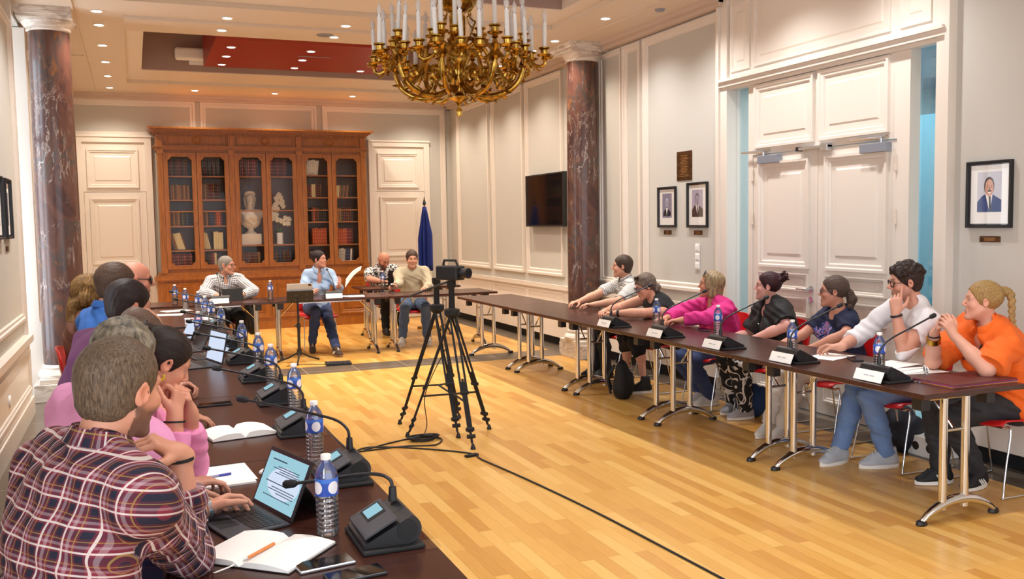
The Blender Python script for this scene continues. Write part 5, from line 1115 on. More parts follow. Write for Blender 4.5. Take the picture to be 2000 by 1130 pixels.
# ================================================================ PEOPLE
def skin_mat():
    t = NT('skin'); a = t.n('Attribute', out=0, props={'attribute_name': 'tint'})
    nz = t.noise(t.coord(), 60, 3)
    return t.p(Base_Color=t.mix(t.math('MULTIPLY', nz, .12), a, srgb('#b96a55')), Roughness=.5, Subsurface_Weight=.06, Subsurface_Radius=(.010, .004, .002))
SKIN = skin_mat()
def hair_mat(name, c1, c2, rough=.5, sc=(260, 260, 40)):
    t = NT('hair_'+name); c = t.coord(); g = t.noise(t.mapping(c, scale=sc), 1, 4, .6, .6); g2 = t.noise(c, 9, 3)
    return t.p(Base_Color=t.mix(t.math('MULTIPLY', g2, .5), t.ramp(g, [(.3, srgb(c1)), (.7, srgb(c2))]), srgb(c1)), Roughness=rough, Specular_IOR_Level=.25, Normal=t.bump(g, .25, .005))
def cloth_mat(name, col, rough=.8, kind=None, **kw):
    t = NT('cloth_'+name); col = srgb(col) if isinstance(col, str) else col
    uv = t.n('Attribute', out=1, props={'attribute_name': 'cloth'}); x, y, z = t.sep(uv); c = t.coord()
    def stripe(v, per, wid, off=0.0): return t.math('LESS_THAN', t.math('FRACT', t.math('ADD', t.math('DIVIDE', v, per), off)), wid)
    weave = t.noise(c, 300, 2)
    if kind == 'plaid':
        P = kw.get('per', .050)
        bu = t.ramp(t.math('FRACT', t.math('DIVIDE', x, P)), [(0, srgb('#15172e')), (.30, srgb('#7d2338')), (.60, srgb('#a98b94')), (.74, srgb('#6a1d30'))], 'CONSTANT')
        bv = t.ramp(t.math('FRACT', t.math('DIVIDE', y, P)), [(0, srgb('#15172e')), (.30, srgb('#7d2338')), (.60, srgb('#a4858f')), (.72, srgb('#5a1b30'))], 'CONSTANT')
        b = t.mix(.5, bu, bv)
        l = t.math('MAXIMUM', stripe(x, P, .085, .62), stripe(y, P, .085, .62)); yl = t.math('MAXIMUM', stripe(x, P, .04, .12), stripe(y, P, .04, .14))
        b = t.mix(t.math('MULTIPLY', l, .7), b, srgb('#e4dcd8')); b = t.mix(t.math('MULTIPLY', yl, .4), b, srgb('#b9a04a')); col = b
    elif kind == 'check':
        l = t.math('ADD', t.math('MULTIPLY', stripe(x, .022, .42), .5), t.math('MULTIPLY', stripe(y, .022, .42), .5)); col = t.mix(l, srgb('#dfe1e8'), srgb('#171a2c'))
    elif kind == 'stripes':
        col = t.mix(stripe(y, .022, .35), srgb('#d5d3d0'), srgb('#8d8c8e'))
    elif kind == 'floral':
        g = t.noise(t.mapping(c, scale=(1, 1, 1)), 20, 3, .5, 1.5); col = t.ramp(g, [(.47, srgb('#141418')), (.53, srgb('#dcdcdc'))])
    elif kind == 'swirl':
        g = t.noise(t.mapping(c, scale=(1, 1, .8)), 7, 1, .4, 1.2); col = t.ramp(t.math('FRACT', t.math('MULTIPLY', g, 5.0)), [(.36, srgb('#131317')), (.40, srgb('#d9d2cb')), (.58, srgb('#d9d2cb')), (.62, srgb('#131317'))])
    elif kind == 'denim':
        g = t.noise(c, 6, 4); col = t.mix(g, col, tuple(min(1, q*1.5+.02) for q in col))
    elif kind == 'print':
        # bright leaf print on the chest: patches of colour fixed in chest coordinates (z channel = 1 at the print)
        g = t.noise(c, 26, 2, .5, 2.0); p = t.ramp(g, [(.46, col), (.475, srgb('#3553b8')), (.52, srgb('#3553b8')), (.53, srgb('#cfc9e0')), (.555, srgb('#cfc9e0')), (.565, srgb('#b23f72')), (.61, srgb('#b23f72')), (.625, col)]); col = t.mix(z, col, p)
    n = t.noise(c, 16, 4, .6)
    return t.p(Base_Color=col, Roughness=rough, Normal=t.bump(t.math('ADD', n, t.math('MULTIPLY', weave, .03)), kw.get('bump', .25), .02))
def rotv(v, ax, a):
    v, ax = V3(v), unit(ax); return v*math.cos(a)+np.cross(ax, v)*math.sin(a)+ax*np.dot(ax, v)*(1-math.cos(a))
def ik(a, b, l1, l2, pole):
    a, b = V3(a), V3(b); d = b-a; D = np.linalg.norm(d)
    if D > (l1+l2)*.999: k = D/((l1+l2)*.999); l1 *= k; l2 *= k
    D = min(D, (l1+l2)*.999); dn = unit(d); x = (l1*l1-l2*l2+D*D)/(2*D); h = math.sqrt(max(0, l1*l1-x*x)); p = V3(pole); p = unit(p-dn*np.dot(p, dn)); return a+dn*x+p*h
def hdg(deg): a = math.radians(deg); return V3((math.cos(a), math.sin(a), 0))
def hand_prims(W, d, n, side, s=1.0, curl=.5, curls=None, spread=1.0):
    d = unit(d); n = V3(n); n = unit(n-d*np.dot(n, d)); t = np.cross(d, n)*(1 if side == 'R' else -1); out = []
    out.append((rc(W-d*.02*s, W+d*.02*s, .026*s, .025*s), .012))
    kn = []
    for j, off in enumerate((.029, .010, -.010, -.028)):
        k = W+d*(.088-.004*abs(j-1)-.006*(j == 3))*s+t*off*s-n*.004*s; kn.append(k)
        out.append((rc(W+d*.018*s+t*off*.55*s, k, .0145*s, .0115*s), .012))
    out.append((rc(W+d*.03*s+n*.008*s+t*.012*s, W+d*.07*s+n*.006*s, .014*s, .012*s), .012))
    Ls = ((.041, .025, .020), (.045, .029, .021), (.041, .027, .021), (.033, .020, .018))
    for j in range(4):
        c = curls[j] if curls else curl*(1+.10*j); p = kn[j]; fd = unit(d+t*(.10-.07*j)*spread)
        for q, (L, m) in enumerate(zip(Ls[j], (.8, 1.1, .75))):
            fd = rotv(fd, np.cross(d, n), c*m); e = p+fd*L*s
            out.append((rc(p, e, (.0095-.0009*q)*s*(.92 if j == 3 else 1), (.0088-.0009*q)*s*(.92 if j == 3 else 1)), .003)); p = e
    b = W+d*.022*s+t*.020*s+n*.006*s; tc = curls[4] if curls and len(curls) > 4 else .35
    d1 = unit(d*.62+t*.72+n*.30); e = b+d1*.044*s; out.append((rc(b, e, .0165*s, .0125*s), .010))
    d2 = unit(d*.86+t*(.55-.7*tc)+n*(.30+.4*tc)); f = e+d2*.033*s; out.append((rc(e, f, .0115*s, .0102*s), .004)); d3 = unit(d*.9+t*(.35-.9*tc)+n*(.3+.5*tc)); out.append((rc(f, f+d3*.026*s, .0100*s, .0082*s), .004))
    return out
TOPS = []
def person(label, pel, head, face, chest, hands, feet, top, bottom, shoe, hair, skin='#d59a80', sex='m', s=1.0, fat=1.0, vox=.006, sleeve=1.0, neck='crew', acc=(), beard=None, brow='#4a3728', group=None, knees=None, lower=True, coll=None, shoe_sole=None, hairfn=None, elbow=(None, None), belly=0.0):
    t = thing('person', label, 'person', (pel[0], pel[1], 0), 0, group); ORG = (pel[0], pel[1], 0)
    f_ = sex == 'f'; hs = s*(.96 if f_ else 1.0)
    P = V3(pel); HC = V3(head); yaw, pitch, tilt = face
    hf = hdg(yaw)*math.cos(math.radians(pitch))+V3((0, 0, math.sin(math.radians(pitch)))); hr = unit(np.cross(hf, (0, 0, 1))); hu = np.cross(hr, hf)
    if tilt: hu = rotv(hu, hf, math.radians(tilt)); hr = np.cross(hf, hu)
    HR = np.array([hr, hf, hu])
    def H(x, y, z): return HC+(hr*x+hf*y+hu*z)*hs
    cf = hdg(chest)
    N = HC-hu*.130*hs-(hf*.45+cf*.55)*.048*hs+V3((0, 0, -.024*s)); U = unit(N-P); R = unit(np.cross(cf, U)); Fw = np.cross(U, R); T = np.linalg.norm(N-P); CR = np.array([R, Fw, U])
    sw = (.155 if f_ else .180)*s; w = fat
    bend = -Fw*.03
    SH = {k: N-U*.052*s+R*sgn*sw*(1 if fat < 1.2 else 1.05)+Fw*.01 for k, sgn in (('R', 1), ('L', -1))}
    tors = [(ell(P+U*.03+Fw*.0, V3((.165*(1.05 if f_ else 1), .125, .12))*s*w, CR), .03), (ell(P+U*T*.30+bend*.6+Fw*(.015+belly*.5), V3((.142 if not f_ else .132, .112+belly, .15))*s*w, CR), .05), (ell(P+U*T*.62+bend*.8+Fw*.01, V3((.150 if not f_ else .138, .110, .17))*s*w, CR), .05),
            (rc(SH['R']-R*.03-U*.02, SH['L']+R*.03-U*.02, .062*s*w, .062*s*w), .06), (ell(P+U*T*.78-Fw*.02, V3((.145, .085, .12))*s*w, CR), .05),
            (rc(N+U*.005-Fw*.012, SH['R']+U*.012, .042*s, .042*s), .04), (rc(N+U*.005-Fw*.012, SH['L']+U*.012, .042*s, .042*s), .04)]
    if f_:
        for k in (-1, 1): tors.append((sph(P+U*T*.60+R*k*.070*s+Fw*.085*s*w, .062*s*w), .035))
    nk = [(rc(N-U*.03-Fw*.012, HC-hu*.045*hs-hf*.018*hs, .057*s*(.86 if f_ else 1), .052*s*(.86 if f_ else 1)), .025)]
    # head
    hd = [(ell(H(0, -.012, .030), V3((.0745, .094, .084))*hs, HR), .01), (ell(H(0, .020, -.036), V3((.059, .066, .082))*hs, HR), .02)]
    for k in (-1, 1):
        hd += [(rc(H(k*(.050-.004*f_), .0, -.052+.006*f_), H(k*(.018-.004*f_), .066, -.100+.003*f_), .019*hs, .015*hs), .02), (rc(H(k*.012, .084-.004*f_, .026), H(k*.042, .070-.004*f_, .024), .010*hs, .009*hs), .012), (sph(H(k*.038, .058-.003*f_, -.026), (.024-.003*f_)*hs), .02)]
    hd += [(sph(H(0, .074, -.100), .017*hs), .018)]
    nose = [(rc(H(0, .082, .014), H(0, .107-.004*f_, -.022), (.008-.001*f_)*hs, (.0115-.0025*f_)*hs), .010)]+[(sph(H(k*(.011-.002*f_), .095-.002*f_, -.029), (.0085-.0015*f_)*hs), .006) for k in (-1, 1)]
    lips = [(rc(H(-.017, .083, -.0600), H(.017, .083, -.0600), .0068*hs, .0068*hs), .006), (rc(H(-.014, .083, -.0715), H(.014, .083, -.0715), .0075*hs, .0075*hs), .006)]
    for k in (-1, 1): hd += [(ell(H(k*.077, -.010, -.002), V3((.010, .020, .031))*hs, np.array([rotv(hr, hu, -k*.35), rotv(hf, hu, -k*.35), hu])), .008)]
    # arms
    ua, fa = (.285, .245) if not f_ else (.262, .228); ua *= s; fa *= s
    aw = w if fat > 1 else w; EL = {}; WR = {}; arms = {}; hp = []
    for i, k in enumerate('RL'):
        if hands.get(k) is None: continue
        h = hands[k]; W = V3(h['p']); pole = h.get('pole', (R*(1 if k == 'R' else -1)*.6-U-Fw*.2)); E = V3(h['e']) if 'e' in h else ik(SH[k], W, ua, fa, pole); EL[k] = E; WR[k] = W
        b = 1 if not f_ else .9
        arms[k] = [(rc(SH[k], E, .054*s*aw*b, .043*s*aw*b), .04), (rc(E, E+(W-E)*.45, .043*s*aw*b, .041*s*aw*b), .012), (rc(E+(W-E)*.35, W, .042*s*aw*b, .028*s*b), .012)]
        hp += hand_prims(W, h['d'], h['n'], k, s*(.92 if f_ else 1.0), h.get('curl', .5), h.get('curls'), h.get('spread', 1.0))
    # legs
    HJ = {k: P+np.cross(cf, (0, 0, 1))*sg*.092*s+cf*.02 for k, sg in (('R', 1), ('L', -1))}; KN = {}; AN = {}; FD = {}
    legs = {}
    if lower:
        for k in 'RL':
            A = V3(feet[k][0]); FD[k] = feet[k][1:]; AN[k] = A; KN[k] = ik(HJ[k], A, .425*s, .42*s, V3((cf[0]*.7, cf[1]*.7, 1.0)) if knees is None or k not in knees else V3(knees[k])-HJ[k])
            legs[k] = [(rc(HJ[k], KN[k], .088*s*w, .058*s*(.5+.5*w)), .04), (rc(KN[k], KN[k]+(A-KN[k])*.4-cf*.012, .056*s, .056*s*(.6+.4*w)), .02), (rc(KN[k]+(A-KN[k])*.3-cf*.012, A, .054*s*(.6+.4*w), .036*s), .02)]
    allp = np.array([P, HC, N]+list(SH.values())+list(EL.values())+list(WR.values())+list(KN.values())+list(AN.values())); LO, HI = allp.min(0)-.24, allp.max(0)+.24
    LO[2] = max(LO[2], -.02)
    # --- body: one continuous skin
    v = Vol(LO, HI, vox)
    for p, k in tors: v.add(p, k, -.010)
    for p, k in hd: v.add(p, k)
    for p, k in nk: v.add(p, k)
    for k in (-1, 1): v.sub(sph(H(k*.031, .0875, .003), .0140*hs), .009)
    for k in (-1, 1): v.sub(ell(H(k*.084, -.006, -.0), V3((.006, .010, .016))*hs, HR), .006)
    for p, k in nose+lips: v.add(p, k)
    for k in (-1, 1): v.add(rc(H(k*.018, .0760, .0135), H(k*.043, .0680, .0115), .0042*hs, .0042*hs), .004); v.add(rc(H(k*.019, .0740, -.0070), H(k*.042, .0670, -.0065), .0034*hs, .0034*hs), .004)
    for k in arms:
        for p, q in arms[k]: v.add(p, q)
    for p, q in hp: v.add(p, q)
    for k in legs:
        for p, q in legs[k]: v.add(p, q, -.012)
    sk = np.array(srgb(skin)); lipc = np.array(srgb('#a8554e' if f_ else '#ad6a5c'))*.55+sk*.45; brc = np.array(srgb(brow)); bdc = np.array(srgb(beard[0])) if beard else None
    def col(V):
        q = (V-HC)@HR.T/hs; x, y, z = q[:, 0], q[:, 1], q[:, 2]; c = np.tile(sk, (len(V), 1)); near = (np.abs(x) < .1) & (np.abs(y) < .14) & (z > -.125) & (z < .14)
        def mix(m, cc): 
            m = np.clip(m, 0, 1)[:, None]*near[:, None]; c[:] = c*(1-m)+cc*m
        red = sk*np.array([1.0, .72, .66])
        mix(.55*np.exp(-(((np.abs(x)-.04)/.02)**2+((z+.03)/.02)**2+((y-.06)/.04)**2)), red); mix(.5*np.exp(-((x/.015)**2+((z+.025)/.015)**2+((y-.11)/.02)**2)), red); mix(.5*np.exp(-(((np.abs(x)-.08)/.015)**2+((z)/.03)**2)), red)
        mix(1.2*np.exp(-(((z+.0655)/.0095)**4+(x/.021)**4))*(y > .078), lipc); mix(1.0*np.exp(-(((z+.0658)/.0022)**2+(x/.02)**4))*(y > .076), lipc*.35)
        mix(1.3*np.exp(-(((z-.030+.12*(np.abs(x)-.03)**1*0)/.0055)**2+((np.abs(x)-.030)/.015)**4))*(y > .06), brc*.8+sk*.2)
        if beard:
            r = beard[1]; m = ((z < -.012-.5*np.maximum(0, y-.02)*0) & (y > -.012) & (z > -.125)); g = np.clip((-.030-z+.35*np.maximum(0, .03-y)+.0*y)/.02, 0, 1); g *= np.clip((.9-np.exp(-(((z+.066)/.011)**4+(x/.022)**4))), 0, 1); g *= np.clip(1-np.exp(-((np.abs(x)/.03)**4+((z+.036)/.012)**4)), 0, 1)
            mix(m*g*r, bdc)
        return c
    v.mesh('body', SKIN, t, ORG, color=col)
    # --- eyes
    for k in (-1, 1):
        m = MB(); n = 14; rings = [(0.0, 0), (.32, 0), (.75, 1), (1.6, 2), (2.4, 2), (PI, 2)]
        ga = [0.001, .30, .301, .66, .661, 1.3, 1.9, 2.6, PI-.001]
        r = .0122*hs; c = H(k*.031, .0640, .004); vs = []; fs = []
        for a in ga:
            for j in range(n): b_ = 2*PI*j/n; vs.append(c+r*(hf*math.cos(a)+(hr*math.cos(b_)+hu*math.sin(b_))*math.sin(a)))
        b0 = 0
        for i in range(len(ga)-1):
            m.mi = 0 if i < 1 else (1 if i < 3 else 2)
            base = len(m.v)
            m.add([vs[i*n+j]-V3(ORG) for j in range(n)]+[vs[(i+1)*n+j]-V3(ORG) for j in range(n)], [(j, (j+1) % n, n+(j+1) % n, n+j) for j in range(n)])
        m.build('eye', EYEM, t, smooth=80)
    # --- hair
    if hair and hair['style'] != 'bald':
        st = hair['style']; th = hair.get('t', .014)*hs; hl = hair.get('line', .070); sl_ = hair.get('slope', 1.55); hv = Vol(HC-.30*hs if st not in ('braid', 'long', 'ponytail') else HC-.42, HC+.24*hs, .0045 if vox <= .006 else .006)
        hv.add(ell(H(0, -.014-th*.42/hs, .032+th*.25/hs), V3((.0745, .094, .084))*hs+V3((.75, .70, .75))*th, HR), .01)
        if st in ('short', 'crop', 'curlytop', 'grey'): hv.add(ell(H(0, -.04, -.02), V3((.066, .058, .06))*hs+th*.5, HR), .02)
        def loc(x, y, z):
            x = x-HC[0]; y = y-HC[1]; z = z-HC[2]; return (x*hr[0]+y*hr[1]+z*hr[2])/hs, (x*hf[0]+y*hf[1]+z*hf[2])/hs, (x*hu[0]+y*hu[1]+z*hu[2])/hs
        nape = hair.get('nape', -.075)
        def face_cut(x, y, z):
            X, Y, Z = loc(x, y, z); return np.maximum(-(Z-hl-sl_*(Y-.082)+.10*np.abs(X)*hair.get('temple', 1))*.55, nape-Z)
        hv.cut(face_cut)
        if st in ('balding',):
            hv.sub(ell(H(0, .015, .095), V3((.055, .085, .06))*hs, HR), .012)
        if st == 'bob' or st == 'long':
            dn = hair.get('down', -.10)
            for k in (-1, 1):
                hv.add(rc(H(k*.062, -.03, .05), H(k*.070, -.022, dn), .040*hs, .036*hs), .03)
                hv.add(rc(H(k*.055, .035, .085), H(k*.078, .018, -.02), .018*hs, .016*hs), .02) if hair.get('front', 1) else None
            hv.add(rc(H(0, -.075, .03), H(0, -.072, dn), .055*hs, .045*hs), .03)
            if st == 'long':
                for j in range(26):
                    rr = random.Random(j+5); a = rr.uniform(-1, 1); hv.add(sph(H(a*.11, -.075-.05*(1-abs(a)), -.02-.26*rr.random()), .040*hs), .025)
            hv.cut(lambda x, y, z: (lambda X, Y, Z: np.where((Z < .075) & (np.abs(X) < .066), (Y-.028), -1.0))(*loc(x, y, z)))
        if st in ('bun', 'lowbun'):
            bc = hair.get('bun', (0, -.105, .085)); hv.add(rc(H(0, -.07, .07), H(*bc), .04*hs, .028*hs), .02); hv.add(sph(H(*bc), hair.get('br', .046)*hs), .015)
            for j in range(hair.get('wisps', 10)):
                rr = random.Random(j); d = unit((rr.uniform(-1, 1), rr.uniform(-1, .2), rr.uniform(-.3, 1))); c = H(*bc); e = c+(hr*d[0]+hf*d[1]+hu*d[2])*.060*hs; hv.add(rc(c, e, .02, .006), .01)
        if st == 'ponytail':
            pts = [H(*q) for q in hair.get('tail', [(0, -.095, .02), (0, -.135, .005), (0, -.145, -.05), (0, -.13, -.10)])]; rad = hair.get('tr', [.022, .032, .036, .022])
            for a, b, ra, rb in zip(pts[:-1], pts[1:], rad[:-1], rad[1:]): hv.add(rc(a, b, ra, rb), .012)
            for j in range(8):
                rr = random.Random(j); q = pts[-2]*(1-rr.random())+pts[-1]*rr.random(); hv.add(sph(q+V3((rr.uniform(-1, 1), rr.uniform(-1, 1), rr.uniform(-1, 1)))*.02, .018), .01)
        if st == 'braid':
            pts = [H(*q) for q in [(0, -.09, .062), (0, -.125, .072), (0, -.155, .03)]]; hv.add(rc(pts[0], pts[1], .030, .018), .015)
            path = catmull([H(0, -.125, .072), H(0, -.155, .045), H(0, -.168, -.03), V3(H(0, -.172, -.10))+V3((0, 0, -.0)), H(0, -.19, -.17), H(0, -.205, -.25), H(0, -.21, -.32)], 6); n_ = len(path)
            for j in range(n_): rr_ = (.021-.014*j/n_)*hs; hv.add(ell(path[j]+hf*.010*math.sin(j*1.9)*(1-j/n_*.5), (rr_, rr_, rr_*1.15)), .004)
        if st in ('curlytop', 'curly'):
            rr = random.Random(11)
            for j in range(hair.get('n', 90)):
                d = unit((rr.gauss(0, 1), rr.gauss(0, 1), abs(rr.gauss(0, 1))*1.1)) if st == 'curlytop' else unit((rr.gauss(0, 1), rr.gauss(-.3, 1), rr.gauss(.2, 1)))
                if st == 'curlytop' and (d[2] < .15 or (d[1] > .75 and d[2] < .55)): continue
                c = H(0, -.012, .03)+(hr*d[0]*.082+hf*d[1]*.100+hu*d[2]*.095)*hs*(1+.06*rr.random()); X, Y, Z = loc(*c)
                if Z < hl-.012+sl_*(Y-.082)-.0: continue
                hv.add(sph(c, rr.uniform(.013, .020)*hs), .006)
        am = hair.get('amp', .0022)
        def wr(a, b, c):
            X, Y, Z = loc(a, b, c); th_ = np.arctan2(X, Y+.02)
            if st in ('bun', 'ponytail', 'braid', 'lowbun'): return am*.28*np.sin(38*np.arctan2(X, Z+.0)+14*Y)+am*.22*np.sin(61*np.arctan2(X, Z)+30*Y)+am*.3*np.sin(300*X+40*Y+3*np.sin(50*Z))
            if st in ('bob', 'long'): return am*1.3*np.sin(34*th_+6*Z)+am*.6*np.sin(61*th_)
            return am*.35*np.sin(70*X+50*Y+2*np.sin(38*Z+20*X))+am*.4*np.sin(260*X+50*Y+3*np.sin(45*Y))*np.sin(60*Z+70*Y+2)+am*.4*np.sin(330*X-80*Z+2.5*np.sin(60*Y))
        hv.wrinkle(wr); hv.mesh('hair', hair['mat'], t, ORG)
    # --- top
    off = top.get('off', .010); tv = Vol(LO, HI, vox*1.05)
    for p, k in tors: tv.add(p, k, off)
    sl = {k: (sleeve if not isinstance(sleeve, dict) else sleeve.get(k, 1)) for k in 'RL'}; loose = top.get('loose', .012); cuffs = []
    for k in arms:
        L = sl[k]; E, W, S_ = EL[k], WR[k], SH[k]; b = 1 if not f_ else .9
        if L <= 0: continue
        u1 = min(1, L*2); e1 = S_+(E-S_)*u1; r0 = .054*s*aw*b+loose; r1 = (.054+(.043-.054)*u1)*s*aw*b+loose*top.get('flare', 1.0)
        tv.add(rc(S_, e1, r0, r1), .04)
        if L > .5:
            u2 = min(1, (L-.5)*2); e2 = E+(W-E)*u2; tv.add(rc(E, e2, .043*s*aw*b+loose, (.043-.013*u2)*s*b*(.5+.5*aw)+loose*.9), .015); ax = unit(W-E); end = e2
        else: ax = unit(E-S_); end = e1
        rad = .11*s
        def cf_(x, y, z, ax=ax, end=end):
            d = (x-end[0])*ax[0]+(y-end[1])*ax[1]+(z-end[2])*ax[2]; rr = np.sqrt(np.maximum(0, (x-end[0])**2+(y-end[1])**2+(z-end[2])**2-d*d)); return np.where(rr < rad, d, -1.0)
        tv.cut(cf_, end-.13*s, end+.13*s); cuffs.append((end, ax))
    if sleeve == 0 or top.get('armhole'):
        for k, sg in (('R', 1), ('L', -1)): tv.sub(ell(SH[k]+R*sg*.045*s, V3((.052, .10, .115))*s, CR), .01)
    # neckline
    if neck == 'crew': tv.sub(ell(N+U*.035*s+Fw*.012, V3((.066, .064, .060))*s, CR), .006)
    elif neck == 'wide': tv.sub(ell(N+U*.020*s+Fw*.03, V3((.085, .085, .068))*s, CR), .006)
    elif neck == 'v': tv.sub(ell(N+U*.035*s+Fw*.012, V3((.066, .064, .058))*s, CR), .006); tv.sub(ell(N-U*.045*s+Fw*.10*s, V3((.040, .06, .12))*s, CR), .006)
    elif neck == 'collar': tv.sub(ell(N+U*.040*s+Fw*.012, V3((.062, .062, .058))*s, CR), .006); tv.sub(ell(N-U*.005*s+Fw*.09*s, V3((.022, .05, .06))*s, CR), .006)
    elif neck == 'halter': tv.sub(ell(N+U*.055*s+Fw*.01, V3((.062, .060, .050))*s, CR), .006)
    hem = top.get('hem', -.06)
    if hem is not None: tv.cut(lambda x, y, z: -((x-P[0])*U[0]+(y-P[1])*U[1]+(z-P[2])*U[2])+hem*s)
    wa = top.get('wr', .0035); ph = (sum(map(ord, label)) % 17)
    tv.wrinkle(lambda a, b, c: wa*1.15*(np.sin(23*a+31*c+ph+2*np.sin(17*b))+np.sin(-29*b+37*c+ph*2+2*np.sin(13*a))*.8+.6*np.sin(47*a-41*b+53*c+3*np.sin(21*c))))
    segs = [(P, N, .13, 0)]+[(SH[k], EL[k], .05, 1+i) for i, k in enumerate(arms)]+[(EL[k], WR[k], .04, 4+i) for i, k in enumerate(arms)]
    def uv(V):
        best = np.full(len(V), 9.); o = np.zeros((len(V), 3))
        for a, b, r, i in segs:
            d = b-a; L = np.linalg.norm(d); dn = d/L; q = V-a; tt = q@dn; qq = q-np.outer(np.clip(tt, 0, L), dn); dist = np.linalg.norm(qq, axis=1)-r+(np.maximum(0, .05-tt)*4 if 1 <= i < 4 else 0); m = dist < best; best[m] = dist[m]
            x_ = unit(np.cross(dn, Fw if i == 0 else U)) if abs(np.dot(dn, Fw if i == 0 else U)) < .98 else unit(np.cross(dn, R)); y_ = np.cross(dn, x_)
            ang = np.arctan2(q@x_, -(q@y_) if i == 0 else q@y_); rr = np.maximum(np.linalg.norm(q-np.outer(tt, dn), axis=1), .0)
            if i == 0: u_ = np.where(np.abs(q@R) < .5, q@R, 0)+.0; o[m, 0] = (q@R)[m]
            else: o[m, 0] = (ang*r*1.25)[m]
            o[m, 1] = tt[m]+.3*(i > 3)
        q = V-P; fr = ((q@Fw) > .04) & (((q@R-.01)/.10)**2+((q@U-.25)/.12)**2 < 1); o[:, 2] = fr
        return o
    to = tv.mesh(top.get('name', 'shirt'), top['mat'], t, ORG, uv=uv)
    O = V3(ORG)
    # collar
    if neck == 'collar' or coll:
        m = MB(); rows = []; CC = N+U*.032*s+Fw*.004
        for a in np.linspace(.32, 2*PI-.32, 30):
            q = R*math.sin(a)+Fw*math.cos(a); fr = max(0, math.cos(a)); dz = -.012*fr
            rows.append([tuple(CC+q*r_*s+U*(z_+dz*2)*s-O) for r_, z_ in ((.064, -.004), (.063, .036), (.067, .040), (.082+.02*fr, .004-.022*fr), (.080+.02*fr, .001-.022*fr))])
        m.grid(rows); o = m.build('collar', coll or top['mat'], to, smooth=80); q = o.modifiers.new('s', 'SOLIDIFY'); q.thickness = .003
        a = o.data.attributes.new('cloth', 'FLOAT_VECTOR', 'POINT'); arr = np.array([(i*.014, j*.02, 0) for i in range(30) for j in range(5)], np.float32); 
        if len(a.data)*3 == arr.size: a.data.foreach_set('vector', arr.ravel())
    # --- trousers / skirt
    if lower:
        bv = Vol(np.minimum(LO, P-.26), HI, vox*1.25); bo = bottom.get('off', .010); bv.add(ell(P+U*.0, V3((.168*(1.06 if f_ else 1), .128, .115))*s*w, CR), .03, bo-.003)
        L = bottom.get('len', 1.0)
        for k in legs:
            A, K = AN[k], KN[k]
            bv.add(rc(HJ[k], K, .088*s*w+bo, .060*s*(.5+.5*w)+bo), .045)
            if L > .5:
                e = K+(A-K)*(L-.5)*2; bv.add(rc(K, K+(e-K)*.45-cf*.008, .058*s*(.5+.5*w)+bo, .056*s*(.6+.4*w)+bo), .02); bv.add(rc(K+(e-K)*.4-cf*.008, e, .055*s*(.6+.4*w)+bo, .044*s+bo*bottom.get('hemw', 1.2)), .02); ax = unit(A-K)
                bv.cut(lambda x, y, z, e=e, ax=ax: np.where((x-e[0])**2+(y-e[1])**2+(z-e[2])**2 < .14**2, (x-e[0])*ax[0]+(y-e[1])*ax[1]+(z-e[2])*ax[2], -1.0), e-.15, e+.15)
        if bottom.get('skirt'): bv.add(rc(P+cf*.15, (KN['R']+KN['L'])/2-V3((0, 0, .02)), .12*s, .09*s), .07); bv.add(rc(KN['R'], KN['R']+(AN['R']-KN['R'])*.22, .075*s, .075*s), .05); bv.add(rc(KN['L'], KN['L']+(AN['L']-KN['L'])*.22, .075*s, .075*s), .05)
        bv.wrinkle(lambda a, b, c: .0035*(np.sin(48*c+17*a+3*np.sin(19*b))+.7*np.sin(43*b-37*c+ph)+.8*np.sin(80*c+30*a-25*b+4*np.sin(23*c))))
        bv.mesh('skirt' if bottom.get('skirt') else 'trousers', bottom['mat'], t, ORG)
        # --- shoes
        for k in legs:
            A = AN[k]; fy, fp = FD[k][0], (FD[k][1] if len(FD[k]) > 1 else 0); d = hdg(fy)*math.cos(fp)+V3((0, 0, math.sin(fp))); sd = unit(np.cross(d, (0, 0, 1))); u = np.cross(sd, d); zs = s*(.93 if f_ else 1.03)
            def S(x, y, z): return A+(sd*x+d*y+u*z)*zs
            SR = np.array([sd, d, u]); sv = Vol(A-.28, A+.28, .005 if vox <= .006 else .006)
            sv.add(rc(S(0, -.035, -.035), S(0, -.02, .03), .040*zs, .043*zs), .02); sv.add(ell(S(0, .015, -.045), V3((.040, .095, .040))*zs, SR), .03); sv.add(ell(S(0, .11, -.058), V3((.045, .075, .034))*zs, SR), .03); sv.add(rc(S(0, .02, .0), S(0, .10, -.032), .036*zs, .030*zs), .02)
            if shoe.get('high'): sv.add(rc(S(0, -.015, .02), S(0, -.01, .075), .046*zs, .046*zs), .02)
            sv.cut(lambda x, y, z: np.maximum(-((x-A[0])*u[0]+(y-A[1])*u[1]+(z-A[2])*u[2])-.066*zs, ((x-A[0])*u[0]+(y-A[1])*u[1]+(z-A[2])*u[2])-(.085 if shoe.get('high') else .045)*zs))
            so = sv.mesh('shoe', shoe['mat'], t, ORG)
            m = MB(); n = 28; base = []
            for j in range(n):
                a = 2*PI*j/n; yy = math.sin(a); xx = math.cos(a)*(.044 if yy > -.3 else .040)*(1-.25*max(0, yy-.3)); base.append((xx*1.06, .048+yy*.138))
            vs = [S(x, y, -.088) for x, y in base]+[S(x*1.02, y, -.064+.006*(y > .12)) for x, y in base]
            m.add([q-O for q in vs], [tuple(range(n-1, -1, -1)), tuple(range(n, 2*n))]+[(j, (j+1) % n, n+(j+1) % n, n+j) for j in range(n)]); m.build('sole', shoe.get('sole', MT['white']), so, smooth=40)
            m = MB()
            for j in range(4): m.tube([S(-.022, .035+.02*j, -.006-.006*j)-O+u*.012, S(0, .035+.02*j, .004-.006*j)-O+u*.028*zs, S(.022, .035+.02*j, -.006-.006*j)-O+u*.012], .0035, 6)
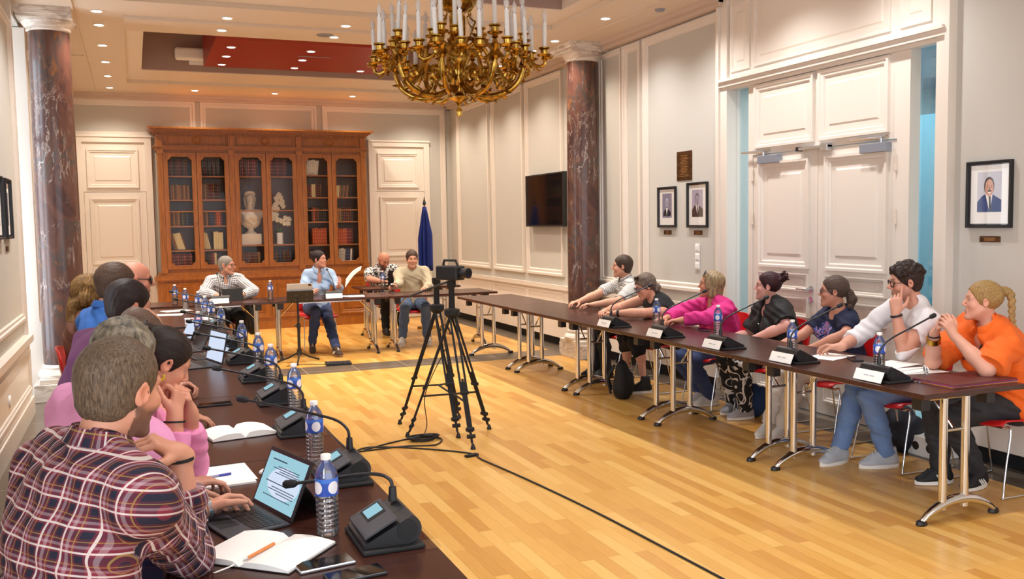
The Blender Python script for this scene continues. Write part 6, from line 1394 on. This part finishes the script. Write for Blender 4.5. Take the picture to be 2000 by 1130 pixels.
            m.build('laces', shoe.get('lace', MT['white']), so, smooth=60)
            if shoe.get('stripes'):
                m = MB()
                for sx in (-1, 1):
                    for j in range(3): m.tube([S(sx*.036, .055-.022*j+.0, -.022)-O, S(sx*.043, .035-.022*j, -.045)-O, S(sx*.043, .02-.022*j, -.062)-O], .005, 5)
                m.build('side_stripes', MT['white'], so)
    # --- accessories
    for a in acc:
        kind = a[0]
        if kind in ('glasses', 'headglasses'):
            m = MB(); cm = a[1]; dy, dz, g = (0, 0, 0) if kind == 'glasses' else (-.035, .098, 0); y0 = .094 if kind == 'glasses' else .055; z0 = .002 if kind == 'glasses' else .112; rw = a[2] if len(a) > 2 else .0022; RX, RZ = (.024, .019) if len(a) < 4 else a[3]
            tl = 0 if kind == 'glasses' else .45
            def G(x, y, z): return H(x, y0+y-tl*z*1.3, z0+z+0*y)-O
            for k in (-1, 1):
                m.tube([G(k*.032+RX*np.sign(math.cos(q))*abs(math.cos(q))**.8, -.10*abs(abs(k*.032+RX*math.cos(q))-.03)*0-.004*(abs(k*.032+RX*math.cos(q))/.05)**2, RZ*np.sign(math.sin(q))*abs(math.sin(q))**.8) for q in np.linspace(0, 2*PI, 22)[:-1]], rw, 6, closed=True)
            m.tube([G(-.010, .001, .004), G(0, .003, .006), G(.010, .001, .004)], rw, 6)
            go = m.build('glasses' if kind == 'glasses' else 'glasses_on_head', cm, t, smooth=60)
            m = MB()
            for k in (-1, 1):
                if kind == 'glasses': m.tube([G(k*.056, -.006, .006), H(k*.074, .05, .010)-O, H(k*.079, .0, .010)-O, H(k*.079, -.015, -.006)-O], rw*.9, 6)
                else: m.tube([G(k*.056, -.006, .006), H(k*.088, .0, .085)-O, H(k*.088, -.03, .03)-O], rw*.9, 6)
            m.build('temples', cm, go, smooth=60)
            if len(a) > 4 or kind == 'headglasses':
                m = MB()
                for k in (-1, 1): m.add([G(k*.032+RX*.95*math.cos(q), -.002, RZ*.95*math.sin(q)) for q in np.linspace(0, 2*PI, 18)[:-1]], [tuple(range(17))])
                m.build('lenses', MT['screen'], go)
        elif kind == 'earring':
            for k in (-1, 1):
                m = MB(); c = H(k*.084, -.006, -.036)-O
                if a[1] == 'bar': m.tube([c, c-V3((0, 0, .012))+hf*.0*hs, c-hu*.045-hf*.012], .0045, 6)
                else: r = a[2]; m.tube([c-hu*r+(hf*math.cos(q)+hu*math.sin(q))*r for q in np.linspace(0, 2*PI, 18)[:-1]], .0016, 5, closed=True)
                m.build('earring', a[-1], t, smooth=60)
        elif kind == 'band':      # bracelet or watch round a wrist
            k, u_, wd, th_, mat = a[1:6]; E, W = EL[k], WR[k]; ax = unit(W-E); c = E+(W-E)*u_-O; x_ = unit(np.cross(ax, (0, 0, 1))); y_ = np.cross(ax, x_); m = MB(); r = ((.0300 if f_ else .0315)+.012*(1-u_)*3)*s
            rows = [[tuple(c+(x_*math.cos(q)+y_*math.sin(q))*(r+dr)+ax*dl) for dr, dl in ((0, -wd/2), (th_, -wd/2), (th_, wd/2), (0, wd/2))] for q in np.linspace(0, 2*PI, 25)]
            m.grid(rows); m.build(a[6] if len(a) > 6 else 'bracelet', mat, t, smooth=60)
        elif kind == 'hairtie': m = MB(); c = H(*a[1])-O; m.sphere(c, a[2], 10, 8); m.build('hair_tie', a[3], t, smooth=80)
        elif kind == 'buttons':
            m = MB()
            for q in a[1]:
                c = P+U*q+Fw*(a[2])-O; m.sphere(c, .006, 8, 5)
                m.build('button', a[3], to, smooth=80); m = MB()
        elif kind == 'trim':
            for sg in (-1, 1):
                pts = [N+R*sg*.070*s+Fw*.075-U*.01, N+R*sg*.064*s+Fw*.125-U*.07, N+R*sg*.055*s+Fw*.175-U*.16]
                m = MB()
                for q in catmull(pts, 9): m.sphere(q-O, .006, 6, 4)
                m.build('bead_trim', MT['blackmatte'], to, smooth=80)
    return dict(t=t, H=H, N=N, SH=SH, EL=EL, WR=WR, KN=KN)
EYEM = [plain('pupil', (.01, .01, .012), .1), plain('iris', srgb('#5b4030'), .2), plain('eye_white', srgb('#c9bdb5'), .3)]
# ================================================================ THE PEOPLE OF THE MEETING
def build_people():
    HM = hair_mat; C = cloth_mat
    jeans = C('jeans', '#2c3c66', .8, 'denim'); jeansl = C('pale_jeans', '#5f7aa6', .8, 'denim'); blackj = C('black_jeans', '#1b1c22', .8, 'denim'); dark = C('dark_trousers', '#15161c', .85)
    shoe_b = plain('black_canvas', srgb('#15151a'), .6); shoe_w = plain('white_leather', srgb('#ded8d2'), .5); shoe_g = plain('grey_mesh', srgb('#b9bcc4'), .7); shoe_br = plain('brown_suede', srgb('#4a3a33'), .8); navy_p = plain('navy_rubber', srgb('#1b2036'), .6)
    SB = dict(mat=shoe_b, sole=MT['black'], lace=MT['black']); SBW = dict(mat=shoe_b, sole=MT['white'], stripes=True, lace=MT['black'])
    gold = plain('gold', srgb('#c79a3c'), .25, 1); Z = V3((0, 0, 1))
    grp = None
    # ---------------- right-hand row (facing -x)
    person('woman in an orange short-sleeved blouse with a long braid, nearest in the right-hand row', (4.90, 3.97, .545), (4.57, 3.93, 1.155), (141, 2, 0), 166,
        dict(L=dict(p=(4.33, 3.91, .975), e=(4.40, 3.74, .79), d=(-.25, .10, .55), n=(.3, .75, -.1), curls=[.75, .8, .85, .9, .3]), R=dict(p=(4.31, 4.03, .965), e=(4.38, 4.10, .79), d=(-.12, -.45, .6), n=(.4, -.75, .2), curls=[.6, .7, .75, .8, .3])),
        dict(R=((4.57, 4.20, .085), 165), L=((4.70, 4.04, .085), 190)),
        dict(mat=C('orange_linen', '#ee6a1c', .8, bump=.5), off=.018, loose=.030, flare=1.5, hem=-.10, wr=.005, name='blouse'), dict(mat=blackj), SBW,
        dict(style='braid', mat=HM('dark_blonde', '#6f5330', '#c8a468'), line=.082, slope=1.5), skin='#d8a089', sex='f', fat=1.16, vox=.0045, sleeve=.46, neck='v', coll=C('orange_collar', '#f0701f', .8), brow='#8a6a48',
        acc=[('band', 'R', .80, .035, .003, gold), ('band', 'R', .98, .008, .003, MT['black']), ('hairtie', (0, -.122, .072), .018, plain('tie', srgb('#5a2a2a'), .7)), ('trim',)], knees=dict(R=(4.50, 4.22, .60), L=(4.56, 4.02, .60)))
    person('man in a white shirt and dark-framed glasses with a finger on his cheek', (4.86, 4.62, .55), (4.60, 4.54, 1.235), (152, -8, -4), 160,
        dict(L=dict(p=(4.455, 4.47, 1.045), e=(4.50, 4.44, .80), d=(.02, .03, 1), n=(.55, .35, 0), curls=[.06, 1.05, 1.15, 1.2, .3]), R=dict(p=(4.30, 4.79, .80), d=(-.45, .72, -.05), n=(-.3, -.2, -.9), curls=[.55, .75, .85, .9, .6], e=(4.52, 4.90, .83))),
        dict(R=((4.36, 4.86, .09), 190), L=((4.56, 4.64, .09), 165)),
        dict(mat=C('white_cotton', '#e6e3e6', .8, bump=.4), off=.014, loose=.016, hem=-.08, wr=.0045), dict(mat=jeansl), dict(mat=shoe_g, sole=MT['white'], lace=MT['white']),
        dict(style='curlytop', mat=HM('dark_curls', '#1d1512', '#43312a', sc=(60, 60, 60)), t=.011, line=.074, n=110, slope=1.5, temple=1.0), skin='#d29a83', fat=1.02, vox=.0045, sleeve=dict(L=.52, R=.64), neck='crew', beard=('#6b5245', .35), brow='#2a1c16', coll=None,
        acc=[('glasses', plain('tortoise', srgb('#2a1a14'), .3), .0032, (.026, .019)), ('band', 'L', .93, .014, .003, MT['black'])], knees=dict(R=(4.36, 4.86, .58), L=(4.42, 4.63, .58)))
    person('woman in a navy printed t-shirt and glasses with a low ponytail, right-hand row', (4.95, 5.43, .545), (4.80, 5.43, 1.105), (143, 0, 0), 165,
        dict(L=dict(p=(4.52, 5.36, .70), d=(-.5, .5, -.2), n=(0, 0, -1), curl=.5, e=(4.72, 5.20, .82)), R=dict(p=(4.46, 5.62, .70), d=(-.5, -.3, -.2), n=(0, 0, -1), curl=.5)),
        dict(R=((4.43, 5.70, .085), 200), L=((4.44, 5.54, .085), 190)),
        dict(mat=C('navy_print', '#151d3c', .85, 'print'), off=.012, loose=.018, flare=1.2, hem=-.08, wr=.003, name='t_shirt'), dict(mat=C('white_trousers', '#cfc6bf', .8), hemw=1.6), dict(mat=shoe_w, sole=MT['white']),
        dict(style='ponytail', mat=HM('brown_grey', '#33241e', '#6d5a50'), line=.078, tail=[(0, -.09, -.005), (0, -.120, -.012), (0, -.14, -.06), (0, -.125, -.115)], tr=[.020, .030, .036, .028]), skin='#c48a72', sex='f', fat=.98, vox=.005, sleeve=.36, neck='wide', brow='#3a2a22',
        acc=[('glasses', plain('dark_frames', srgb('#26242c'), .3), .0022, (.024, .016)), ('hairtie', (0, -.112, -.008), .016, plain('yellow_tie', srgb('#b9952e'), .7))], knees=dict(R=(4.42, 5.66, .59), L=(4.42, 5.50, .59)))
    person('woman in a black short-sleeved blouse with a messy bun, right-hand row', (4.95, 6.18, .545), (4.80, 6.20, 1.10), (140, 2, 0), 168,
        dict(L=dict(p=(4.58, 6.12, .68), d=(-.4, .5, -.2), n=(0, 0, -1), curl=.6, e=(4.78, 5.93, .80)), R=dict(p=(4.56, 6.36, .68), d=(-.4, -.4, -.2), n=(0, 0, -1), curl=.6)),
        dict(R=((4.70, 6.50, .085), 190), L=((4.63, 6.26, .085), 175)),
        dict(mat=C('black_viscose', '#121217', .7, bump=.35), off=.018, loose=.028, flare=1.3, hem=-.10, wr=.0045, name='blouse'), dict(mat=C('swirl_trousers', '#131317', .8, 'swirl'), off=.018), dict(mat=plain('silver_sneaker', srgb('#a7a3a8'), .5), sole=MT['white']),
        dict(style='bun', mat=HM('dark_auburn', '#1d0f12', '#4a2028'), line=.086, slope=1.5, bun=(0, -.118, .078), br=.042, wisps=14), skin='#d49c92', sex='f', fat=1.14, vox=.005, sleeve=.40, neck='v', brow='#35201c',
        acc=[('earring', 'hoop', .014, gold), ('buttons', [.20, .30, .10], .155, MT['white'])], knees=dict(R=(4.52, 6.42, .60), L=(4.46, 6.18, .60)))
    person('woman in a magenta blouse with a blonde bob and glasses pushed up, right-hand row', (4.88, 6.84, .545), (4.66, 6.81, 1.085), (146, 3, 0), 172,
        dict(L=dict(p=(4.30, 6.72, .80), e=(4.47, 6.58, .82), d=(-.7, .5, -.08), n=(0, 0, -1), curl=.35), R=dict(p=(4.28, 6.92, .80), e=(4.46, 7.06, .82), d=(-.85, -.1, -.05), n=(0, 0, -1), curl=.3)),
        dict(R=((4.74, 7.06, .085), 200), L=((4.70, 6.86, .085), 175)),
        dict(mat=C('magenta_cotton', '#d62d84', .8, bump=.6), off=.018, loose=.026, hem=-.10, wr=.006, name='blouse'), dict(mat=jeans), dict(mat=shoe_w, sole=MT['white']),
        dict(style='bob', mat=HM('blonde_streaks', '#5d4a35', '#c7ae84', sc=(90, 90, 16)), t=.017, line=.080, down=-.085, front=1), skin='#c98c70', sex='f', fat=1.06, vox=.0055, sleeve=.93, neck='v', brow='#5a4434',
        acc=[('headglasses', plain('clear_frames', srgb('#77757c'), .3), .0022)], knees=dict(R=(4.58, 6.98, .60), L=(4.54, 6.76, .60)))
    person('woman in a black sleeveless top with round blue glasses, leaning on the right tables', (4.86, 7.74, .545), (4.50, 7.66, 1.02), (172, -20, 4), 172,
        dict(L=dict(p=(4.14, 7.58, .795), e=(4.33, 7.40, .80), d=(-.6, .6, -.05), n=(.1, .1, -1), curl=.6), R=dict(p=(4.14, 7.80, .795), e=(4.36, 7.94, .80), d=(-.6, -.5, -.05), n=(.1, -.1, -1), curl=.6)),
        dict(R=((4.42, 7.90, .10), 185), L=((4.44, 7.58, .10), 170)),
        dict(mat=C('black_jersey', '#0f0f14', .8), off=.010, loose=.008, hem=-.10, wr=.003, armhole=True, name='sleeveless_top'), dict(mat=C('black_skirt', '#0d0d12', .85), len=.5, skirt=True), dict(mat=shoe_b, sole=MT['white'], high=True, lace=MT['white']),
        dict(style='lowbun', mat=HM('ash_brown', '#4c3f37', '#8a7a6a', sc=(60, 60, 30)), t=.024, line=.070, slope=1.25, bun=(0, -.10, -.055), br=.050, wisps=12, amp=.004), skin='#d59b80', sex='f', fat=1.2, vox=.0055, sleeve=0, neck='halter', brow='#4a3a30',
        acc=[('glasses', plain('blue_frames', srgb('#27304f'), .3), .0032, (.025, .022)), ('headglasses', MT['black'], .003), ('band', 'L', .9, .02, .004, MT['black'])], knees=dict(R=(4.42, 7.92, .60), L=(4.44, 7.66, .60)))
    person('person in a grey striped shirt beyond the woman in the sleeveless top, right-hand row', (4.98, 8.66, .55), (4.80, 8.64, 1.17), (150, 0, 0), 172,
        dict(L=dict(p=(4.35, 8.42, .80), e=(4.58, 8.32, .83), d=(-.8, .3, 0), n=(0, 0, -1), curl=.4), R=dict(p=(4.35, 8.78, .80), d=(-.8, -.3, 0), n=(0, 0, -1), curl=.4)),
        dict(R=((4.55, 8.76, .085), 180), L=((4.55, 8.55, .085), 180)), dict(mat=C('grey_stripes', '#cccccc', .8, 'stripes'), off=.012, loose=.016, hem=-.08), dict(mat=dark), SB,
        dict(style='short', mat=HM('short_brown', '#2b211c', '#5a483c'), t=.012), skin='#cf9a80', fat=1.05, vox=.007, sleeve=.44, neck='collar')
    # ---------------- left-hand row (facing +x), backs to the camera
    person('man in a red and navy plaid shirt, nearest the camera on the left', (-.22, 2.30, .55), (-.045, 2.36, 1.28), (44, -8, 4), 32,
        dict(R=dict(p=(.085, 2.55, 1.065), e=(.095, 2.56, .79), d=(-.60, -.28, .42), n=(-.4, .1, -.75), curls=[.9, 1.0, 1.05, 1.1, .3]), L=dict(p=(.16, 2.97, .785), e=(.0, 2.78, .80), d=(.72, .50, .02), n=(.15, -.55, -.75), curls=[.5, .6, .7, .8, .2])),
        dict(R=((.20, 2.20, .09), 0), L=((.22, 2.52, .09), 0)),
        dict(mat=C('plaid', '#6b1d2c', .85, 'plaid'), off=.016, loose=.018, hem=-.10, wr=.005), dict(mat=jeans), SB,
        dict(style='short', mat=HM('brown_grey_crop', '#3a2c22', '#8a7560'), t=.009, line=.070, nape=-.070, amp=.0028), skin='#d3977c', s=1.02, fat=1.1, vox=.0042, sleeve=dict(R=.82, L=.90), neck='collar', beard=('#2e211b', .85), brow='#2e211b',
        acc=[('band', 'L', 1.0, .026, .006, MT['silver'], 'watch'), ('band', 'R', .95, .008, .004, MT['blackmatte'])])
    person('grey-haired man in a pink shirt behind the plaid-shirted man on the left', (-.24, 2.98, .55), (-.04, 3.00, 1.262), (64, -14, 0), 30,
        dict(R=dict(p=(.10, 2.98, .80), e=(-.08, 2.78, .82), d=(.6, .6, 0), n=(0, 0, -1), curl=.5), L=dict(p=(.12, 3.26, .79), d=(.8, .2, 0), n=(0, 0, -1), curl=.5)),
        dict(R=((.20, 2.9, .09), 0), L=((.20, 3.15, .09), 0)), dict(mat=C('pink_cotton', '#e39ac6', .85), off=.018, loose=.02, hem=-.10, wr=.005), dict(mat=jeans), SB,
        dict(style='grey', mat=HM('salt_pepper', '#3a3633', '#a59a86', sc=(50, 50, 30)), t=.015, line=.068, amp=.005, nape=-.085), skin='#d09a82', s=1.02, fat=1.12, vox=.006, sleeve=.9, neck='collar')
    person('woman in a pink sweatshirt with a yellow earring, hands clasped at her mouth, left row', (-.20, 3.46, .545), (.075, 3.37, 1.195), (14, -30, 0), 14,
        dict(R=dict(p=(.10, 3.22, 1.035), e=(.085, 3.18, .79), d=(.15, .35, .75), n=(-.75, .6, .1), curls=[1.15, 1.2, 1.2, 1.2, .4], spread=.4), L=dict(p=(.155, 3.33, 1.02), e=(.15, 3.46, .79), d=(-.15, -.25, .78), n=(-.7, .0, -.2), curls=[1.1, 1.15, 1.2, 1.2, .4], spread=.4)),
        dict(R=((.20, 3.33, .085), 0), L=((.20, 3.55, .085), 0)), dict(mat=C('pink_sweat', '#e88fb9', .9), off=.018, loose=.024, hem=-.08, wr=.004, name='sweatshirt'), dict(mat=jeans), dict(mat=shoe_w),
        dict(style='bun', mat=HM('black_brown', '#17100f', '#33241f'), line=.082, bun=(0, -.112, .07), br=.035, wisps=5), skin='#d39478', sex='f', s=1.0, fat=1.0, vox=.0045, sleeve=dict(R=.90, L=.90), neck='crew', brow='#241814',
        acc=[('earring', 'bar', plain('yellow_enamel', srgb('#d8c21e'), .4)), ('band', 'R', .93, .006, .003, MT['blackmatte'])])
    person('balding man in a peach shirt, bent over his writing in the left row', (-.22, 4.16, .55), (.01, 4.20, 1.205), (35, -28, 0), 22,
        dict(R=dict(p=(.175, 4.16, .785), e=(.06, 3.92, .80), d=(.45, .8, 0), n=(-.55, .2, -.8), curls=[.8, .9, 1.0, 1.1, .7]), L=dict(p=(.16, 4.46, .785), d=(.8, -.2, 0), n=(0, 0, -1), curl=.4)),
        dict(R=((.20, 4.0, .09), 0), L=((.20, 4.25, .09), 0)), dict(mat=C('peach_cotton', '#eda28c', .85), off=.014, loose=.022, hem=-.08, wr=.004), dict(mat=dark), SB,
        dict(style='balding', mat=HM('cropped_brown', '#4c382e', '#7a6152'), t=.006, line=.060, amp=.001), skin='#c28c72', s=1.0, fat=1.0, vox=.006, sleeve=.92, neck='crew')
    person('dark-haired man in a purple shirt in the left row', (-.30, 4.86, .55), (-.035, 4.98, 1.27), (22, -14, 0), 34,
        dict(R=dict(p=(.12, 5.06, .80), d=(.8, .45, .05), n=(-.3, .3, -.8), curl=.8), L=dict(p=(.16, 5.26, .80), d=(.9, -.25, .05), n=(-.3, -.3, -.8), curl=.8)),
        dict(R=((.20, 4.85, .09), 0), L=((.20, 5.1, .09), 0)), dict(mat=C('purple_cotton', '#4d1740', .85), off=.014, loose=.02, hem=-.08), dict(mat=dark), SB,
        dict(style='short', mat=HM('near_black', '#150f0f', '#352422'), t=.013, line=.074), skin='#cb9078', s=1.07, fat=1.16, vox=.006, sleeve=.85, neck='crew')
    person('brown-haired man in a blue shirt holding a phone in the left row', (-.24, 5.75, .55), (-.10, 5.80, 1.325), (-4, -10, 0), 28,
        dict(R=dict(p=(.10, 6.02, .93), d=(.8, .5, .15), n=(-.2, .4, .8), curl=.5), L=dict(p=(.13, 6.20, .90), d=(.85, .1, .1), n=(-.1, -.2, .9), curl=.5)),
        dict(R=((.20, 5.65, .09), 0), L=((.20, 5.9, .09), 0)), dict(mat=C('blue_chambray', '#2d5fa6', .85), off=.014, loose=.018, hem=-.08), dict(mat=jeans), SB,
        dict(style='short', mat=HM('mid_brown', '#33241b', '#6b5140'), t=.018, line=.072, nape=-.09), skin='#d1967e', s=1.05, vox=.006, sleeve=.85, neck='collar', acc=[('band', 'R', .95, .02, .004, MT['blackmatte'])])
    phone(.24, 6.20, 30, 'phone with a lit screen held by the man in the blue shirt', z=.965)
    person('bald man with dark glasses in the left row beyond the blue-shirted man', (-.22, 6.50, .55), (.0, 6.55, 1.32), (2, -6, 0), 10,
        dict(R=dict(p=(.14, 6.62, .86), d=(.85, .4, .1), n=(-.2, .4, .8), curl=.6), L=dict(p=(.16, 6.86, .82), d=(.9, -.1, 0), n=(0, 0, -1), curl=.5)),
        dict(R=((.20, 6.4, .09), 0), L=((.20, 6.65, .09), 0)), dict(mat=C('grey_shirt', '#4c4f58', .85), off=.012, loose=.016, hem=-.08), dict(mat=dark), SB, dict(style='bald'), skin='#d48e74', s=1.04, vox=.0065, sleeve=.85, neck='collar',
        acc=[('glasses', MT['black'], .0032, (.026, .019), 1)])
    person('woman with long curly blonde hair at the far end of the left row', (-.36, 7.25, .545), (-.30, 7.24, 1.20), (20, -4, 0), 5,
        dict(R=dict(p=(.10, 7.15, .80), d=(.9, .2, 0), n=(0, 0, -1), curl=.4), L=dict(p=(.12, 7.42, .80), d=(.9, -.1, 0), n=(0, 0, -1), curl=.4)),
        dict(R=((.20, 7.15, .085), 0), L=((.20, 7.4, .085), 0)), dict(mat=C('rust_knit', '#7a5142', .9), off=.014, loose=.018, hem=-.08), dict(mat=jeans), SB,
        dict(style='long', mat=HM('curly_blonde', '#5e4327', '#b08a55', sc=(40, 40, 40)), t=.03, line=.080, down=-.12, amp=.005), skin='#d8a58e', sex='f', vox=.007, sleeve=.95, neck='crew')
    # ---------------- back row (facing the camera)
    person('man in a black and white checked shirt and glasses at the back table', (1.07, 12.52, .55), (1.085, 12.32, 1.165), (332, -3, 0), 275,
        dict(R=dict(p=(.93, 11.98, .80), e=(.78, 12.15, .83), d=(.8, -.5, 0), n=(0, 0, -1), curl=.5), L=dict(p=(1.22, 11.98, .80), e=(1.38, 12.12, .83), d=(-.85, -.3, 0), n=(0, 0, -1), curl=.5)),
        dict(R=((1.0, 12.0, .09), 270), L=((1.22, 12.0, .09), 270)), dict(mat=C('checked_cotton', '#d5d7e0', .85, 'check'), off=.016, loose=.02, hem=-.10, wr=.004), dict(mat=dark), SB,
        dict(style='crop', mat=HM('cropped_grey', '#6b6460', '#a8a19a'), t=.005, line=.066, amp=.001), skin='#cd967f', s=1.02, fat=1.1, vox=.006, sleeve=.95, neck='collar', belly=.03, acc=[('glasses', MT['black'], .0022, (.025, .016))])
    person('woman in a light blue shirt speaking and holding papers at the back table', (2.25, 12.50, .55), (2.27, 12.32, 1.205), (318, 2, 0), 275,
        dict(R=dict(p=(2.10, 12.02, .80), e=(2.04, 12.22, .84), d=(.1, -.9, .1), n=(.7, 0, -.5), curl=.8), L=dict(p=(2.46, 12.05, .86), e=(2.50, 12.22, .83), d=(.1, -.5, .5), n=(-.6, .3, .1), curls=[.5, .8, .9, 1.0, .4])),
        dict(R=((2.10, 12.08, .12), 262, -.35), L=((2.32, 11.62, .085), 280)), dict(mat=C('pale_blue_shirt', '#9fbbe0', .8, bump=.4), off=.012, loose=.014, hem=-.08, wr=.005), dict(mat=jeans, off=.008), dict(mat=shoe_br, sole=plain('gum_sole', srgb('#8a6a55'), .6), stripes=True),
        dict(style='bun', mat=HM('dark_brown', '#171011', '#35262a'), line=.080, bun=(0, -.10, .06), br=.045, wisps=10), skin='#cf9580', sex='f', fat=.98, vox=.006, sleeve=.75, neck='v', coll=C('pale_blue_collar', '#a9c3e6', .8), brow='#241a18', acc=[('earring', 'hoop', .008, MT['silver'])], knees=dict(R=(2.16, 12.05, .60), L=(2.36, 12.05, .60)))
    t = thing('paper_sheets', 'two curling white sheets held up by the woman in the blue shirt', 'paper', (2.50, 11.93, .87))
    m = MB(); rows = [[(.02+.21*u+.10*v*.2, -.02-.02*u+.03*math.sin(3*u), .0+.30*v*.35+.17*u+.05*math.sin(2.2*u+v)) for v in np.linspace(-.2, .55, 6)] for u in np.linspace(0, 1, 10)]; m.grid(rows); o = m.build('sheet', MT['paper'], t, smooth=80); q = o.modifiers.new('s', 'SOLIDIFY'); q.thickness = .001
    person('bald bearded man in a black and white leaf-patterned shirt looking down at his laptop', (3.55, 14.02, .55), (3.53, 13.82, 1.11), (285, -32, 0), 275,
        dict(R=dict(p=(3.42, 13.46, .80), e=(3.25, 13.60, .83), d=(.6, -.6, 0), n=(0, 0, -1), curl=.5), L=dict(p=(3.72, 13.46, .80), e=(3.86, 13.62, .83), d=(-.6, -.6, 0), n=(0, 0, -1), curl=.5)),
        dict(R=((3.45, 13.5, .09), 270), L=((3.7, 13.5, .09), 270)), dict(mat=C('leaf_print', '#16161a', .8, 'floral'), off=.014, loose=.024, hem=-.08), dict(mat=dark), SB, dict(style='bald'), skin='#c98a70', s=1.04, fat=1.12, vox=.007, sleeve=.42, neck='collar', beard=('#241b18', .9))
    person('person in a beige jacket and jeans at the right end of the back row', (3.62, 12.62, .55), (3.58, 12.44, 1.17), (262, -8, 0), 262,
        dict(R=dict(p=(3.26, 12.22, .81), e=(3.36, 12.36, .83), d=(-.6, -.35, .05), n=(.3, -.3, -.8), curl=.9), L=dict(p=(3.66, 12.06, .80), d=(-.3, -.8, 0), n=(0, 0, -1), curl=.5)),
        dict(R=((3.36, 12.24, .09), 245), L=((3.7, 12.2, .09), 265)), dict(mat=C('beige_jacket', '#b5ab94', .85), off=.018, loose=.022, hem=-.08, name='jacket'), dict(mat=C('mid_jeans', '#4a5f80', .8, 'denim')), dict(mat=shoe_w, sole=MT['white']),
        dict(style='short', mat=HM('brown_short', '#30241d', '#5f4b3e'), t=.013), skin='#cf9a80', vox=.007, sleeve=.95, neck='crew')
    phone(3.20, 12.10, 80, 'black phone in the hand of the person in the beige jacket', z=.83)
    # ---------------- chairs
    for y, l in ((4.02, 'woman in orange'), (4.66, 'man in the white shirt'), (5.43, 'woman in the navy t-shirt'), (6.18, 'woman in the black blouse'), (6.84, 'woman in magenta'), (7.74, 'woman in the sleeveless top'), (8.66, 'person in the striped shirt')):
        put_chair({4.66: 4.72, 6.84: 4.76, 7.74: 4.76}.get(y, 4.84), y, 180, 'red shell chair with chrome sled legs under the '+l, 'red chairs on the right')
    for y, l in ((2.22, 'plaid-shirted man'), (2.98, 'grey-haired man'), (3.62, 'woman with the yellow earring'), (4.15, 'balding man'), (4.92, 'man in purple'), (5.75, 'man in the blue shirt'), (6.50, 'bald man with dark glasses'), (7.25, 'curly-haired woman')):
        put_chair(-.11 if y < 7 else -.30, y, 12 if y < 6 else 0, 'red shell chair with chrome sled legs under the '+l, 'red chairs on the left')
    for x, y, a, l in ((1.07, 12.46, -90, 'checked-shirt man'), (2.25, 12.46, -90, 'woman with the papers'), (3.55, 13.98, -90, 'bald bearded man'), (3.62, 12.60, -98, 'person in the beige jacket')):
        put_chair(x, y, a, 'red shell chair with chrome sled legs under the '+l, 'red chairs at the back')
    m = MB(); rows = [[(1.07+.30+.03*math.sin(7*u), 12.70-.5*u*.3+.06*math.sin(5*v), .80-.62*v) for u in np.linspace(0, 1, 8)] for v in np.linspace(0, 1, 8)]
    v = Vol((1.24, 12.45, .1), (1.55, 12.95, .9), .008); v.add(rc((1.36, 12.72, .78), (1.42, 12.70, .30), .05, .085), .03); v.add(rc((1.36, 12.62, .70), (1.44, 12.60, .34), .03, .05), .04); v.wrinkle(lambda a, b, c: .006*np.sin(60*a+50*b+8*c))
    t = thing('black_coat', 'black coat hanging over the chair of the checked-shirt man', 'coat', (1.40, 12.7, 0)); v.mesh('cloth', MT['blackmatte'], t, (1.40, 12.7, 0))
    # things whose look depends on the people: cap for the plaid man's trousers etc. are in their builders
    if CHAIR.get('label') == '': COL.objects.unlink(CHAIR)
build_people()
